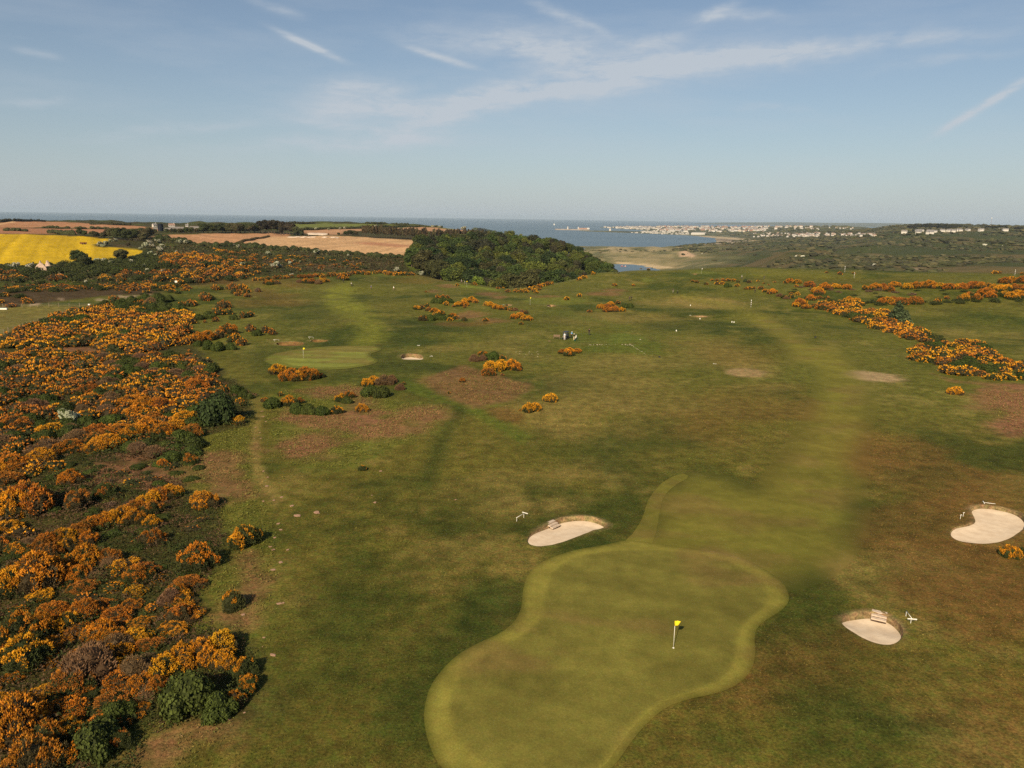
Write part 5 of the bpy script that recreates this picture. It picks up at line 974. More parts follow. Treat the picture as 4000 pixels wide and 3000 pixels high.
def mass(name, Q, label, cat=None):
    """lower cost copies of the same plants, joined"""
    acc = Acc(); rng = np.random.default_rng(3); TT = {}
    for lod, m in ((0, 160), (1, 52)):
        T = []
        for i in range(5):
            L = lobes(rng, 6, .72, .26, .46); P, Nn = lobe_pts(L, m, rng); n = len(P); up = np.array((0, 0, .5)); d = Nn+up+rng.normal(size=(n, 3))*.35; d /= np.linalg.norm(d, axis=1)[:, None]; q = (230/m)**.5
            V, Fc = spikes(P, d, rng.uniform(.13, .22, n)*q, rng.uniform(.045, .085, n)*q, rng); cV = np.concatenate([_IV*l[3]*.92+np.array(l[:3]) for l in L[:5]]); cF = np.concatenate([_IF+12*j for j in range(5)])
            T.append((V, Fc, P, n, cV, cF))
        TT[lod] = T
    for (sz, x, y, R, k, *_r, zs) in Q:
        V, Fc, P, n, cV, cF = TT[0 if sz > 9 else 1][rng.integers(5)]; a = rng.uniform(0, 6.28); ca, sa = math.cos(a), math.sin(a); z = gz(x, y)
        def tr(V): return np.stack([(V[:, 0]*ca-V[:, 1]*sa)*R+x, (V[:, 0]*sa+V[:, 1]*ca)*R+y, V[:, 2]*R*zs+z-.05*R], 1)
        leaf = np.array((.135, .085, .052) if k == 'b' else (.044, .056, .013) if k == 'g' else GREENLEAF[rng.integers(4)]); fl = np.array(ORANGES[rng.integers(5)] if k != 'y' else YELLOWS[0])
        g = fbm(P[:, 0]*3+x, P[:, 1]*3+P[:, 2]*2, 2, 5)+.2*P[:, 2]; fr = {'o': .62, 'y': .62, 'm': .38, 's': .15, 'g': 0, 'b': 0}[k]; f = g > np.quantile(g, 1-fr) if fr else np.zeros(n, bool)
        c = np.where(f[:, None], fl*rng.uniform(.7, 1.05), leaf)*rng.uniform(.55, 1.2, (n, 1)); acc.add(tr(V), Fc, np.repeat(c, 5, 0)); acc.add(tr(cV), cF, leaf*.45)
    o = mk_obj(name, acc.mesh(name, M_SCRUB)); tag(o, label, cat, kind='stuff'); return o
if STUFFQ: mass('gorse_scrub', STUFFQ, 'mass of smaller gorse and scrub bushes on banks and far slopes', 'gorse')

def undergrowth():
    """bramble, dead stems and leaf litter filling the gaps of the gorse bank, and low scrub on the far slopes"""
    rng = np.random.default_rng(31); acc = Acc()
    def fill(pts, n, size, hmax, cols, nsc, seed, dexp=.5, thr=.0):
        g = poly_ground(pts, 30); lo, hi = g.min(0), g.max(0); X = rng.uniform(lo[0], hi[0], n*6); Y = rng.uniform(lo[1], hi[1], n*6); k = sdf(g, X, Y)+(fbm(X/4, Y/4, 2, seed)-.5)*3 > 0
        D0 = np.hypot(X, Y); k &= rng.random(len(X)) < (D0[k].min()/D0)**1.2 if k.any() else k
        X, Y = X[k][:n], Y[k][:n]; D = np.hypot(X, Y); h = fbm(X/nsc, Y/nsc, 3, seed); kk = h > thr; X, Y, D, h = X[kk], Y[kk], D[kk], h[kk]; m = len(X)
        P = np.stack([X, Y, height(X, Y)+hmax*np.clip(h*2.2-.6, .05, 1)*rng.uniform(.5, 1, m)], 1); N_ = rdirs(m, rng)*.8+np.array((0, 0, .75)); N_ /= np.linalg.norm(N_, axis=1)[:, None]
        V, Fc = leaves(P, N_, rng.uniform(*size, m)*(D/60)**dexp, rng, .65); t = fbm(X/2.5, Y/2.5, 3, seed+3); ci = np.clip(((t-.5)*2.6+.5+rng.normal(size=m)*.15)*len(cols), 0, len(cols)-1).astype(int)
        c = np.array(cols)[ci]*rng.uniform(.6, 1.4, (m, 1)); acc.add(V, Fc, np.repeat(c, 4, 0))
    G = [(.032, .042, .010), (.045, .056, .012), (.030, .036, .010), (.065, .044, .020), (.085, .050, .026)]
    fill([(-200, 1030), (110, 1020), (330, 1020), (420, 1060), (480, 1090), (470, 1190), (440, 1250), (420, 1330), (530, 1380), (575, 1440), (555, 1540), (330, 1590), (290, 1700), (-300, 1700)], 52000, (.05, .11), .75, G, 2.6, 71)
    fill([(-40, 800), (0, 776), (150, 766), (390, 772), (460, 808), (545, 850), (550, 915), (430, 950), (425, 990), (300, 1000), (110, 1015), (-60, 1060)], 30000, (.07, .14), .9, G, 3.0, 72, .4)
    fill([(15, 751), (30, 724), (105, 694), (270, 658), (390, 670), (414, 694), (384, 733), (300, 760), (210, 748), (90, 754)], 9000, (.12, .22), 1.0, G, 4, 73, .3)
    S_ = [(.036, .042, .012), (.05, .055, .018), (.04, .036, .016), (.085, .055, .028), (.06, .062, .022)]
    if 1: fill(z2([(-60, 385), (300, 385), (640, 405), (1350, 458), (1380, 540), (900, 570), (300, 600), (-60, 610)]), 5000, (.28, .5), 1.0, S_, 14, 74, .3)
    fill(z1([(1300, 350), (1500, 345), (1720, 400), (2212, 410), (2212, 640), (2150, 690), (1350, 725), (900, 730), (0, 760), (0, 600), (600, 580), (1270, 500)]), 6000, (.28, .5), 1.0, S_, 14, 75, .3)
    o = mk_obj('undergrowth', acc.mesh('undergrowth', M_SCRUB)); tag(o, 'tangled bramble and low scrub between the gorse of the left bank and slopes', 'undergrowth', kind='stuff')
undergrowth()
# ------------------------------------------------------------------ trees, hawthorns, hedges
def tree(x, y, h, kind, col, label, group=None, wd=1.0):
    cr, tr = random.choice(TREES[kind]); z = gz(x, y)
    o = empty('pine_tree' if kind == 'pine' else 'conifer_tree' if kind == 'spruce' else 'broadleaf_tree', (x, y, z-.02*h), random.uniform(0, 6.28), (h*wd, h*wd, h)); tag(o, label, 'tree', group)
    a = mk_obj('trunk', tr, o); b = mk_obj('crown', cr, o); b.color = (*jit(col, .16), 1); return o
LEAFC = [(.042, .064, .015), (.062, .080, .016), (.028, .046, .014), (.085, .10, .018), (.058, .062, .020), (.036, .040, .020), (.050, .074, .017)]
LEAFN = ['mid green', 'fresh green', 'dark green', 'light yellow green', 'olive', 'dull brownish', 'green']
def at_col(px, D):
    d = px_dir(px, 560); a = math.atan2(d[0], d[1]); return D*math.sin(a), D*math.cos(a)
def wood():
    rng = np.random.default_rng(8); pts = []
    for _ in range(9000):
        px = rng.uniform(885, 1326); D = math.sqrt(rng.uniform(470**2, 1040**2))
        front = np.interp(px, [885, 920, 1000, 1090, 1200, 1260, 1335], [640, 600, 520, 480, 490, 520, 590])
        back = np.interp(px, [885, 930, 1000, 1060, 1150, 1250, 1300, 1340], [690, 740, 890, 1040, 1000, 880, 800, 690])
        if D < front or D > back: continue
        x, y = at_col(px, D)
        sp = 12.0 if D < 700 else 15.0
        if all((a-x)**2+(b-y)**2 > sp**2 for a, b, _ in pts): pts.append((x, y, px))
    pts.sort(key=lambda p: math.hypot(p[0], p[1])); print('wood', len(pts))
    for i, (x, y, px) in enumerate(pts[:300]):
        D = math.hypot(x, y); lk = rng.integers(len(LEAFC)); pine = rng.random() < (.30 if D > 850 else .07); h = rng.uniform(15, 21) if not pine else rng.uniform(15, 18)
        h *= float(np.interp(px, [1180, 1325], [1, .62]))
        if D > 850: h *= .82
        tree(x, y, h, 'pine' if pine else 'broad', (.045, .045, .024) if pine else LEAFC[lk], 'dark pine standing among the broadleaf trees of the valley wood' if pine else LEAFN[lk]+' broadleaf tree '+('at the front of' if D < 600 else 'in the middle of' if D < 760 else 'on the crest of')+' the valley wood', 'pines in the valley wood' if pine else 'trees of the valley wood', rng.uniform(.95, 1.2))
wood()
def at_px(px, py): return ground_at(px, py)
def tree_px(px, ybase, hpx, kind, col, label, group=None, wd=1.0, D=None):
    if D is None: x, y = ground_at(px, ybase); D = math.hypot(x, y)
    else: x, y = at_col(px, D)
    return tree(x, y, hpx/F*D, kind, col, label, group, wd)
tree_px(1033, 615, 42, 'broad', (.105, .14, .022), 'light green full crowned tree in front of the wood', None, 1.1, 415)
tree_px(1080, 618, 40, 'spruce', (.035, .050, .022), 'dark conifer in front of the wood near the notch', None, 1.5, 440)
tree_px(1062, 618, 26, 'broad', (.05, .06, .022), 'small dark tree at the foot of the dark conifer', None, 1.2, 425)
# single shrubs on the course
def shrub_tree(px, py, rpx, zs, col, label, name='evergreen_tree', D=None):
    x, y = ground_at(px, py); D = math.hypot(x, y); R = rpx/F*math.hypot(D, CAMZ)
    m = random.choice(BRAMBLE); tr = TRUNKS; z = gz(x, y); o = empty(name, (x, y, z-.03), random.uniform(0, 6), (R, R, R*zs)); tag(o, label, 'tree')
    a = mk_obj('trunk', tr, o); b = mk_obj('crown', m, o); b.color = (*col, 1); b.location = (0, 0, .04); return o
TRUNKS = trunk_mesh(.8, .05, np.random.default_rng(4), 5)
shrub_tree(478, 912, 46, 1.55, (.030, .048, .014), 'dark round evergreen tree beside the path on the left bank')
BRAMBLE2 = BRAMBLE
def bushy(px, py, h, col, label):
    x, y = ground_at(px, py); D = math.hypot(x, y); return tree(x, y, h/F*math.hypot(D, CAMZ), 'spruce', col, label, None, 1.35)
bushy(1938, 698, 44, (.060, .085, .035), 'left larger green tree in the slanting right gorse belt'); bushy(1955, 706, 33, (.060, .085, .035), 'right smaller green tree in the slanting right gorse belt')
put0 = ground_at(1610, 609); place('round_shrub', [('foliage', BRAMBLE[1])], [(.04, .06, .024)], put0[0], put0[1], 6*math.hypot(*put0)/F, 1.3, 'dark green round shrub between two golfers on the far right', 'shrub', None)
def hawthorn(px, py, rpx, label, group=None, dense=1.0, D=None):
    x, y = ground_at(px, py+rpx*.7) if D is None else at_col(px, D); Dd = math.hypot(x, y); R = rpx/F*Dd*1.15; fo, fl = random.choice(HAW)
    place('hawthorn_bush', [('foliage', fo), ('blossom', fl)], [jit((.085, .10, .035)), jit((.40, .40, .29) if dense else (.30, .31, .18), .1)], x, y, R*1.25, 1.0, label, 'hawthorn', group)
HWT = [(z1, [(130, 575, 36), (260, 580, 34), (90, 585, 26), (900, 530, 30), (830, 530, 28), (960, 545, 26), (1130, 535, 24), (1150, 520, 18), (970, 610, 14), (1280, 610, 24), (1410, 620, 26), (1300, 465, 24), (1340, 480, 18), (1260, 390, 28), (1290, 370, 26), (1320, 400, 24), (1380, 430, 28), (1400, 400, 24), (1370, 360, 24), (1420, 380, 20), (1550, 362, 22), (1610, 365, 24), (1660, 380, 18), (1215, 420, 16), (870, 385, 28), (920, 378, 24), (1000, 350, 18), (955, 355, 16), (960, 405, 20), (890, 400, 18), (740, 710, 16), (700, 600, 20), (2100, 560, 26), (1520, 450, 14), (1620, 445, 12), (1550, 620, 12), (1240, 570, 20), (460, 690, 22), (520, 650, 14), (1230, 550, 16), (1090, 600, 14)]),
       (z2, [(295, 420, 20), (430, 435, 22), (470, 495, 18), (505, 480, 14), (360, 510, 36), (330, 520, 22), (390, 520, 20), (680, 408, 26), (670, 228, 14), (770, 232, 10), (800, 230, 10), (860, 226, 12), (900, 222, 14), (960, 218, 14), (1040, 215, 14), (1140, 208, 14), (1170, 210, 10), (1590, 210, 14), (1640, 215, 14), (1740, 224, 12), (1830, 225, 22), (1310, 545, 26), (1500, 578, 26), (480, 590, 16), (925, 435, 12), (1020, 432, 12), (550, 485, 10), (590, 445, 8), (95, 510, 20), (60, 365, 16), (30, 360, 14)])]
for fn, lst in HWT:
    for (x, y, r) in [q for i, q in enumerate(lst) if i % 3 != 1 or q[2] > 23]:
        X = fn([(x, y)])[0]; k = .25 if fn is z1 else .275; hawthorn(X[0], X[1], r*k, 'white blossoming hawthorn along the hedges of the far left fields', 'hawthorns around the far left fields')
hawthorn(1194, 602, 11, 'tall white hawthorn in front of the wood', None, 1, 425); hawthorn(1178, 601, 7, 'small white hawthorn left of the tall white one', None, 1, 430); hawthorn(1148, 605, 6, 'low white hawthorn at the foot of the wood', None, 1, 440); hawthorn(1308, 577, 6, 'white hawthorn at the right foot of the wood', None, 1, 470)
X = z6([(500, 1160)])[0]; hawthorn(X[0], X[1], 20, 'white hawthorn standing in the gorse of the left bank')
for (px, py, hp, kd, c, lab) in [(172, 573, 30, 'broad', (.04, .055, .018), 'dark round tree on the lower edge of the yellow field'), (262, 566, 26, 'broad', (.075, .075, .030), 'olive tree sticking up into the yellow field'), (185, 575, 22, 'broad', (.045, .055, .02), 'smaller dark tree beside the round one by the yellow field')]: tree_px(px, py, hp, kd, c, lab, None, 1.35)
def trees_at(fn, k, lst, kind, cols, label, group, wd=1.3):
    for (x, y, h) in lst:
        X = fn([(x, y)])[0]; tree_px(X[0], X[1], h*k, kind, random.choice(cols), label, group, wd*random.uniform(.9, 1.15))
OLV = [(.075, .075, .032), (.055, .068, .024), (.085, .075, .035), (.05, .06, .022)]
trees_at(z1, .25, [(690, 312, 55), (730, 315, 45), (810, 325, 50), (840, 322, 40), (940, 330, 75), (980, 335, 85), (1020, 345, 95), (1060, 345, 95), (1100, 355, 90), (1140, 355, 95), (1180, 350, 85), (1210, 340, 90), (1250, 345, 80), (1270, 340, 95), (1300, 330, 75), (1240, 360, 70), (900, 330, 45), (1110, 410, 40), (1330, 300, 45), (1220, 300, 50)], 'broad', OLV, 'olive tree in the clump between the yellow field and the farm', 'trees between field and farm')
trees_at(z1, .25, [(1560, 290, 40), (1610, 290, 45), (1650, 290, 50), (1700, 290, 40), (1760, 288, 80), (1800, 288, 75), (1840, 288, 80), (1880, 288, 75), (1920, 288, 85), (1950, 288, 60), (2000, 288, 85), (2040, 288, 80), (2080, 288, 75), (2120, 288, 80), (2160, 288, 80), (2200, 288, 80)], 'broad', OLV, 'dark tree in the shelter belt behind the ploughed field', 'shelter belt trees')
trees_at(z2, .275, [(10, 262, 70), (40, 262, 75), (75, 262, 75), (110, 262, 70), (150, 262, 65), (185, 262, 70), (215, 262, 55), (520, 280, 70), (545, 280, 55), (560, 282, 35)], 'broad', OLV, 'dark tree in the shelter belt behind the ploughed field', 'shelter belt trees')
trees_at(z2, .275, [(235, 262, 85), (255, 268, 90), (280, 262, 92), (300, 270, 92), (325, 268, 95), (345, 272, 95), (370, 270, 92), (395, 274, 90), (420, 275, 92), (445, 276, 85), (470, 278, 88), (490, 280, 80), (400, 282, 60)], 'pine', [(.040, .036, .022), (.05, .044, .026)], 'dark pine in the dense block behind the ploughed fields', 'dense pine block', 1.5)
PB = [(1040+i*13.2, 293+i*.75, 84+random.uniform(-16, 12)) for i in range(39)]+[(1575, 322, 70), (1600, 324, 88), (1630, 325, 90), (1655, 326, 84)]+[(1690+i*17, 330+i*.7, 96+random.uniform(-14, 12)) for i in range(18)]
trees_at(z2, .275, PB, 'pine', [(.070, .058, .032), (.08, .066, .034), (.06, .05, .03)], 'slim pine in the long row across the brown fields', 'row of pines', .62)
trees_at(z2, .275, [(905, 278, 32), (935, 280, 42), (960, 280, 40), (985, 282, 38), (850, 280, 22), (770, 276, 12)], 'broad', OLV, 'small dark tree at the left end of the pine row', 'small trees by the pine row')
trees_at(z2, .275, [(1930, 268, 50), (1960, 275, 55), (2000, 285, 60), (2040, 295, 62), (2080, 300, 60), (2120, 310, 60), (2170, 315, 70)], 'broad', LEAFC, 'green tree where the fields meet the wood', 'trees where field meets wood')
# bushes of hedgerow along field edges
def hedge(fn, pts, w, h, label, col=(.055, .062, .022)):
    P = fn(pts); g = [ground_at(*p) for p in P]; rng = np.random.default_rng(len(pts)*31+int(pts[0][0])); acc = Acc(); c0 = np.array(g[0]); z0 = gz(*g[0])
    for a, b in zip(g[:-1], g[1:]):
        a = np.array(a); b = np.array(b); ln = np.linalg.norm(b-a); n = min(45, max(2, int(ln/(w*.8))))
        for i in range(n):
            p = a+(b-a)*(i+rng.random()*.6)/n; r = w*rng.uniform(.45, .75); hh = h*rng.uniform(.7, 1.2); z = gz(*p)-z0
            V = _I2V*np.array((r, r, hh*.55))*(1+.16*rng.normal(size=(len(_I2V), 1)))+np.array((p[0]-c0[0], p[1]-c0[1], z+hh*.42)); acc.add(V, _I2F, np.array(col)*.8)
            m = 46; d = rdirs(m, rng); d[:, 2] = np.abs(d[:, 2]); q = d*np.array((r, r, hh*.58))+np.array((p[0]-c0[0], p[1]-c0[1], z+hh*.42)); V, Fc = leaves(q, d+rdirs(m, rng)*.5, .22*w*.6, rng); acc.add(V, Fc, np.repeat(np.array(col)*rng.uniform(.7, 1.5, (m, 1)), 4, 0))
    o = mk_obj('hedge', acc.mesh('hedge', M_SCRUB), None, (c0[0], c0[1], z0)); tag(o, label, 'hedge', 'field hedges')
hedge(z1, [(118, 186), (250, 188), (390, 190)], 4, 4, 'long dark hedge on the skyline of the far left brown field', (.03, .03, .016)); hedge(z1, [(370, 246), (470, 248)], 4, 3, 'leftmost short hedge between the far brown fields'); hedge(z1, [(488, 250), (600, 251)], 4, 3, 'second short hedge from the left between the far brown fields'); hedge(z1, [(660, 252), (750, 252)], 4, 3, 'third short hedge from the left between the far brown fields'); hedge(z1, [(790, 252), (950, 254)], 4, 3, 'fourth, longest of the short hedges between the far brown fields')
hedge(z1, [(35, 270), (150, 272), (250, 277)], 4, 3, 'hedge just above the yellow field at the far left'); hedge(z1, [(420, 290), (520, 296), (640, 305)], 4, 4, 'hedge along the top edge of the yellow field'); hedge(z1, [(790, 214), (960, 217), (1130, 223)], 5, 4, 'hedge on the skyline left of the dark silo', (.04, .042, .02)); hedge(z1, [(0, 196), (100, 186)], 5, 4, 'hedge on the skyline at the left edge', (.035, .035, .018))
hedge(z2, [(440, 190), (540, 189), (650, 190)], 6, 4, 'dark hedge on the skyline right of the pine block', (.035, .035, .016)); hedge(z2, [(560, 238), (700, 236), (900, 229), (1100, 221)], 5, 3.5, 'hedge with white bushes between green and brown field'); hedge(z2, [(1070, 190), (1200, 192), (1400, 202)], 6, 4, 'hedge on the skyline behind the green field', (.045, .05, .02)); hedge(z2, [(1100, 221), (1300, 217), (1480, 212)], 5, 3.5, 'hedge at the right end of the green field')
hedge(z2, [(60, 349), (180, 312), (300, 290)], 3, 1.6, 'slanting low hedge between the two pale ploughed fields', (.07, .055, .025)); hedge(z2, [(1480, 212), (1660, 220), (1880, 248)], 5, 3.5, 'hedge falling to the right above the far brown field')
def edge_bushes(fn, k, pts, n, r, label, group, seed):
    rng = np.random.default_rng(seed); P = fn(pts); P = np.array(P); s = np.r_[0, np.cumsum(np.hypot(*np.diff(P, axis=0).T))]
    for i in range(n):
        t = s[-1]*(i+rng.random()*.8)/n; x = np.interp(t, s, P[:, 0]); y = np.interp(t, s, P[:, 1])+rng.uniform(-1, 1.5); g = ground_at(x, y); D = math.hypot(*g)
        place('scrub_bush', [('foliage', BRAMBLE[rng.integers(4)])], [jit([(.055, .068, .022), (.07, .075, .028), (.045, .058, .02)][rng.integers(3)], .15)], g[0], g[1], rng.uniform(*r), rng.uniform(.8, 1.2), label, 'bush', group)
edge_bushes(z1, .25, [(1320, 345), (1480, 345), (1640, 372), (1720, 398), (1850, 405), (2212, 402)], 26, (3, 5.5), 'dark green bush along the lower edge of the left ploughed field', 'bushes below the left ploughed field', 21)
edge_bushes(z2, .275, [(0, 365), (150, 375), (330, 385), (640, 402), (740, 420), (960, 432), (1150, 447), (1340, 455)], 44, (2.6, 5), 'dark green bush along the lower edge of the pale ploughed field', 'bushes below the pale ploughed field', 22)
edge_bushes(z1, .25, [(600, 570), (760, 560), (900, 548), (1130, 520), (1270, 480), (1280, 440)], 20, (2.5, 4.2), 'dark green bush along the lower edge of the yellow field', 'bushes below the yellow field', 23)
edge_bushes(z1, .25, [(0, 590), (200, 592), (450, 585), (600, 575)], 14, (2.2, 3.6), 'dark bush beside the ruin below the yellow field', 'bushes beside the ruin', 24)
edge_bushes(z2, .275, [(1380, 560), (1500, 590), (1700, 600), (1900, 645)], 16, (2.0, 3.4), 'green bush at the foot of the wood', 'bushes at the foot of the wood', 25)
# far scrub of the dunes and the right hill: one mass nobody could count
def far_scrub():
    rng = np.random.default_rng(44); acc = Acc(); N = 0
    for (azl, azh, D0, D1, n, r0, r1, thr) in [(.24, .62, 750, 2000, 1100, 2.4, 6.0, .53), (.20, .62, 2000, 4200, 2600, 4, 10, .52), (.08, .30, 1000, 2600, 320, 2.4, 5.5, .60), (.315, .42, 2900, 4600, 500, 5, 12, .52), (-.02, .12, 1900, 2900, 70, 4, 8, .62), (.10, .40, 4800, 8800, 420, 9, 18, .50)]:
        a = rng.uniform(azl, azh, n*3); D = np.exp(rng.uniform(math.log(D0), math.log(D1), n*3)) if D1 < 3000 else rng.uniform(D0, D1, n*3)
        x = np.sin(a)*D; y = np.cos(a)*D; q = 1-(fbm(x/260, y/260, 4, 108, .6)*.6+fbm(x/160, y/160, 5, 101, .6)*.25+fbm(x/45, y/45, 4, 105, .6)*.15); z = height(x, y); k = (q > thr-rng.random(len(q))*.06) & (z > -70); x, y, z = x[k][:n], y[k][:n], z[k][:n]
        for i in range(len(x)):
            r = rng.uniform(r0, r1); V = _IV*np.array((r, r, r*rng.uniform(.35, .6)))*(1+.22*rng.normal(size=(12, 1)))+np.array((x[i], y[i], z[i]+r*.2)); c = np.array([(.045, .050, .020), (.062, .064, .026), (.042, .042, .022), (.080, .074, .034)][rng.integers(4)])*(1.0 if azl > .19 else 1.35)
            if rng.random() < .012: c = np.array((.42, .42, .33)); V = (V-V.mean(0))*.6+V.mean(0)
            acc.add(V, _IF, c*rng.uniform(.75, 1.25)); N += 1
    o = mk_obj('far_scrub', acc.mesh('far_scrub', M_SCRUB)); tag(o, 'dark scrub covering the dunes and the hill on the right', 'scrub', kind='stuff')
far_scrub()
# ------------------------------------------------------------------ things on the course
WHITE = simple('white_paint', (.78, .77, .70), .5, .4); YEL = simple('flag_yellow', (.80, .62, .02), .7, .2, .12, 4); BLACK = simple('black_plastic', (.02, .02, .022), .4, .4); TYRE = simple('tyre_rubber', (.022, .022, .022), .9, .2)
GREYM = simple('grey_metal', (.35, .35, .36), .35, .5, .1, 3, .6); CREAM = simple('cart_cream', (.55, .53, .46), .4, .5); SEATM = simple('cart_seat', (.30, .28, .24), .6, .3); GLASS = simple('cart_windscreen', (.05, .06, .06), .25, .3)
TEAK = simple('weathered_wood', (.20, .135, .09), .85, .15, .25, 6); DGREEN = simple('dark_green_paint', (.015, .06, .03), .45, .4); STONE = simple('pale_stone', (.42, .37, .27), .9, .1, .3, 5); FLATS = simple('pinkish_flat_stone', (.34, .215, .145), .95, .05, .28, 6); POSTM = simple('fence_post_wood', (.26, .20, .14), .9, .1, .25, 5); WIRE = simple('wire', (.20, .19, .18), .5, .4)
SKIN = simple('skin', (.45, .27, .19), .6, .3); STOCK = {}
def cloth(c):
    if c not in STOCK: STOCK[c] = simple('cloth_%d' % len(STOCK), c, .9, .1, .10, 9)
    return STOCK[c]
def basis(px, py, dz=0.0):
    x, y = ground_at(px, py); return Vector((x, y, gz(x, y)+dz))
def flagstick(px, py, h, label, wave=.0, white=False):
    o = empty('flagstick', basis(px, py, .055)); tag(o, label, 'flag')
    m = MB(); m.tube([(0, 0, 0), (0, 0, h*.5), (0, 0, h)], [.019, .018, .014], 10); m.tube([(0, 0, 0), (0, 0, .04)], [.04, .04], 10); m.build('pole', WHITE, o, True)
    V = []; Fs = []; nx, nz = 8, 6
    for s in (0, 1):
        for i in range(nx+1):
            for j in range(nz+1):
                u, v = i/nx, j/nz; z = h-.02-.36*v*(1-.18*u)+.02*u; x = .02+.36*u*(1-.12*v); y = .07*u*math.sin(5*u+2.4*v)+(.012*s-.006)
                V.append((x, y, z))
    N1 = (nx+1)*(nz+1)
    for s in (0, 1):
        for i in range(nx):
            for j in range(nz):
                a = s*N1+i*(nz+1)+j; q = (a, a+nz+1, a+nz+2, a+1); Fs.append(q if s else q[::-1])
    m = MB(); m.add(V, Fs); m.tube([(0, 0, h-.40), (0, 0, h)], [.021, .021], 8); m.build('flag', WHITE if white else YEL, o, True)
    hm = MB(); hm.tube([(0, 0, -.10), (0, 0, .010)], [.06, .075], 14); hm.build('cup', WHITE, o)
    return o
flagstick(1454.6, 1401.2, 2.13, 'yellow flag on a white pole in the near green')
flagstick(655.5, 773, 2.13, 'yellow flag on the striped green in the middle distance')
flagstick(1145, 657.5, 2.4, 'small pale yellow flag on the green in the far hollow')
flagstick(1008, 619, 2.4, 'tiny yellow flag on the raised green by the wood')
flagstick(1515.5, 591, 2.6, 'tiny white flag on the farthest green near the plateau edge', 0, True)
def rake(px0, py0, px1, py1, label, stand=False, head_at=1, scale=1.0):
    """bunker rake, head end at the second pixel"""
    a = basis(px0, py0); b = basis(px1, py1); ln = (b-a).length; o = empty('bunker_rake', a); tag(o, label, 'rake'); d = (b-a); h = .42 if stand else .03
    s = scale; p0 = Vector((0, 0, h)); p1 = d+Vector((0, 0, h*1.1)); n = Vector((-d.y, d.x, 0)).normalized()
    m = MB(); m.tube([p0, p1], [.022*s, .024*s], 8); m.build('handle', WHITE, o, True)
    m = MB(); w = .34*s; m.tube([p1-n*w, p1+n*w], [.036*s, .036*s], 8)
    for i in range(9): q = p1-n*w*.9+n*w*1.8*i/8; m.tube([q, q+Vector((0, 0, -.10))], [.012*s, .008*s], 5)
    m.build('head', WHITE, o)
    if stand:
        for f in (.06, .86):
            m = MB(); q = d*f; m.tube([Vector((q.x, q.y, -.04)), Vector((q.x, q.y, h))], [.02, .02], 8); m.build('stand_leg', WHITE, o)
    return o
rake(1115, 1127, 1134, 1117, 'white rake propped on a stand left of the near bunker', True)
rake(1956, 1330, 1969, 1349, 'white rake with broad head right of the small stepped bunker', True)
rake(2150, 1089, 2125, 1086, 'white rake lying above the kidney shaped bunker', False, 1, 1.2)
for i, (x, y) in enumerate([(2074, 1121), (2080, 1116)]):
    o = empty('marker_peg', basis(x, y)); tag(o, ['left of the two white pegs beside the kidney shaped bunker', 'right of the two white pegs beside the kidney shaped bunker'][i], 'peg'); m = MB(); m.tube([(0, 0, -.05), (.03, 0, .42)], [.02, .02], 8); m.build('stake', WHITE, o); m = MB(); m.tube([(-.04, 0, .41), (.12, 0, .46)], [.028, .028], 8); m.build('head', WHITE, o)
for (x0, y0, x1, y1, st, lab) in [(603, 737, 592, 738, True, 'white rake left of the wider brown bunker'), (677, 731.5, 667, 732, True, 'white rake behind the narrower brown bunker'), (908, 745, 904, 746.5, False, 'small white rake on the grass above the pale mid bunker'), (928, 770, 933, 769.5, False, 'small white rake right of the pale mid bunker'), (1548, 786.5, 1541, 786, False, 'small white rake above the shallow dry pan'), (1489, 681.5, 1492, 681.2, False, 'tiny white rake left of the thin sliver bunker'), (1085, 659, 1089, 658.6, False, 'tiny white rake beside the left bunker of the hollow green')]: rake(x0, y0, x1, y1, lab, st, 1, 1.0)
def striped_post(px, py, h, label):
    o = empty('striped_post', basis(px, py)); tag(o, label, 'post'); m = MB(); m.tube([(0, 0, -.1), (0, 0, h)], [.09, .09], 10); m.build('pole', WHITE, o, True)
    for i in range(3): mm = MB(); z = h*(.2+.27*i); mm.tube([(0, 0, z), (0, 0, z+h*.12)], [.094, .094], 10); mm.build('black_band', BLACK, o, True)
striped_post(1622, 663.5, 2.6, 'black and white striped post on the tan patch of the far fairway'); striped_post(1844.7, 600.5, 2.6, 'striped post in front of the small round gorse on the far plateau'); striped_post(1824.5, 588, 3.0, 'thin striped post on the far plateau edge'); striped_post(2192, 595, 2.6, 'striped post at the far right plateau edge')
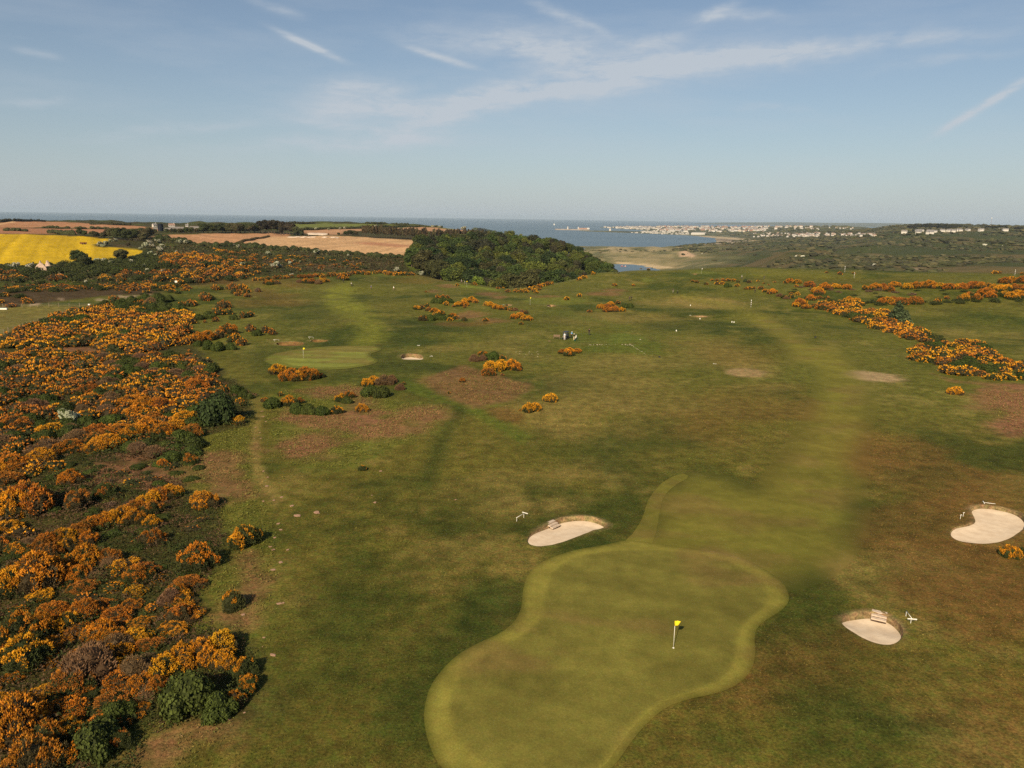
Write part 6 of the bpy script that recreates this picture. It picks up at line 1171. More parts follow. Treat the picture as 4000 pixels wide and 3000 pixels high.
# --- people
def person(px, py, rot, top, legs, cap, label, pose='stand', h=1.76, hair=(.05, .035, .025), xy=None):
    p = basis(px, py) if xy is None else Vector((xy[0], xy[1], gz(*xy)))
    J = {'pel': (0, 0, .96), 'spi': (0, 0, 1.16), 'che': (0, .01, 1.36), 'nec': (0, .01, 1.50), 'hea': (0, .03, 1.60), 'top': (0, .03, 1.72)}
    for s, n in ((-1, 'l'), (1, 'r')):
        J[n+'sh'] = (.18*s, 0, 1.42); J[n+'hip'] = (.10*s, 0, .92); st = 0 if pose != 'walk' else .24*s
        J[n+'kn'] = (.11*s, .03+st*.5, .50); J[n+'an'] = (.12*s, st, .08); J[n+'to'] = (.13*s, st+.19, .035)
        if pose in ('stand', 'walk'): J[n+'el'] = (.26*s, -.02-st*.4, 1.13); J[n+'wr'] = (.27*s, .08-st*.6, .88); J[n+'ha'] = (.26*s, .11-st*.6, .76)
        elif pose == 'club': J[n+'el'] = (.22*s, .12, 1.14); J[n+'wr'] = (.07*s, .30, .95); J[n+'ha'] = (.02*s, .36, .88)
        elif pose == 'hold': J[n+'el'] = (.25*s, .10, 1.16); J[n+'wr'] = (.20*s, .33, 1.08); J[n+'ha'] = (.18*s, .44, 1.06)
    if pose == 'club':
        for k in ('che', 'nec', 'hea', 'top', 'lsh', 'rsh', 'lel', 'rel', 'lwr', 'rwr', 'lha', 'rha'): J[k] = (J[k][0], J[k][1]+(J[k][2]-.9)*.32, J[k][2]-.05)
    E = [('pel', 'spi'), ('spi', 'che'), ('che', 'nec'), ('nec', 'hea'), ('hea', 'top')]
    for n in 'lr': E += [('che', n+'sh'), (n+'sh', n+'el'), (n+'el', n+'wr'), (n+'wr', n+'ha'), ('pel', n+'hip'), (n+'hip', n+'kn'), (n+'kn', n+'an'), (n+'an', n+'to')]
    rad = {'pel': (.17, .12), 'spi': (.155, .11), 'che': (.17, .12), 'nec': (.062, .062), 'hea': (.085, .10), 'top': (.06, .075)}
    for n in 'lr': rad.update({n+'sh': (.075, .075), n+'el': (.05, .05), n+'wr': (.034, .034), n+'ha': (.03, .045), n+'hip': (.095, .095), n+'kn': (.065, .065), n+'an': (.045, .05), n+'to': (.042, .035)})
    K = list(J); me = bpy.data.meshes.new('person'); me.from_pydata([J[k] for k in K], [(K.index(a), K.index(b)) for a, b in E], []); ob = bpy.data.objects.new('person', me); COL.objects.link(ob)
    sk = ob.modifiers.new('s', 'SKIN'); sv = me.skin_vertices[0].data
    for i, k in enumerate(K): sv[i].radius = rad[k]; sv[i].use_root = (k == 'pel')
    ob.modifiers.new('b', 'SUBSURF').levels = 1
    dg = bpy.context.evaluated_depsgraph_get(); bm_ = bpy.data.meshes.new_from_object(ob.evaluated_get(dg)); bpy.data.objects.remove(ob)
    for c in (SKIN, cloth(top), cloth(legs), cloth((.05, .045, .04))): bm_.materials.append(c)
    seg = []
    for a, b in E:
        k = 0 if a in ('nec', 'hea') or b.endswith('ha') else 3 if b.endswith('to') else 2 if a.endswith(('hip', 'kn')) or b.endswith('hip') else (1 if max(top) < .12 else 0) if (a[1:] == 'el') else 1
        seg.append((np.array(J[a]), np.array(J[b]), k))
    for f in bm_.polygons:
        c = np.array(f.center); best = min(((np.linalg.norm(c-(a+(b-a)*np.clip(np.dot(c-a, b-a)/np.dot(b-a, b-a), 0, 1))), k) for a, b, k in seg)); f.material_index = best[1] if not (best[1] == 1 and c[2] < .93) else 2; f.use_smooth = True
    s = h/1.76; o = empty('person', p, rot, s); tag(o, label, 'person')
    mk_obj('body', bm_, o)
    hd = Vector(J['hea']); m = MB(); hp = [(hd.x, hd.y-.01, hd.z+.045), (hd.x, hd.y-.01, hd.z+.10), (hd.x, hd.y, hd.z+.155), (hd.x, hd.y, hd.z+.185)]; m.tube(hp, [.112, .108, .075, .02], 12)
    if cap: m.box((hd.x, hd.y+.13, hd.z+.07), (.15, .12, .02)); m.build('cap', cloth(cap), o, True)
    else: m.build('hair', cloth(hair), o, True)
    # face: nose, eyes and ears
    m = MB(); m.box((hd.x, hd.y+.105, hd.z+.0), (.022, .03, .045), 0); m.box((hd.x-.035, hd.y+.093, hd.z+.03), (.022, .012, .012), 1); m.box((hd.x+.035, hd.y+.093, hd.z+.03), (.022, .012, .012), 1); m.box((hd.x, hd.y+.093, hd.z-.045), (.045, .012, .010), 2)
    for s_ in (-1, 1): m.box((hd.x+s_*.092, hd.y, hd.z+.01), (.02, .04, .06), 0)
    m.build('face', [SKIN, BLACK, cloth((.28, .10, .08))], o)
    return o
R = math.radians
person(1201.5+18, 734.5, R(20), (.62, .72, .78), (.74, .72, .68), None, 'person in pale blue shirt and white trousers standing behind the golf cart', 'stand', 1.78, (.45, .42, .38))
person(1234, 730.5, R(-40), (.06, .30, .58), (.02, .02, .03), (.75, .72, .62), 'person in bright blue top and white cap beside the black topped one', 'club')
person(1239.5, 735.5, R(-75), (.018, .015, .022), (.72, .62, .42), (.75, .72, .60), 'person in black top, cream trousers and white cap right of the golf cart', 'hold')
person(1272.5, 724, R(10), (.030, .020, .028), (.05, .048, .045), None, 'person in dark clothes standing alone right of the golf cart', 'stand')
FARP = [(742, 611, (.05, .05, .05), (.03, .03, .03), None, 'person in dark clothes nearest the gorse rows on the upper left fairway', 'walk'), (759, 618.5, (.45, .45, .46), (.03, .03, .035), None, 'person in grey top and black trousers on the upper left fairway', 'hold'), (802, 626, (.08, .12, .28), (.03, .03, .03), (.5, .5, .5), 'person in dark blue top on the upper left fairway', 'stand'), (850.5, 627.5, (.75, .74, .70), (.16, .13, .10), (.7, .7, .66), 'person in white top walking across the upper left fairway', 'walk'),
        (997, 612.5, (.20, .20, .19), (.05, .05, .05), (.7, .7, .66), 'left person beside the raised green by the wood', 'stand'), (1004, 614, (.60, .58, .52), (.30, .28, .24), None, 'right person in pale top beside the raised green by the wood', 'stand'), (1328, 591, (.02, .02, .02), (.02, .02, .02), None, 'left person of the dark pair at the plateau edge by the estuary', 'stand'), (1334.5, 591.3, (.025, .025, .03), (.02, .02, .02), None, 'right person of the dark pair at the plateau edge by the estuary', 'walk'), (1363.5, 648.5, (.025, .02, .03), (.03, .03, .03), None, 'person in black leaning over behind the gorse group', 'club'), (1359.5, 649.5, (.06, .05, .05), (.05, .05, .05), None, 'person in dark grey left of the one leaning over', 'stand'),
        (1453.7, 632.5, (.06, .055, .05), (.30, .27, .22), None, 'person in dark top on the distant tee left of the tan patch', 'stand'), (1602.3, 603, (.42, .40, .38), (.06, .06, .06), (.6, .6, .55), 'person in pale top left of the dark round shrub', 'stand'), (1650.3, 603, (.04, .045, .05), (.12, .12, .10), None, 'person in dark clothes right of the dark round shrub', 'walk'), (1630.6, 633, (.03, .025, .03), (.03, .03, .03), None, 'person in black at the corner of the right gorse belt', 'walk')]
for (x, y, tp, lg, cp, lab, ps) in FARP: person(x, y, R(random.uniform(-180, 180)), tp, lg, cp, lab, ps)
def club_bag(px, py, rot, label, xy=None, c=(.02, .02, .025)):
    p = basis(px, py) if xy is None else Vector((xy[0], xy[1], gz(*xy))); o = empty('golf_trolley', p, rot); tag(o, label, 'golf trolley'); k = cloth(c)
    m = MB(); m.tube([(0, 0, .12), (0, -.12, .5), (0, -.24, .95)], [.13, .14, .15], 10); m.build('bag', k, o, True)
    for i in range(5): m = MB(); a = i*1.25; q = Vector((.06*math.cos(a), -.24+.06*math.sin(a), .9)); m.tube([q, q+Vector((0, -.06, .28))], [.012, .010], 5); m.box((q.x, q.y-.06, q.z+.29), (.03, .09, .05)); m.build('club', GREYM, o)
    for s in (-1, 1): m = MB(); m.tube([(s*.28, 0, .15), (s*.33, 0, .15)], [.15, .15], 14); m.build('wheel', TYRE, o)
    m = MB(); m.tube([(-.28, 0, .15), (.28, 0, .15)], .015, 6); m.tube([(0, 0, .2), (0, -.4, 1.0), (0, -.52, 1.05)], .018, 6); m.build('frame', GREYM, o)
club_bag(1463, 634, .4, 'golf trolley right of the person on the distant tee'); club_bag(1243, 733, 2.2, 'golf trolley with pale bag behind the person in cream trousers', None, (.62, .60, .55)); club_bag(762, 618.5, .8, 'golf trolley beside the person in grey top'); club_bag(1337, 591.5, 1.5, 'golf trolley beside the dark pair at the plateau edge')
def golf_cart(px, py, rot):
    o = empty('golf_cart', basis(px, py), rot); tag(o, 'black roofed golf cart parked beside the bench', 'golf cart')
    m = MB(); m.box((0, 0, .38), (1.18, 2.3, .16)); m.box((0, .95, .62), (1.12, .45, .40), 0, 0, .82); m.box((0, -.62, .62), (1.14, .8, .36)); m.build('body', [BLACK], o)
    m = MB(); m.box((0, 1.22, .45), (1.16, .12, .22)); m.box((0, -1.2, .42), (1.16, .10, .2)); m.build('bumper', BLACK, o)
    m = MB(); m.box((0, -.42, .86), (1.05, .52, .13)); m.build('seat', SEATM, o); m = MB(); m.box((0, -.70, 1.14), (1.05, .12, .42)); m.build('backrest', SEATM, o)
    m = MB(); m.box((0, -.10, 1.86), (1.26, 1.9, .06), 0, 0, .96); m.box((0, -.10, 1.91), (1.05, 1.7, .06), 0, 0, .9); m.build('roof', BLACK, o)
    for sx in (-1, 1):
        for (y0, y1) in ((.86, .68), (-.92, -.85)): m = MB(); m.tube([(sx*.54, y0, .6), (sx*.56, y1, 1.86)], .022, 8); m.build('roof_post', BLACK, o)
        for y in (.82, -.78):
            m = MB(); m.tube([(sx*.44, y, .23), (sx*.62, y, .23)], [.23, .23], 18); w = m.build('wheel', TYRE, o); m = MB(); m.tube([(sx*.625, y, .23), (sx*.632, y, .23)], [.12, .12], 14); m.build('rim', GREYM, w)
        m = MB(); m.box((sx*.36, 1.16, .66), (.16, .06, .10)); m.build('headlight', WHITE, o)
    m = MB(); m.box((0, .79, 1.35), (1.06, .02, .80)); m.build('windscreen', GLASS, o)
    m = MB(); m.tube([(-.25, .55, .85), (-.25, .38, 1.10)], .02, 6); c = [(-.25+.17*math.cos(t), .37+.1*math.sin(t), 1.12+.12*math.sin(t)) for t in np.linspace(0, 6.283, 15)]; m.tube(c, .014, 6, caps=False); m.build('steering_wheel', BLACK, o)
    for i, (sx, c) in enumerate(((-.28, (.03, .03, .035)), (.28, (.35, .35, .36)))):
        m = MB(); m.tube([(sx, -1.18, .5), (sx, -1.12, .95), (sx, -1.10, 1.30)], [.14, .15, .15], 10); b = m.build('golf_bag', cloth(c), o, True); m = MB()
        for a in range(5): m.tube([(sx+.07*math.cos(a*1.26), -1.1+.07*math.sin(a*1.26), 1.25), (sx+.09*math.cos(a*1.26), -1.08+.09*math.sin(a*1.26), 1.60)], [.012, .022], 5)
        m.build('clubs', GREYM, b)
golf_cart(1222, 732.2, R(160))
def bench(px, py, rot):
    o = empty('bench', basis(px, py), rot); tag(o, 'brown wooden slatted bench left of the golf cart', 'bench')
    for i in range(4): m = MB(); m.box((0, .12-.12*i, .45), (1.7, .10, .035)); m.build('seat_slat', TEAK, o)
    for i in range(4): m = MB(); m.box((0, -.30-.03*i, .56+.115*i), (1.7, .03, .095)); m.build('back_slat', TEAK, o)
    for s in (-1, 1):
        m = MB(); m.box((s*.80, .14, .21), (.07, .07, .48)); m.build('leg', TEAK, o); m = MB(); m.tube([(s*.80, -.24, -.03), (s*.80, -.26, .45), (s*.80, -.36, .98)], .045, 6); m.build('leg', TEAK, o); m = MB(); m.box((s*.80, -.06, .66), (.07, .46, .04)); m.build('arm_rest', TEAK, o)
bench(1202.5, 731.5, R(172))
def washer(px, py):
    o = empty('ball_washer', basis(px, py), .3); tag(o, 'green ball washer post in front of the person in cream trousers', 'ball washer'); m = MB(); m.tube([(0, 0, -.1), (0, 0, 1.05)], [.05, .04], 8); m.build('post', DGREEN, o); m = MB(); m.tube([(0, .02, .8), (0, .02, 1.08)], [.10, .10], 10); m.tube([(.16, .02, 1.16), (-.14, .02, 1.05)], .025, 6); m.build('washer_head', DGREEN, o)
    o = empty('waste_bin', basis(px-5.5, py-.6), 0); tag(o, 'small dark green bin beside the ball washer', 'bin'); m = MB(); m.tube([(0, 0, -.02), (0, 0, .36)], [.26, .30], 14); m.build('tub', DGREEN, o); m = MB(); m.tube([(0, 0, .36), (0, 0, .40)], [.31, .28], 14); m.build('lid', DGREEN, o)
washer(1247.5, 737.8)
o = empty('wooden_frame', basis(1212, 732), .2); tag(o, 'low dark boot scraper between the bench and the golf cart', 'boot scraper'); m = MB(); m.box((0, 0, .04), (.5, .35, .08)); m.build('base', DGREEN, o); m = MB(); m.tube([(-.2, 0, .05), (-.2, 0, .85), (.2, 0, .85), (.2, 0, .05)], .02, 6); m.build('hoop', DGREEN, o)
# --- stones
def rock_mesh(seed, flat):
    rng = np.random.default_rng(seed); V = _I2V*(1+.16*rng.normal(size=(len(_I2V), 1))); V[:, 2] = np.clip(V[:, 2], -.3, .55)*flat; return V
ROCKS = [mk_mesh('stone', rock_mesh(i, .8), _I2F, STONE) for i in range(4)]; SLABS = [mk_mesh('flat_stone', rock_mesh(20+i, .22), _I2F, FLATS) for i in range(5)]
def stone(px, py, wpx, me, name, label, group, asp=1.0, sink=.0):
    p = basis(px, py); D = math.hypot(p.x, p.y); s = wpx/F*math.hypot(D, CAMZ)/2; o = mk_obj(name, me); o.location = p+Vector((0, 0, sink*s)); o.rotation_euler = (0, 0, random.uniform(0, 6.28)); o.scale = (s, s*asp, s); tag(o, label, 'stone', group)
for i in range(30):
    t = random.random(); X = a2([(1750+430*t, 681-4*math.sin(t*3)+random.uniform(-4, 4))])[0]; stone(X[0], X[1], random.uniform(.9, 3.0), ROCKS[i % 4], 'edging_stone', 'pale stone in the row edging the tee right of the gorse', 'stone edging of the tee')
for i in range(14):
    t = i/13; X = a4([(150+150*t, 745+100*t+random.uniform(-6, 6))])[0]; stone(X[0], X[1], random.uniform(1.2, 2.6), ROCKS[i % 4], 'edging_stone', 'pale stone in the line running down beside the right tee', 'stone line beside the right tee')
for i in range(18):
    X = a2([(1140+random.uniform(0, 210), 745+random.uniform(-10, 40))])[0]; stone(X[0], X[1], random.uniform(1.0, 2.4), ROCKS[i % 4], 'loose_stone', 'pale loose stone in the scatter below the tee', 'scattered stones below the tee')
X = a2([(1428, 649)])[0]; stone(X[0], X[1], 7, SLABS[0], 'stone_slab', 'pale flat slab in the grass left of the golf cart', None, .5, .2)
X = a4([(250, 704)])[0]; stone(X[0], X[1], 4, ROCKS[1], 'tee_marker_stone', 'pale stone standing on the right tee', None)
for q in [(385, 1055, 28), (497, 1037, 26), (353, 997, 18), (250, 965, 12), (295, 947, 14), (330, 1250, 15), (245, 1250, 16), (230, 1232, 12), (290, 1135, 14), (275, 1100, 16), (290, 1322, 18), (245, 1365, 18), (832, 978, 14), (815, 936, 7), (865, 797, 14), (1297, 961, 9), (210, 883, 14), (190, 797, 10), (190, 483, 10), (205, 512, 10), (182, 452, 10), (170, 575, 8), (135, 608, 10), (175, 608, 8), (215, 832, 9), (190, 970, 12), (145, 545, 9), (255, 1180, 12)]:
    X = g3([(q[0], q[1])])[0]; stone(X[0], X[1], q[2]*.75*.75, SLABS[q[0] % 5], 'flat_stone', 'flat pinkish stone in the turf beside the worn path', 'flat stones beside the path', random.uniform(.6, .9), .1)
for q in [(1965, 660, 60), (2010, 290, 50), (1960, 45, 26), (1650, 1125, 26), (1585, 1125, 22), (1900, 535, 26), (1890, 600, 14), (1310, 1240, 14), (2040, 285, 30), (1750, 370, 40), (1760, 1075, 24)]:
    X = z8([(q[0], q[1])])[0]; stone(X[0], X[1], q[2]*.22, SLABS[q[0] % 5], 'flat_stone', 'flat pinkish stone beside the nearest gorse', 'flat stones beside the near gorse', random.uniform(.6, .9), .1)
# --- fences
def fence(pts, label):
    P = [basis(*p) for p in pts]; o = empty('post_and_wire_fence', P[0]); tag(o, label, 'fence')
    m = MB(); m.tube([(0, 0, -.3), (0, 0, 1.28)], [.085, .075], 6); me = None
    for p in P:
        if me is None: k = m.build('post', POSTM, o); me = k.data
        else: k = mk_obj('post', me, o)
        k.location = p-P[0]; k.rotation_euler = (random.uniform(-.05, .05), random.uniform(-.05, .05), random.uniform(0, 3))
    for hz in (.45, .8, 1.15): w = MB(); w.tube([q-P[0]+Vector((0, 0, hz)) for q in P], .014, 4); w.build('wire', WIRE, o)
f6 = lambda P: d4(P, 0, 608.4, .175)
fence(f6([(-60, 668), (-5, 650), (52, 648), (108, 624), (170, 610), (248, 588), (282, 575), (335, 560), (385, 543), (425, 528), (476, 512), (527, 500), (575, 486), (620, 472), (668, 460), (710, 443), (745, 430), (775, 420), (815, 403), (852, 392), (900, 378), (950, 365)]), 'post and wire fence slanting along the near side of the left pasture')
fence(f6([(40, 322), (150, 318), (275, 320), (378, 318), (470, 318), (606, 312), (725, 310), (855, 314), (985, 312), (1120, 314)]), 'post and wire fence along the far side of the left pasture')
def sign(px, py, w, h, label, name='white_sign'):
    o = empty(name, basis(px, py), .2); tag(o, label, 'sign'); m = MB(); m.tube([(0, 0, -.1), (0, 0, h)], .04, 6); m.build('post', POSTM, o); m = MB(); m.box((0, -.05, h), (w, .03, w*.8)); m.build('panel', WHITE, o)
sign(193, 668, .5, 1.5, 'small white sign on the far pasture fence'); sign(381, 619, .9, 2.0, 'white sign sticking out of the gorse on the far left edge')
o = empty('water_trough', basis(7, 668.5), .1); tag(o, 'white trough at the left end of the far pasture fence', 'trough'); m = MB(); m.box((0, 0, .25), (2.4, .7, .5)); m.build('tank', WHITE, o); m = MB(); m.box((0, 0, .52), (2.5, .8, .05)); m.build('rim', GREYM, o)
# tee markers, white stones and little posts far out
for (x, y, lab) in [(1491.5, 660.5, 'tiny white tee marker nearest the tan patch'), (1512, 689.5, 'tiny white tee marker below the thin sliver bunker'), (1581, 696.5, 'left tiny white marker of the pair in mid fairway'), (1585.5, 697, 'right tiny white marker of the pair in mid fairway'), (1461, 715.5, 'tiny white marker alone on the pale grass')]:
    o = empty('tee_marker', basis(x, y)); tag(o, lab, 'tee marker'); m = MB(); m.tube([(0, 0, -.02), (0, 0, .25), (0, 0, .36)], [.15, .16, .06], 10); m.build('block', WHITE, o); m = MB(); m.tube([(0, 0, .34), (0, 0, .46)], .03, 6); m.build('peg', WHITE, o)
for (x, y, lab) in [(1761, 729.5, 'tiny black box on the right fairway'), (1424.5, 772.5, 'tiny black box below the right tee')]:
    o = empty('sprinkler_box', basis(x, y)); tag(o, lab, 'box'); m = MB(); m.box((0, 0, .15), (.4, .4, .3), 0, 0, .9); m.build('case', BLACK, o); m = MB(); m.tube([(0, 0, .3), (0, 0, .36)], .1, 8); m.build('cap', BLACK, o)
# ------------------------------------------------------------------ buildings
BW = simple('white_render', (.52, .50, .46), .8, .2, .08, .3); BC = simple('cream_render', (.52, .47, .38), .8, .2, .1, .3); BR = simple('brick_wall', (.34, .20, .14), .85, .15, .15, .4); RS = simple('slate_roof', (.19, .185, .18), .7, .3, .2, .5); RT = simple('tile_roof', (.26, .175, .14), .8, .2, .2, .5); RG = simple('grey_sheet_roof', (.19, .175, .155), .6, .3, .15, .3); SILO = simple('silo_panel', (.010, .014, .024), .9, .1, .2, 1.5); WIN = simple('window_glass', (.03, .04, .05), .15, .5)
BARN = simple('barn_boards', (.20, .18, .15), .9, .1, .2, .5)
RUIN = simple('ruin_stone', (.48, .36, .28), .95, .05, .35, .9)
def gable(mb, w, d, h, r, m0=0, m1=1, ov=.25):
    x, y = w/2, d/2
    mb.add([(-x, -y, -1.5), (x, -y, -1.5), (x, y, -1.5), (-x, y, -1.5), (-x, -y, h), (x, -y, h), (x, y, h), (-x, y, h), (-x, 0, h+r), (x, 0, h+r)], [(0, 1, 5, 4), (1, 2, 6, 9, 5), (2, 3, 7, 6), (3, 0, 4, 8, 7)], m0)
    X = x+ov; Y = y+ov; hz = h-ov*r/y+.06; mb.add([(-X, -Y, hz), (X, -Y, hz), (X, 0, h+r+.08), (-X, 0, h+r+.08), (-X, Y, hz), (X, Y, hz), (-X, -Y, hz+.2), (X, -Y, hz+.2), (X, 0, h+r+.3), (-X, 0, h+r+.3), (-X, Y, hz+.2), (X, Y, hz+.2)], [(6, 7, 8, 9), (9, 8, 11, 10), (0, 3, 2, 1), (3, 4, 5, 2), (0, 1, 7, 6), (4, 10, 11, 5), (0, 6, 9, 3), (3, 9, 10, 4), (1, 2, 8, 7), (2, 5, 11, 8)], m1)
def building(px, py, w, d, h, r, rot, wall, roof, label, wins=3, name='farm_house', chim=True):
    p = basis(px, py); o = empty(name, p, rot); tag(o, label, 'building')
    a = MB(); gable(a, w, d, h, r); n0 = 4
    m = MB(); m.v = a.v[:10]; m.f = a.f[:4]; m.m = [0]*4; m.build('wall', wall, o)
    m = MB(); m.add(a.v[10:], [tuple(i-10 for i in f) for f in a.f[4:]]); rf = m.build('roof', roof, o)
    if chim: m = MB(); m.box((w*.36, 0, h+r+.5), (.8, .6, 1.6)); m.build('chimney', wall, rf)
    for i in range(wins):
        for s in (-1, 1): m = MB(); m.box((-w/2+w*(i+.5)/wins, s*(d/2+.02), h*.6), (w/wins*.4, .08, h*.35)); m.build('window', WIN, o)
building(334, 490.5, 5.5, 4.5, 2.8, 2.4, .9, BW, RS, 'white gabled house left of the dark silo', 2); building(371, 490.5, 8, 5, 2.6, 2.2, .5, BW, RT, 'white house right of the dark silo'); building(404, 490, 4, 3.5, 2.2, 1.8, .3, BW, RS, 'small white house farther right of the dark silo', 1)
building(383, 497.5, 16, 9, 2.4, 1.8, .25, BARN, RG, 'pale roofed farm shed right of the dark silo', 4, 'farm_shed', False); building(425, 496, 18, 9, 2.4, 1.8, -.1, BARN, RG, 'long grey farm shed among the trees', 4, 'farm_shed', False); building(340, 499, 8, 6, 2.2, 1.6, .3, BR, RG, 'low brown shed at the foot of the dark silo', 2, 'farm_shed', False); building(364, 499.5, 8, 6, 2.2, 1.6, -.2, BARN, RG, 'small cream shed right of the silo foot', 2, 'farm_shed', False)
p = basis(347.5, 499.5); o = empty('silo', p); tag(o, 'tall dark farm silo rising above the trees', 'silo'); D = math.hypot(p.x, p.y); sr = 5/F*D; sh = 14.5/F*D
m = MB(); m.tube([(0, 0, -1), (0, 0, sh*.88)], [sr, sr], 22); m.build('drum', SILO, o); m = MB(); m.tube([(0, 0, sh*.88), (0, 0, sh*.95), (0, 0, sh)], [sr*1.03, sr*.7, sr*.15], 22); m.build('dome', SILO, o)
for i in range(5): m = MB(); z = sh*(.1+.17*i); m.tube([(0, 0, z), (0, 0, z+.15)], [sr*1.02, sr*1.02], 22); m.build('hoop', BLACK, o)
m = MB(); m.box((0, -sr*1.05, sh*.42), (.5, .15, sh*.9)); m.build('ladder', BLACK, o)
def ruin(px, py, hw, hh, rot, label, xy=None):
    p = basis(px, py); D = math.hypot(p.x, p.y); o = empty('ruined_gable', p, rot); tag(o, label, 'ruin'); w = hw/F*D; h = hh/F*D; rng = random.Random(int(px*10)); n = 16; top = []
    for i in range(n+1): u = i/n; t = 1-abs(u-.5)*1.45; top.append(h*max(.15, t)*(1+rng.uniform(-.10, .07)))
    V = []
    for i in range(n+1):
        x = -w/2+w*i/n
        for y in (-.4, .4): V += [(x, y+rng.uniform(-.06, .06), -1), (x, y+rng.uniform(-.06, .06), top[i])]
    Fs = []
    for i in range(n): a = 4*i; b = a+4; Fs += [(a, b, b+1, a+1), (a+2, a+3, b+3, b+2), (a+1, b+1, b+3, a+3)]
    Fs += [(0, 1, 3, 2), (4*n, 4*n+2, 4*n+3, 4*n+1)]
    m = MB(); m.add(V, Fs); m.build('gable_wall', RUIN, o); m = MB(); m.box((w*.36, 2.2, h*.16), (.8, 5, h*.55)); m.build('side_wall', RUIN, o)
    for i in range(5): m = MB(); m.box((rng.uniform(-w*.6, w*.6), rng.uniform(-2.5, -.8), .1), (rng.uniform(.5, 1.1), rng.uniform(.5, 1), .6), 0, rng.uniform(0, 3), .8); m.build('fallen_block', RUIN, o)
ruin(89, 585, 20, 18, .15, 'left pointed stone gable of the ruin by the yellow field'); ruin(104, 583, 17, 18, -.5, 'right pointed stone gable of the ruin by the yellow field')
for (x, y, lab) in [(177.5, 528, 'left of two dark red trailers in the yellow field'), (183, 528, 'right of two dark red trailers in the yellow field')]:
    o = empty('farm_trailer', basis(x, y), .3); tag(o, lab, 'trailer'); m = MB(); m.box((0, 0, 1.1), (3, 1.6, 1.1), 0, 0, 1.1); m.build('tub', simple('dark_red', (.12, .03, .02), .6), o)
    for s in (-1, 1): m = MB(); m.tube([(.4, s*.75, .45), (.4, s*.95, .45)], .45, 12); m.build('wheel', TYRE, o)
HEAP = simple('spoil', (.50, .42, .34), .95, .05, .2, .3)
for i, (x, y, w, h) in enumerate([(480, 297, 9, 1.2), (520, 297, 10, 1.4), (580, 298, 9, 1.4), (640, 297, 8, 1.2), (690, 275, 26, 2.6), (720, 278, 12, 1.6), (740, 298, 7, 1.2), (815, 299, 10, 1.2)]):
    X = z2([(x, y)])[0]; p = basis(X[0], X[1]); V = _I2V*(1+.12*np.random.default_rng(i).normal(size=(len(_I2V), 1)))*np.array((w*.55, w*.4, h)); o = mk_obj('spoil_heap', mk_mesh('spoil_heap', V, _I2F, HEAP), None, p); tag(o, 'largest white spoil heap behind the pale ploughed field' if i == 4 else 'low pale spoil heap along the top of the pale ploughed field', 'spoil heap', 'spoil heaps')
# far town
def sea_at(px, py):
    d = px_dir(px, py); t = (SEA-CAMZ)/d[2]; return d[0]*t, d[1]*t
def house_mesh(w, d, h, r, wall, roof):
    a = MB(); gable(a, w, d, h, r, 0, 1, .5); me = bpy.data.meshes.new('town_house'); me.from_pydata(a.v, [], a.f); me.materials.append(wall); me.materials.append(roof); me.polygons.foreach_set('material_index', a.m); me.update(); return me
HM = [house_mesh(15, 11, 10, 3, BW, RS), house_mesh(20, 11, 11, 3, BW, RT), house_mesh(30, 12, 11, 3, BW, RS), house_mesh(18, 12, 10, 3.5, BC, RT), house_mesh(28, 12, 10, 3, BC, RS), house_mesh(22, 12, 10, 3, BR, RT)]
CV = [house_mesh(15, 6, 4.2, 1.0, BW, BW), house_mesh(17, 6, 4.2, 1.0, BW, RG)]; BIG = [house_mesh(150, 40, 9, 3, BW, RG), house_mesh(100, 45, 10, 3, BW, BW)]
trng = np.random.default_rng(66); TOWNQ = []
def town(fn, x0, x1, y0, y1, n, kinds, name, label, group, slope=0.0, ms=None):
    for _ in range(n):
        zx = trng.uniform(x0, x1); zy = trng.uniform(y0, y1)+slope*(zx-x0); X = fn([(zx, zy)])[0]; x, y = ground_at(X[0], X[1])
        z = gz(x, y)
        if z < -74.6: continue
        me = (ms or HM)[kinds[trng.integers(len(kinds))]]; TOWNQ.append((math.hypot(x, y), x, y, z, me, name, label, group, math.atan2(-x, y)+trng.normal()*.5))
town(z4, 60, 280, 158, 180, 34, [0, 1, 2, 0, 2], 'town_house', 'white seafront house on the tip of the far headland', 'seafront houses of the headland'); town(z4, 280, 640, 162, 190, 90, [1, 2, 3, 4, 0, 2], 'town_house', 'house in the far town behind the caravan rows', 'houses of the far town, left part')
town(z4, 640, 1150, 152, 200, 150, [0, 1, 2, 3, 4, 5], 'town_house', 'house on the higher part of the far town', 'houses of the far town, middle'); town(z4, 1150, 1700, 158, 215, 120, [0, 1, 2, 3, 5], 'town_house', 'house in the leafy part of the far town', 'houses of the far town, right part'); town(z4, 1580, 2212, 225, 262, 70, [0, 1, 3, 0], 'town_house', 'white house on the near edge of the far town', 'near edge of the far town'); town(z4, 1700, 2212, 162, 190, 40, [0, 1, 3], 'town_house', 'house on the skyline of the far town', 'skyline of the far town')
town(z5, 0, 260, 220, 262, 46, [0, 1, 0], 'town_house', 'white house in the cluster left of the right hill', 'white cluster left of the hill'); town(z5, 300, 800, 232, 258, 56, [0, 1, 3, 0], 'town_house', 'white house in the row at the foot of the right hill', 'row at the foot of the hill'); town(z5, 0, 600, 172, 186, 40, [0, 1, 3], 'town_house', 'house on the skyline left of the right hill', 'skyline left of the hill')
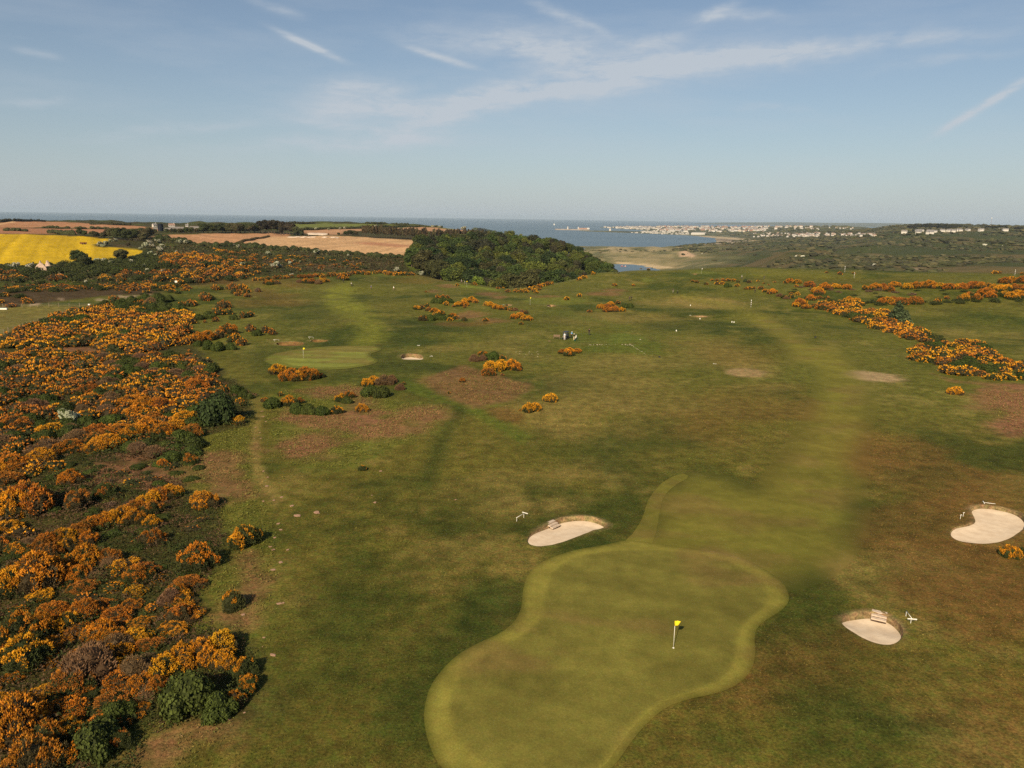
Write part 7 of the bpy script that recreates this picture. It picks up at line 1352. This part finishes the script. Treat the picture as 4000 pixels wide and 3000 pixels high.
for (x0, x1, y, n) in [(1180, 1235, 212, 5), (1185, 1230, 230, 3), (1290, 1370, 218, 5), (1290, 1340, 232, 2), (1410, 1560, 212, 8), (1580, 1680, 205, 4), (1790, 1830, 203, 2), (2015, 2045, 203, 2)]: town(z5, x0, x1, y-3, y+3, n, [0, 0, 3], 'hill_house', 'white house on the flank of the right hill', 'houses on the right hill', 0, [house_mesh(12, 8, 6, 3, BW, RS)]*4)
town(z5, 1040, 1070, 219, 226, 3, [0], 'hill_house', 'white house standing apart low on the right hill', 'low house group on the right hill', 0, [house_mesh(16, 9, 7, 3, BW, RG)])
town(z4, 130, 500, 216, 230, 110, [0, 1], 'caravan', 'white caravan in the rows above the far beach', 'caravans above the far beach', .012, CV); town(z4, 500, 960, 195, 236, 150, [0, 1], 'caravan', 'white caravan in the park behind the far bay', 'caravans behind the bay', 0, CV)
town(z4, 780, 930, 202, 212, 3, [0, 1], 'long_hall', 'long white hall in the caravan park', 'long halls', 0, BIG); town(z4, 960, 1080, 228, 240, 2, [1], 'long_hall', 'long white hall near the far beach', 'long halls by the beach', 0, BIG); pass
TOWNQ.sort(key=lambda q: q[0]); nh = {}
rest = []
for q in TOWNQ:
    if q[5] == 'town_house' and q[0] < 6200 and trng.random() < .35: continue
    k = q[5]; nh[k] = nh.get(k, 0)+1
    if nh[k] > 290: rest.append(q); continue
    o = mk_obj(q[5], q[4], None, (q[1], q[2], q[3])); o.rotation_euler = (0, 0, q[8]); o.scale = ((1.05 if q[0] > 6200 else .55),)*3 if k == 'town_house' else (1.0,)*3; tag(o, q[6], 'caravan' if k == 'caravan' else 'house', q[7])
if rest:
    V = []; Fs = []; Mi = []
    a = MB()
    for q in rest:
        me = q[4]; ca, sa = math.cos(q[8]), math.sin(q[8]); P = [((v.co.x*ca-v.co.y*sa)*1.05+q[1], (v.co.x*sa+v.co.y*ca)*1.05+q[2], v.co.z*1.05+q[3]) for v in me.vertices]
        wall = [BW, BC, BR].index(me.materials[0]); roof = 3+[RS, RT].index(me.materials[1]) if me.materials[1] in (RS, RT) else 3
        b = len(a.v); a.v += P; a.f += [tuple(b+i for i in f.vertices) for f in me.polygons]; a.m += [wall if f.material_index == 0 else roof for f in me.polygons]
    o = a.build('far_town_houses', [BW, BC, BR, RS, RT]); tag(o, 'remaining tiny houses of the far town', 'houses', kind='stuff')
print('town', nh)
# headland pier and lighthouse, boats, mast
def far_box(px, py, w, d, h, rot, mat, name, label, cat, z=SEA, extra=None):
    x, y = sea_at(px, py); o = empty(name, (x, y, z), rot); tag(o, label, cat); m = MB(); m.box((0, 0, h/2-1), (w, d, h+2), 0, 0, .96); m.build('body', mat, o); return o
RK = simple('breakwater_stone', (.26, .23, .20), .95, .05, .2, .05)
x, y = sea_at(1236, 497.2); o = empty('breakwater', (x, y, SEA)); tag(o, 'long grey stone breakwater at the tip of the headland', 'breakwater'); m = MB(); m.box((0, 0, 2.5), (330, 26, 11), 0, .04, .9); m.build('mole', RK, o); m = MB(); m.box((0, 14, 9), (320, 4, 3), 0, .04); m.build('parapet', RK, o)
x, y = sea_at(1224.5, 497); o = empty('lighthouse', (x+8, y, SEA+7)); tag(o, 'white lighthouse at the end of the breakwater', 'lighthouse'); m = MB(); m.tube([(0, 0, 0), (0, 0, 12), (0, 0, 24)], [7, 6, 5.2], 14); m.build('tower', BW, o); m = MB(); m.tube([(0, 0, 24), (0, 0, 28), (0, 0, 31)], [4, 4, .5], 12); m.build('lantern', RS, o)
far_box(1258, 495.2, 90, 24, 11, .05, BR, 'harbour_building', 'brown harbour building behind the breakwater', 'building', SEA+2); far_box(1270, 495, 30, 20, 12, .05, BW, 'harbour_building', 'white end of the harbour buildings', 'building', SEA+2); far_box(1249, 495.6, 9, 9, 22, 0, BW, 'harbour_tower', 'small white tower near the lighthouse', 'tower', SEA+2)
x, y = ground_at(1317.5, 498.6); o = empty('white_tower', (x, y, gz(x, y))); tag(o, 'white block standing on the bare flats of the headland', 'tower'); m = MB(); m.box((0, 0, 9), (16, 14, 20)); m.build('wall', BW, o); m = MB(); m.box((0, 0, 20), (18, 16, 2)); m.build('roof', RS, o)
def sailboat(px, py, hm, label):
    x, y = sea_at(px, py); o = empty('sailing_boat', (x, y, SEA), .4); tag(o, label, 'boat'); L = hm*.8
    V = [(-L/2, 0, 2), (-L*.3, -L*.13, 2), (L*.3, -L*.13, 2), (L/2, -L*.1, 2), (L/2, L*.1, 2), (L*.3, L*.13, 2), (-L*.3, L*.13, 2), (-L*.2, 0, -1), (L*.35, 0, -1)]
    m = MB(); m.add(V, [(0, 1, 2, 3, 4, 5, 6), (0, 7, 1), (1, 7, 8, 2), (2, 8, 3), (3, 8, 4), (4, 8, 5), (5, 8, 7, 6), (6, 7, 0)]); m.build('hull', WHITE, o); m = MB(); m.tube([(0, 0, 1), (0, 0, hm)], .2, 6); m.build('mast', GREYM, o)
    m = MB(); m.add([(.3, -.05, 3), (L*.48, -.05, 3), (.3, -.05, hm*.97), (.3, .05, 3), (L*.48, .05, 3), (.3, .05, hm*.97)], [(0, 1, 2), (5, 4, 3), (0, 3, 4, 1), (1, 4, 5, 2), (2, 5, 3, 0)]); m.build('mainsail', WHITE, o); m = MB(); m.add([(-.3, -.05, 2.5), (-L*.48, -.05, 2.5), (-.3, -.05, hm*.85), (-.3, .05, 2.5), (-L*.48, .05, 2.5), (-.3, .05, hm*.85)], [(2, 1, 0), (3, 4, 5), (0, 1, 4, 3), (1, 2, 5, 4), (2, 0, 3, 5)]); m.build('jib', WHITE, o)
sailboat(1197, 486.5, 34, 'white sailing boat on the open sea left of the headland')
def dinghy(px, py, L, c, label, rot):
    x, y = ground_at(px, py); z = max(gz(x, y), SEA); o = empty('moored_boat', (x, y, z), rot); tag(o, label, 'boat'); V = [(-L/2, 0, 1.4), (-L*.25, -L*.16, 1.2), (L/2, -L*.14, 1.2), (L/2, L*.14, 1.2), (-L*.25, L*.16, 1.2), (-L*.3, 0, -.2), (L*.45, 0, -.2)]
    m = MB(); m.add(V, [(0, 1, 2, 3, 4), (0, 5, 1), (1, 5, 6, 2), (2, 6, 3), (3, 6, 5, 4), (4, 5, 0)]); m.build('hull', simple('boat_paint', c, .5), o); m = MB(); m.box((L*.1, 0, 1.9), (L*.35, L*.2, 1.5), 0, 0, .8); m.build('cabin', simple('boat_cabin', (c[0]*1.1, c[1]*1.5, c[2]*1.5), .5), o)
dinghy(1343, 577.5, 7, (.48, .16, .14), 'red boat in the estuary right of the wood', .3); dinghy(1350, 578, 6.5, (.50, .26, .22), 'pinkish boat right of the red boat in the estuary', -.2)
x, y = at_col(2130, 3850); o = empty('radio_mast', (x, y, gz(x, y))); tag(o, 'thin mast on the skyline of the right hill', 'mast'); m = MB(); m.tube([(0, 0, -2), (0, 0, 32)], [.9, .6], 6); m.build('pole', GREYM, o); m = MB(); m.tube([(0, 0, 31), (0, 0, 34)], [1.5, 1.5], 8); m.build('antenna', WHITE, o)
trees_at(z1, .25, [(1440, 285, 34), (1475, 288, 30), (1510, 286, 36), (1545, 288, 34), (1590, 286, 30), (1700, 285, 38), (1730, 286, 40)], 'broad', OLV, 'olive tree in front of the farm sheds', 'trees before the farm sheds')
trees_at(z5, .225, [(1110+i*9.5, 176-8*math.sin((i+4)/50*3.1)+random.uniform(-2, 8), random.uniform(26, 36)) for i in range(48)], 'broad', [(.035, .038, .02), (.05, .052, .025), (.042, .044, .024)], 'dark tree in the wood capping the right hill', 'wood on the right hill', 1.9)
trees_at(z5, .225, [(1600, 172, 22), (1640, 174, 18), (1700, 176, 16), (1660, 175, 18), (1850, 176, 22), (1870, 176, 22), (1900, 177, 22), (1930, 177, 22), (1945, 178, 20), (1985, 178, 26), (2010, 178, 28), (2030, 179, 26), (2130, 190, 22), (2150, 190, 24), (2180, 190, 22)], 'broad', [(.035, .035, .022), (.045, .048, .025)], 'dark tree on the skyline of the right hill', 'skyline trees of the right hill', 1.8)
# far coast beyond the bay
def coast():
    V = []; n = 90
    for i in range(n+1):
        px = 1500+i*(2700-1500)/n; d = px_dir(px, 483); a = math.atan2(d[0], d[1]); hz = 40+55*sstep(1500, 1750, px)*(.55+.9*float(fbm(np.array([px/160.]), np.array([3.3]), 4, 7)[0]))-25*sstep(1950, 2200, px)
        if px < 1560: hz *= (px-1500)/60
        for (D, z) in ((22500, SEA-6), (23500, SEA+.35*hz), (26000, SEA+hz), (29000, SEA-6)): V.append((D*math.sin(a), D*math.cos(a), z))
    Q = [(4*i+k, 4*(i+1)+k, 4*(i+1)+k+1, 4*i+k+1) for i in range(n) for k in range(3)]
    o = mk_obj('far_coast', mk_mesh('far_coast', np.array(V), np.array(Q), simple('far_coast_land', (.10, .11, .06), .95, .05, .3, .0006), smooth=True)); tag(o, kind='structure')
coast()
# ------------------------------------------------------------------ bracken and grass tufts on the near rough
def tufts():
    rng = np.random.default_rng(12); green_o = poly_ground(GREEN_OUT, 20); fw = poly_ground(APPROACH, 24)
    n = 95000; a = rng.uniform(-.66, .66, n); D = 36*np.exp(rng.random(n)**.9*math.log(125/36)); x = np.sin(a)*D; y = np.cos(a)*D
    k = (sdf(green_o, x, y) < -.3) & (sdf(fw, x, y) < -.5)
    for b in list(BK.values())[:4]: k &= sdf(b.rim, x, y) < -.25
    x, y, D = x[k], y[k], D[k]; rough = fbm(x/9, y/9, 3, 411); keep = rng.random(len(x)) < sstep(.34, .62, rough)*.8+.12; x, y, D, rough = x[keep], y[keep], D[keep], rough[keep]
    z = height(x, y); col = gcol(x, y)*rng.uniform(.7, 1.35, (len(x), 1)); n = len(x); s = rng.uniform(.05, .11, n)*(D/60)**.5; d = rdirs(n, rng)*.6+np.array((0, 0, 1)); d /= np.linalg.norm(d, axis=1)[:, None]
    e = perp(d, rng)*s[:, None]*.55; P = np.stack([x, y, z-.01], 1); V = np.stack([P-e, P+e, P+d*s[:, None]*1.25], 1).reshape(-1, 3); Fc = np.arange(3*n).reshape(-1, 3)
    o = mk_obj('rough_grass', mk_mesh('rough_grass', V, Fc, M_SCRUB, col=np.repeat(col, 3, 0))); tag(o, 'short uneven tufts of rough grass over the near course', 'grass', kind='stuff')
    # bracken
    acc = []; cc = []
    polys = [(g3([(215, 430), (300, 330), (700, 290), (780, 360), (1000, 400), (1220, 400), (1240, 480), (1150, 590), (900, 650), (700, 760), (420, 780), (280, 720), (235, 600)]), 15000), (g3([(1090, 270), (1350, 200), (1700, 295), (1740, 330), (1450, 425), (1250, 355)]), 4500), ([(430, 950), (545, 910), (540, 1000), (570, 1080), (600, 1150), (590, 1300), (550, 1420), (530, 1560), (400, 1659), (300, 1620), (470, 1360), (440, 1250), (480, 1120), (400, 1030)], 11000), ([(60, 1020), (300, 1005), (430, 960), (440, 1030), (330, 1060), (200, 1100), (100, 1100)], 5000), ([(2110, 845), (2212, 830), (2300, 840), (2300, 940), (2180, 940)], 3500)]
    for pts, n in polys:
        g = poly_ground(pts, 30); lo, hi = g.min(0), g.max(0); X = rng.uniform(lo[0], hi[0], n*3); Y = rng.uniform(lo[1], hi[1], n*3); k = (sdf(g, X, Y)+(fbm(X/3, Y/3, 2, 5)-.5)*3 > 0); X, Y = X[k][:n], Y[k][:n]; m = fbm(X/3.5, Y/3.5, 3, 421); kk = m > .38; X, Y, m = X[kk], Y[kk], m[kk]
        D = np.hypot(X, Y); P = np.stack([X, Y, height(X, Y)+rng.uniform(0, .16, len(X))], 1); N_ = rdirs(len(X), rng)*.8+np.array((0, 0, .8)); N_ /= np.linalg.norm(N_, axis=1)[:, None]; V, Fc = leaves(P, N_, rng.uniform(.06, .15, len(X))*(D/90)**.4, rng, .4); c = gcol(X, Y); g_ = (rng.random(len(X)) < .35)[:, None]; c = np.where(g_, np.array((.12, .13, .028)), c*1.15)*rng.uniform(.65, 1.4, (len(X), 1)); acc.append((V, Fc)); cc.append(np.repeat(c, 4, 0))
    b = 0; Vs = []; Fs = []
    for V, Fc in acc: Vs.append(V); Fs.append(Fc+b); b += len(V)
    o = mk_obj('bracken', mk_mesh('bracken', np.concatenate(Vs), np.concatenate(Fs), M_SCRUB, col=np.concatenate(cc))); tag(o, 'low red brown and green bracken on the banks and beside the path', 'bracken', kind='stuff')
tufts()
# ------------------------------------------------------------------ the air
def haze():
    m = bpy.data.materials.new('haze_air'); m.use_nodes = True; nt = m.node_tree
    for n in list(nt.nodes): nt.nodes.remove(n)
    out = nt.nodes.new('ShaderNodeOutputMaterial'); v = nt.nodes.new('ShaderNodeVolumePrincipled')
    v.inputs['Color'].default_value = (.64, .82, 1.0, 1); v.inputs['Density'].default_value = 2.7e-5; v.inputs['Anisotropy'].default_value = 0.0
    nt.links.new(v.outputs[0], out.inputs['Volume'])
    mb = MB(); z0, z1 = -122.0, 105.0; mb.box((0, 0, (z0+z1)/2), (126000, 126000, z1-z0)); o = mb.build('haze', m); tag(o, 'thin pale sea haze filling the air over land and sea', 'haze', kind='stuff')
haze()
SC.cycles.volume_bounces = 0; SC.cycles.max_bounces = 5; SC.cycles.diffuse_bounces = 2; SC.cycles.glossy_bounces = 1; SC.cycles.transmission_bounces = 1
SC.cycles.use_denoising = False
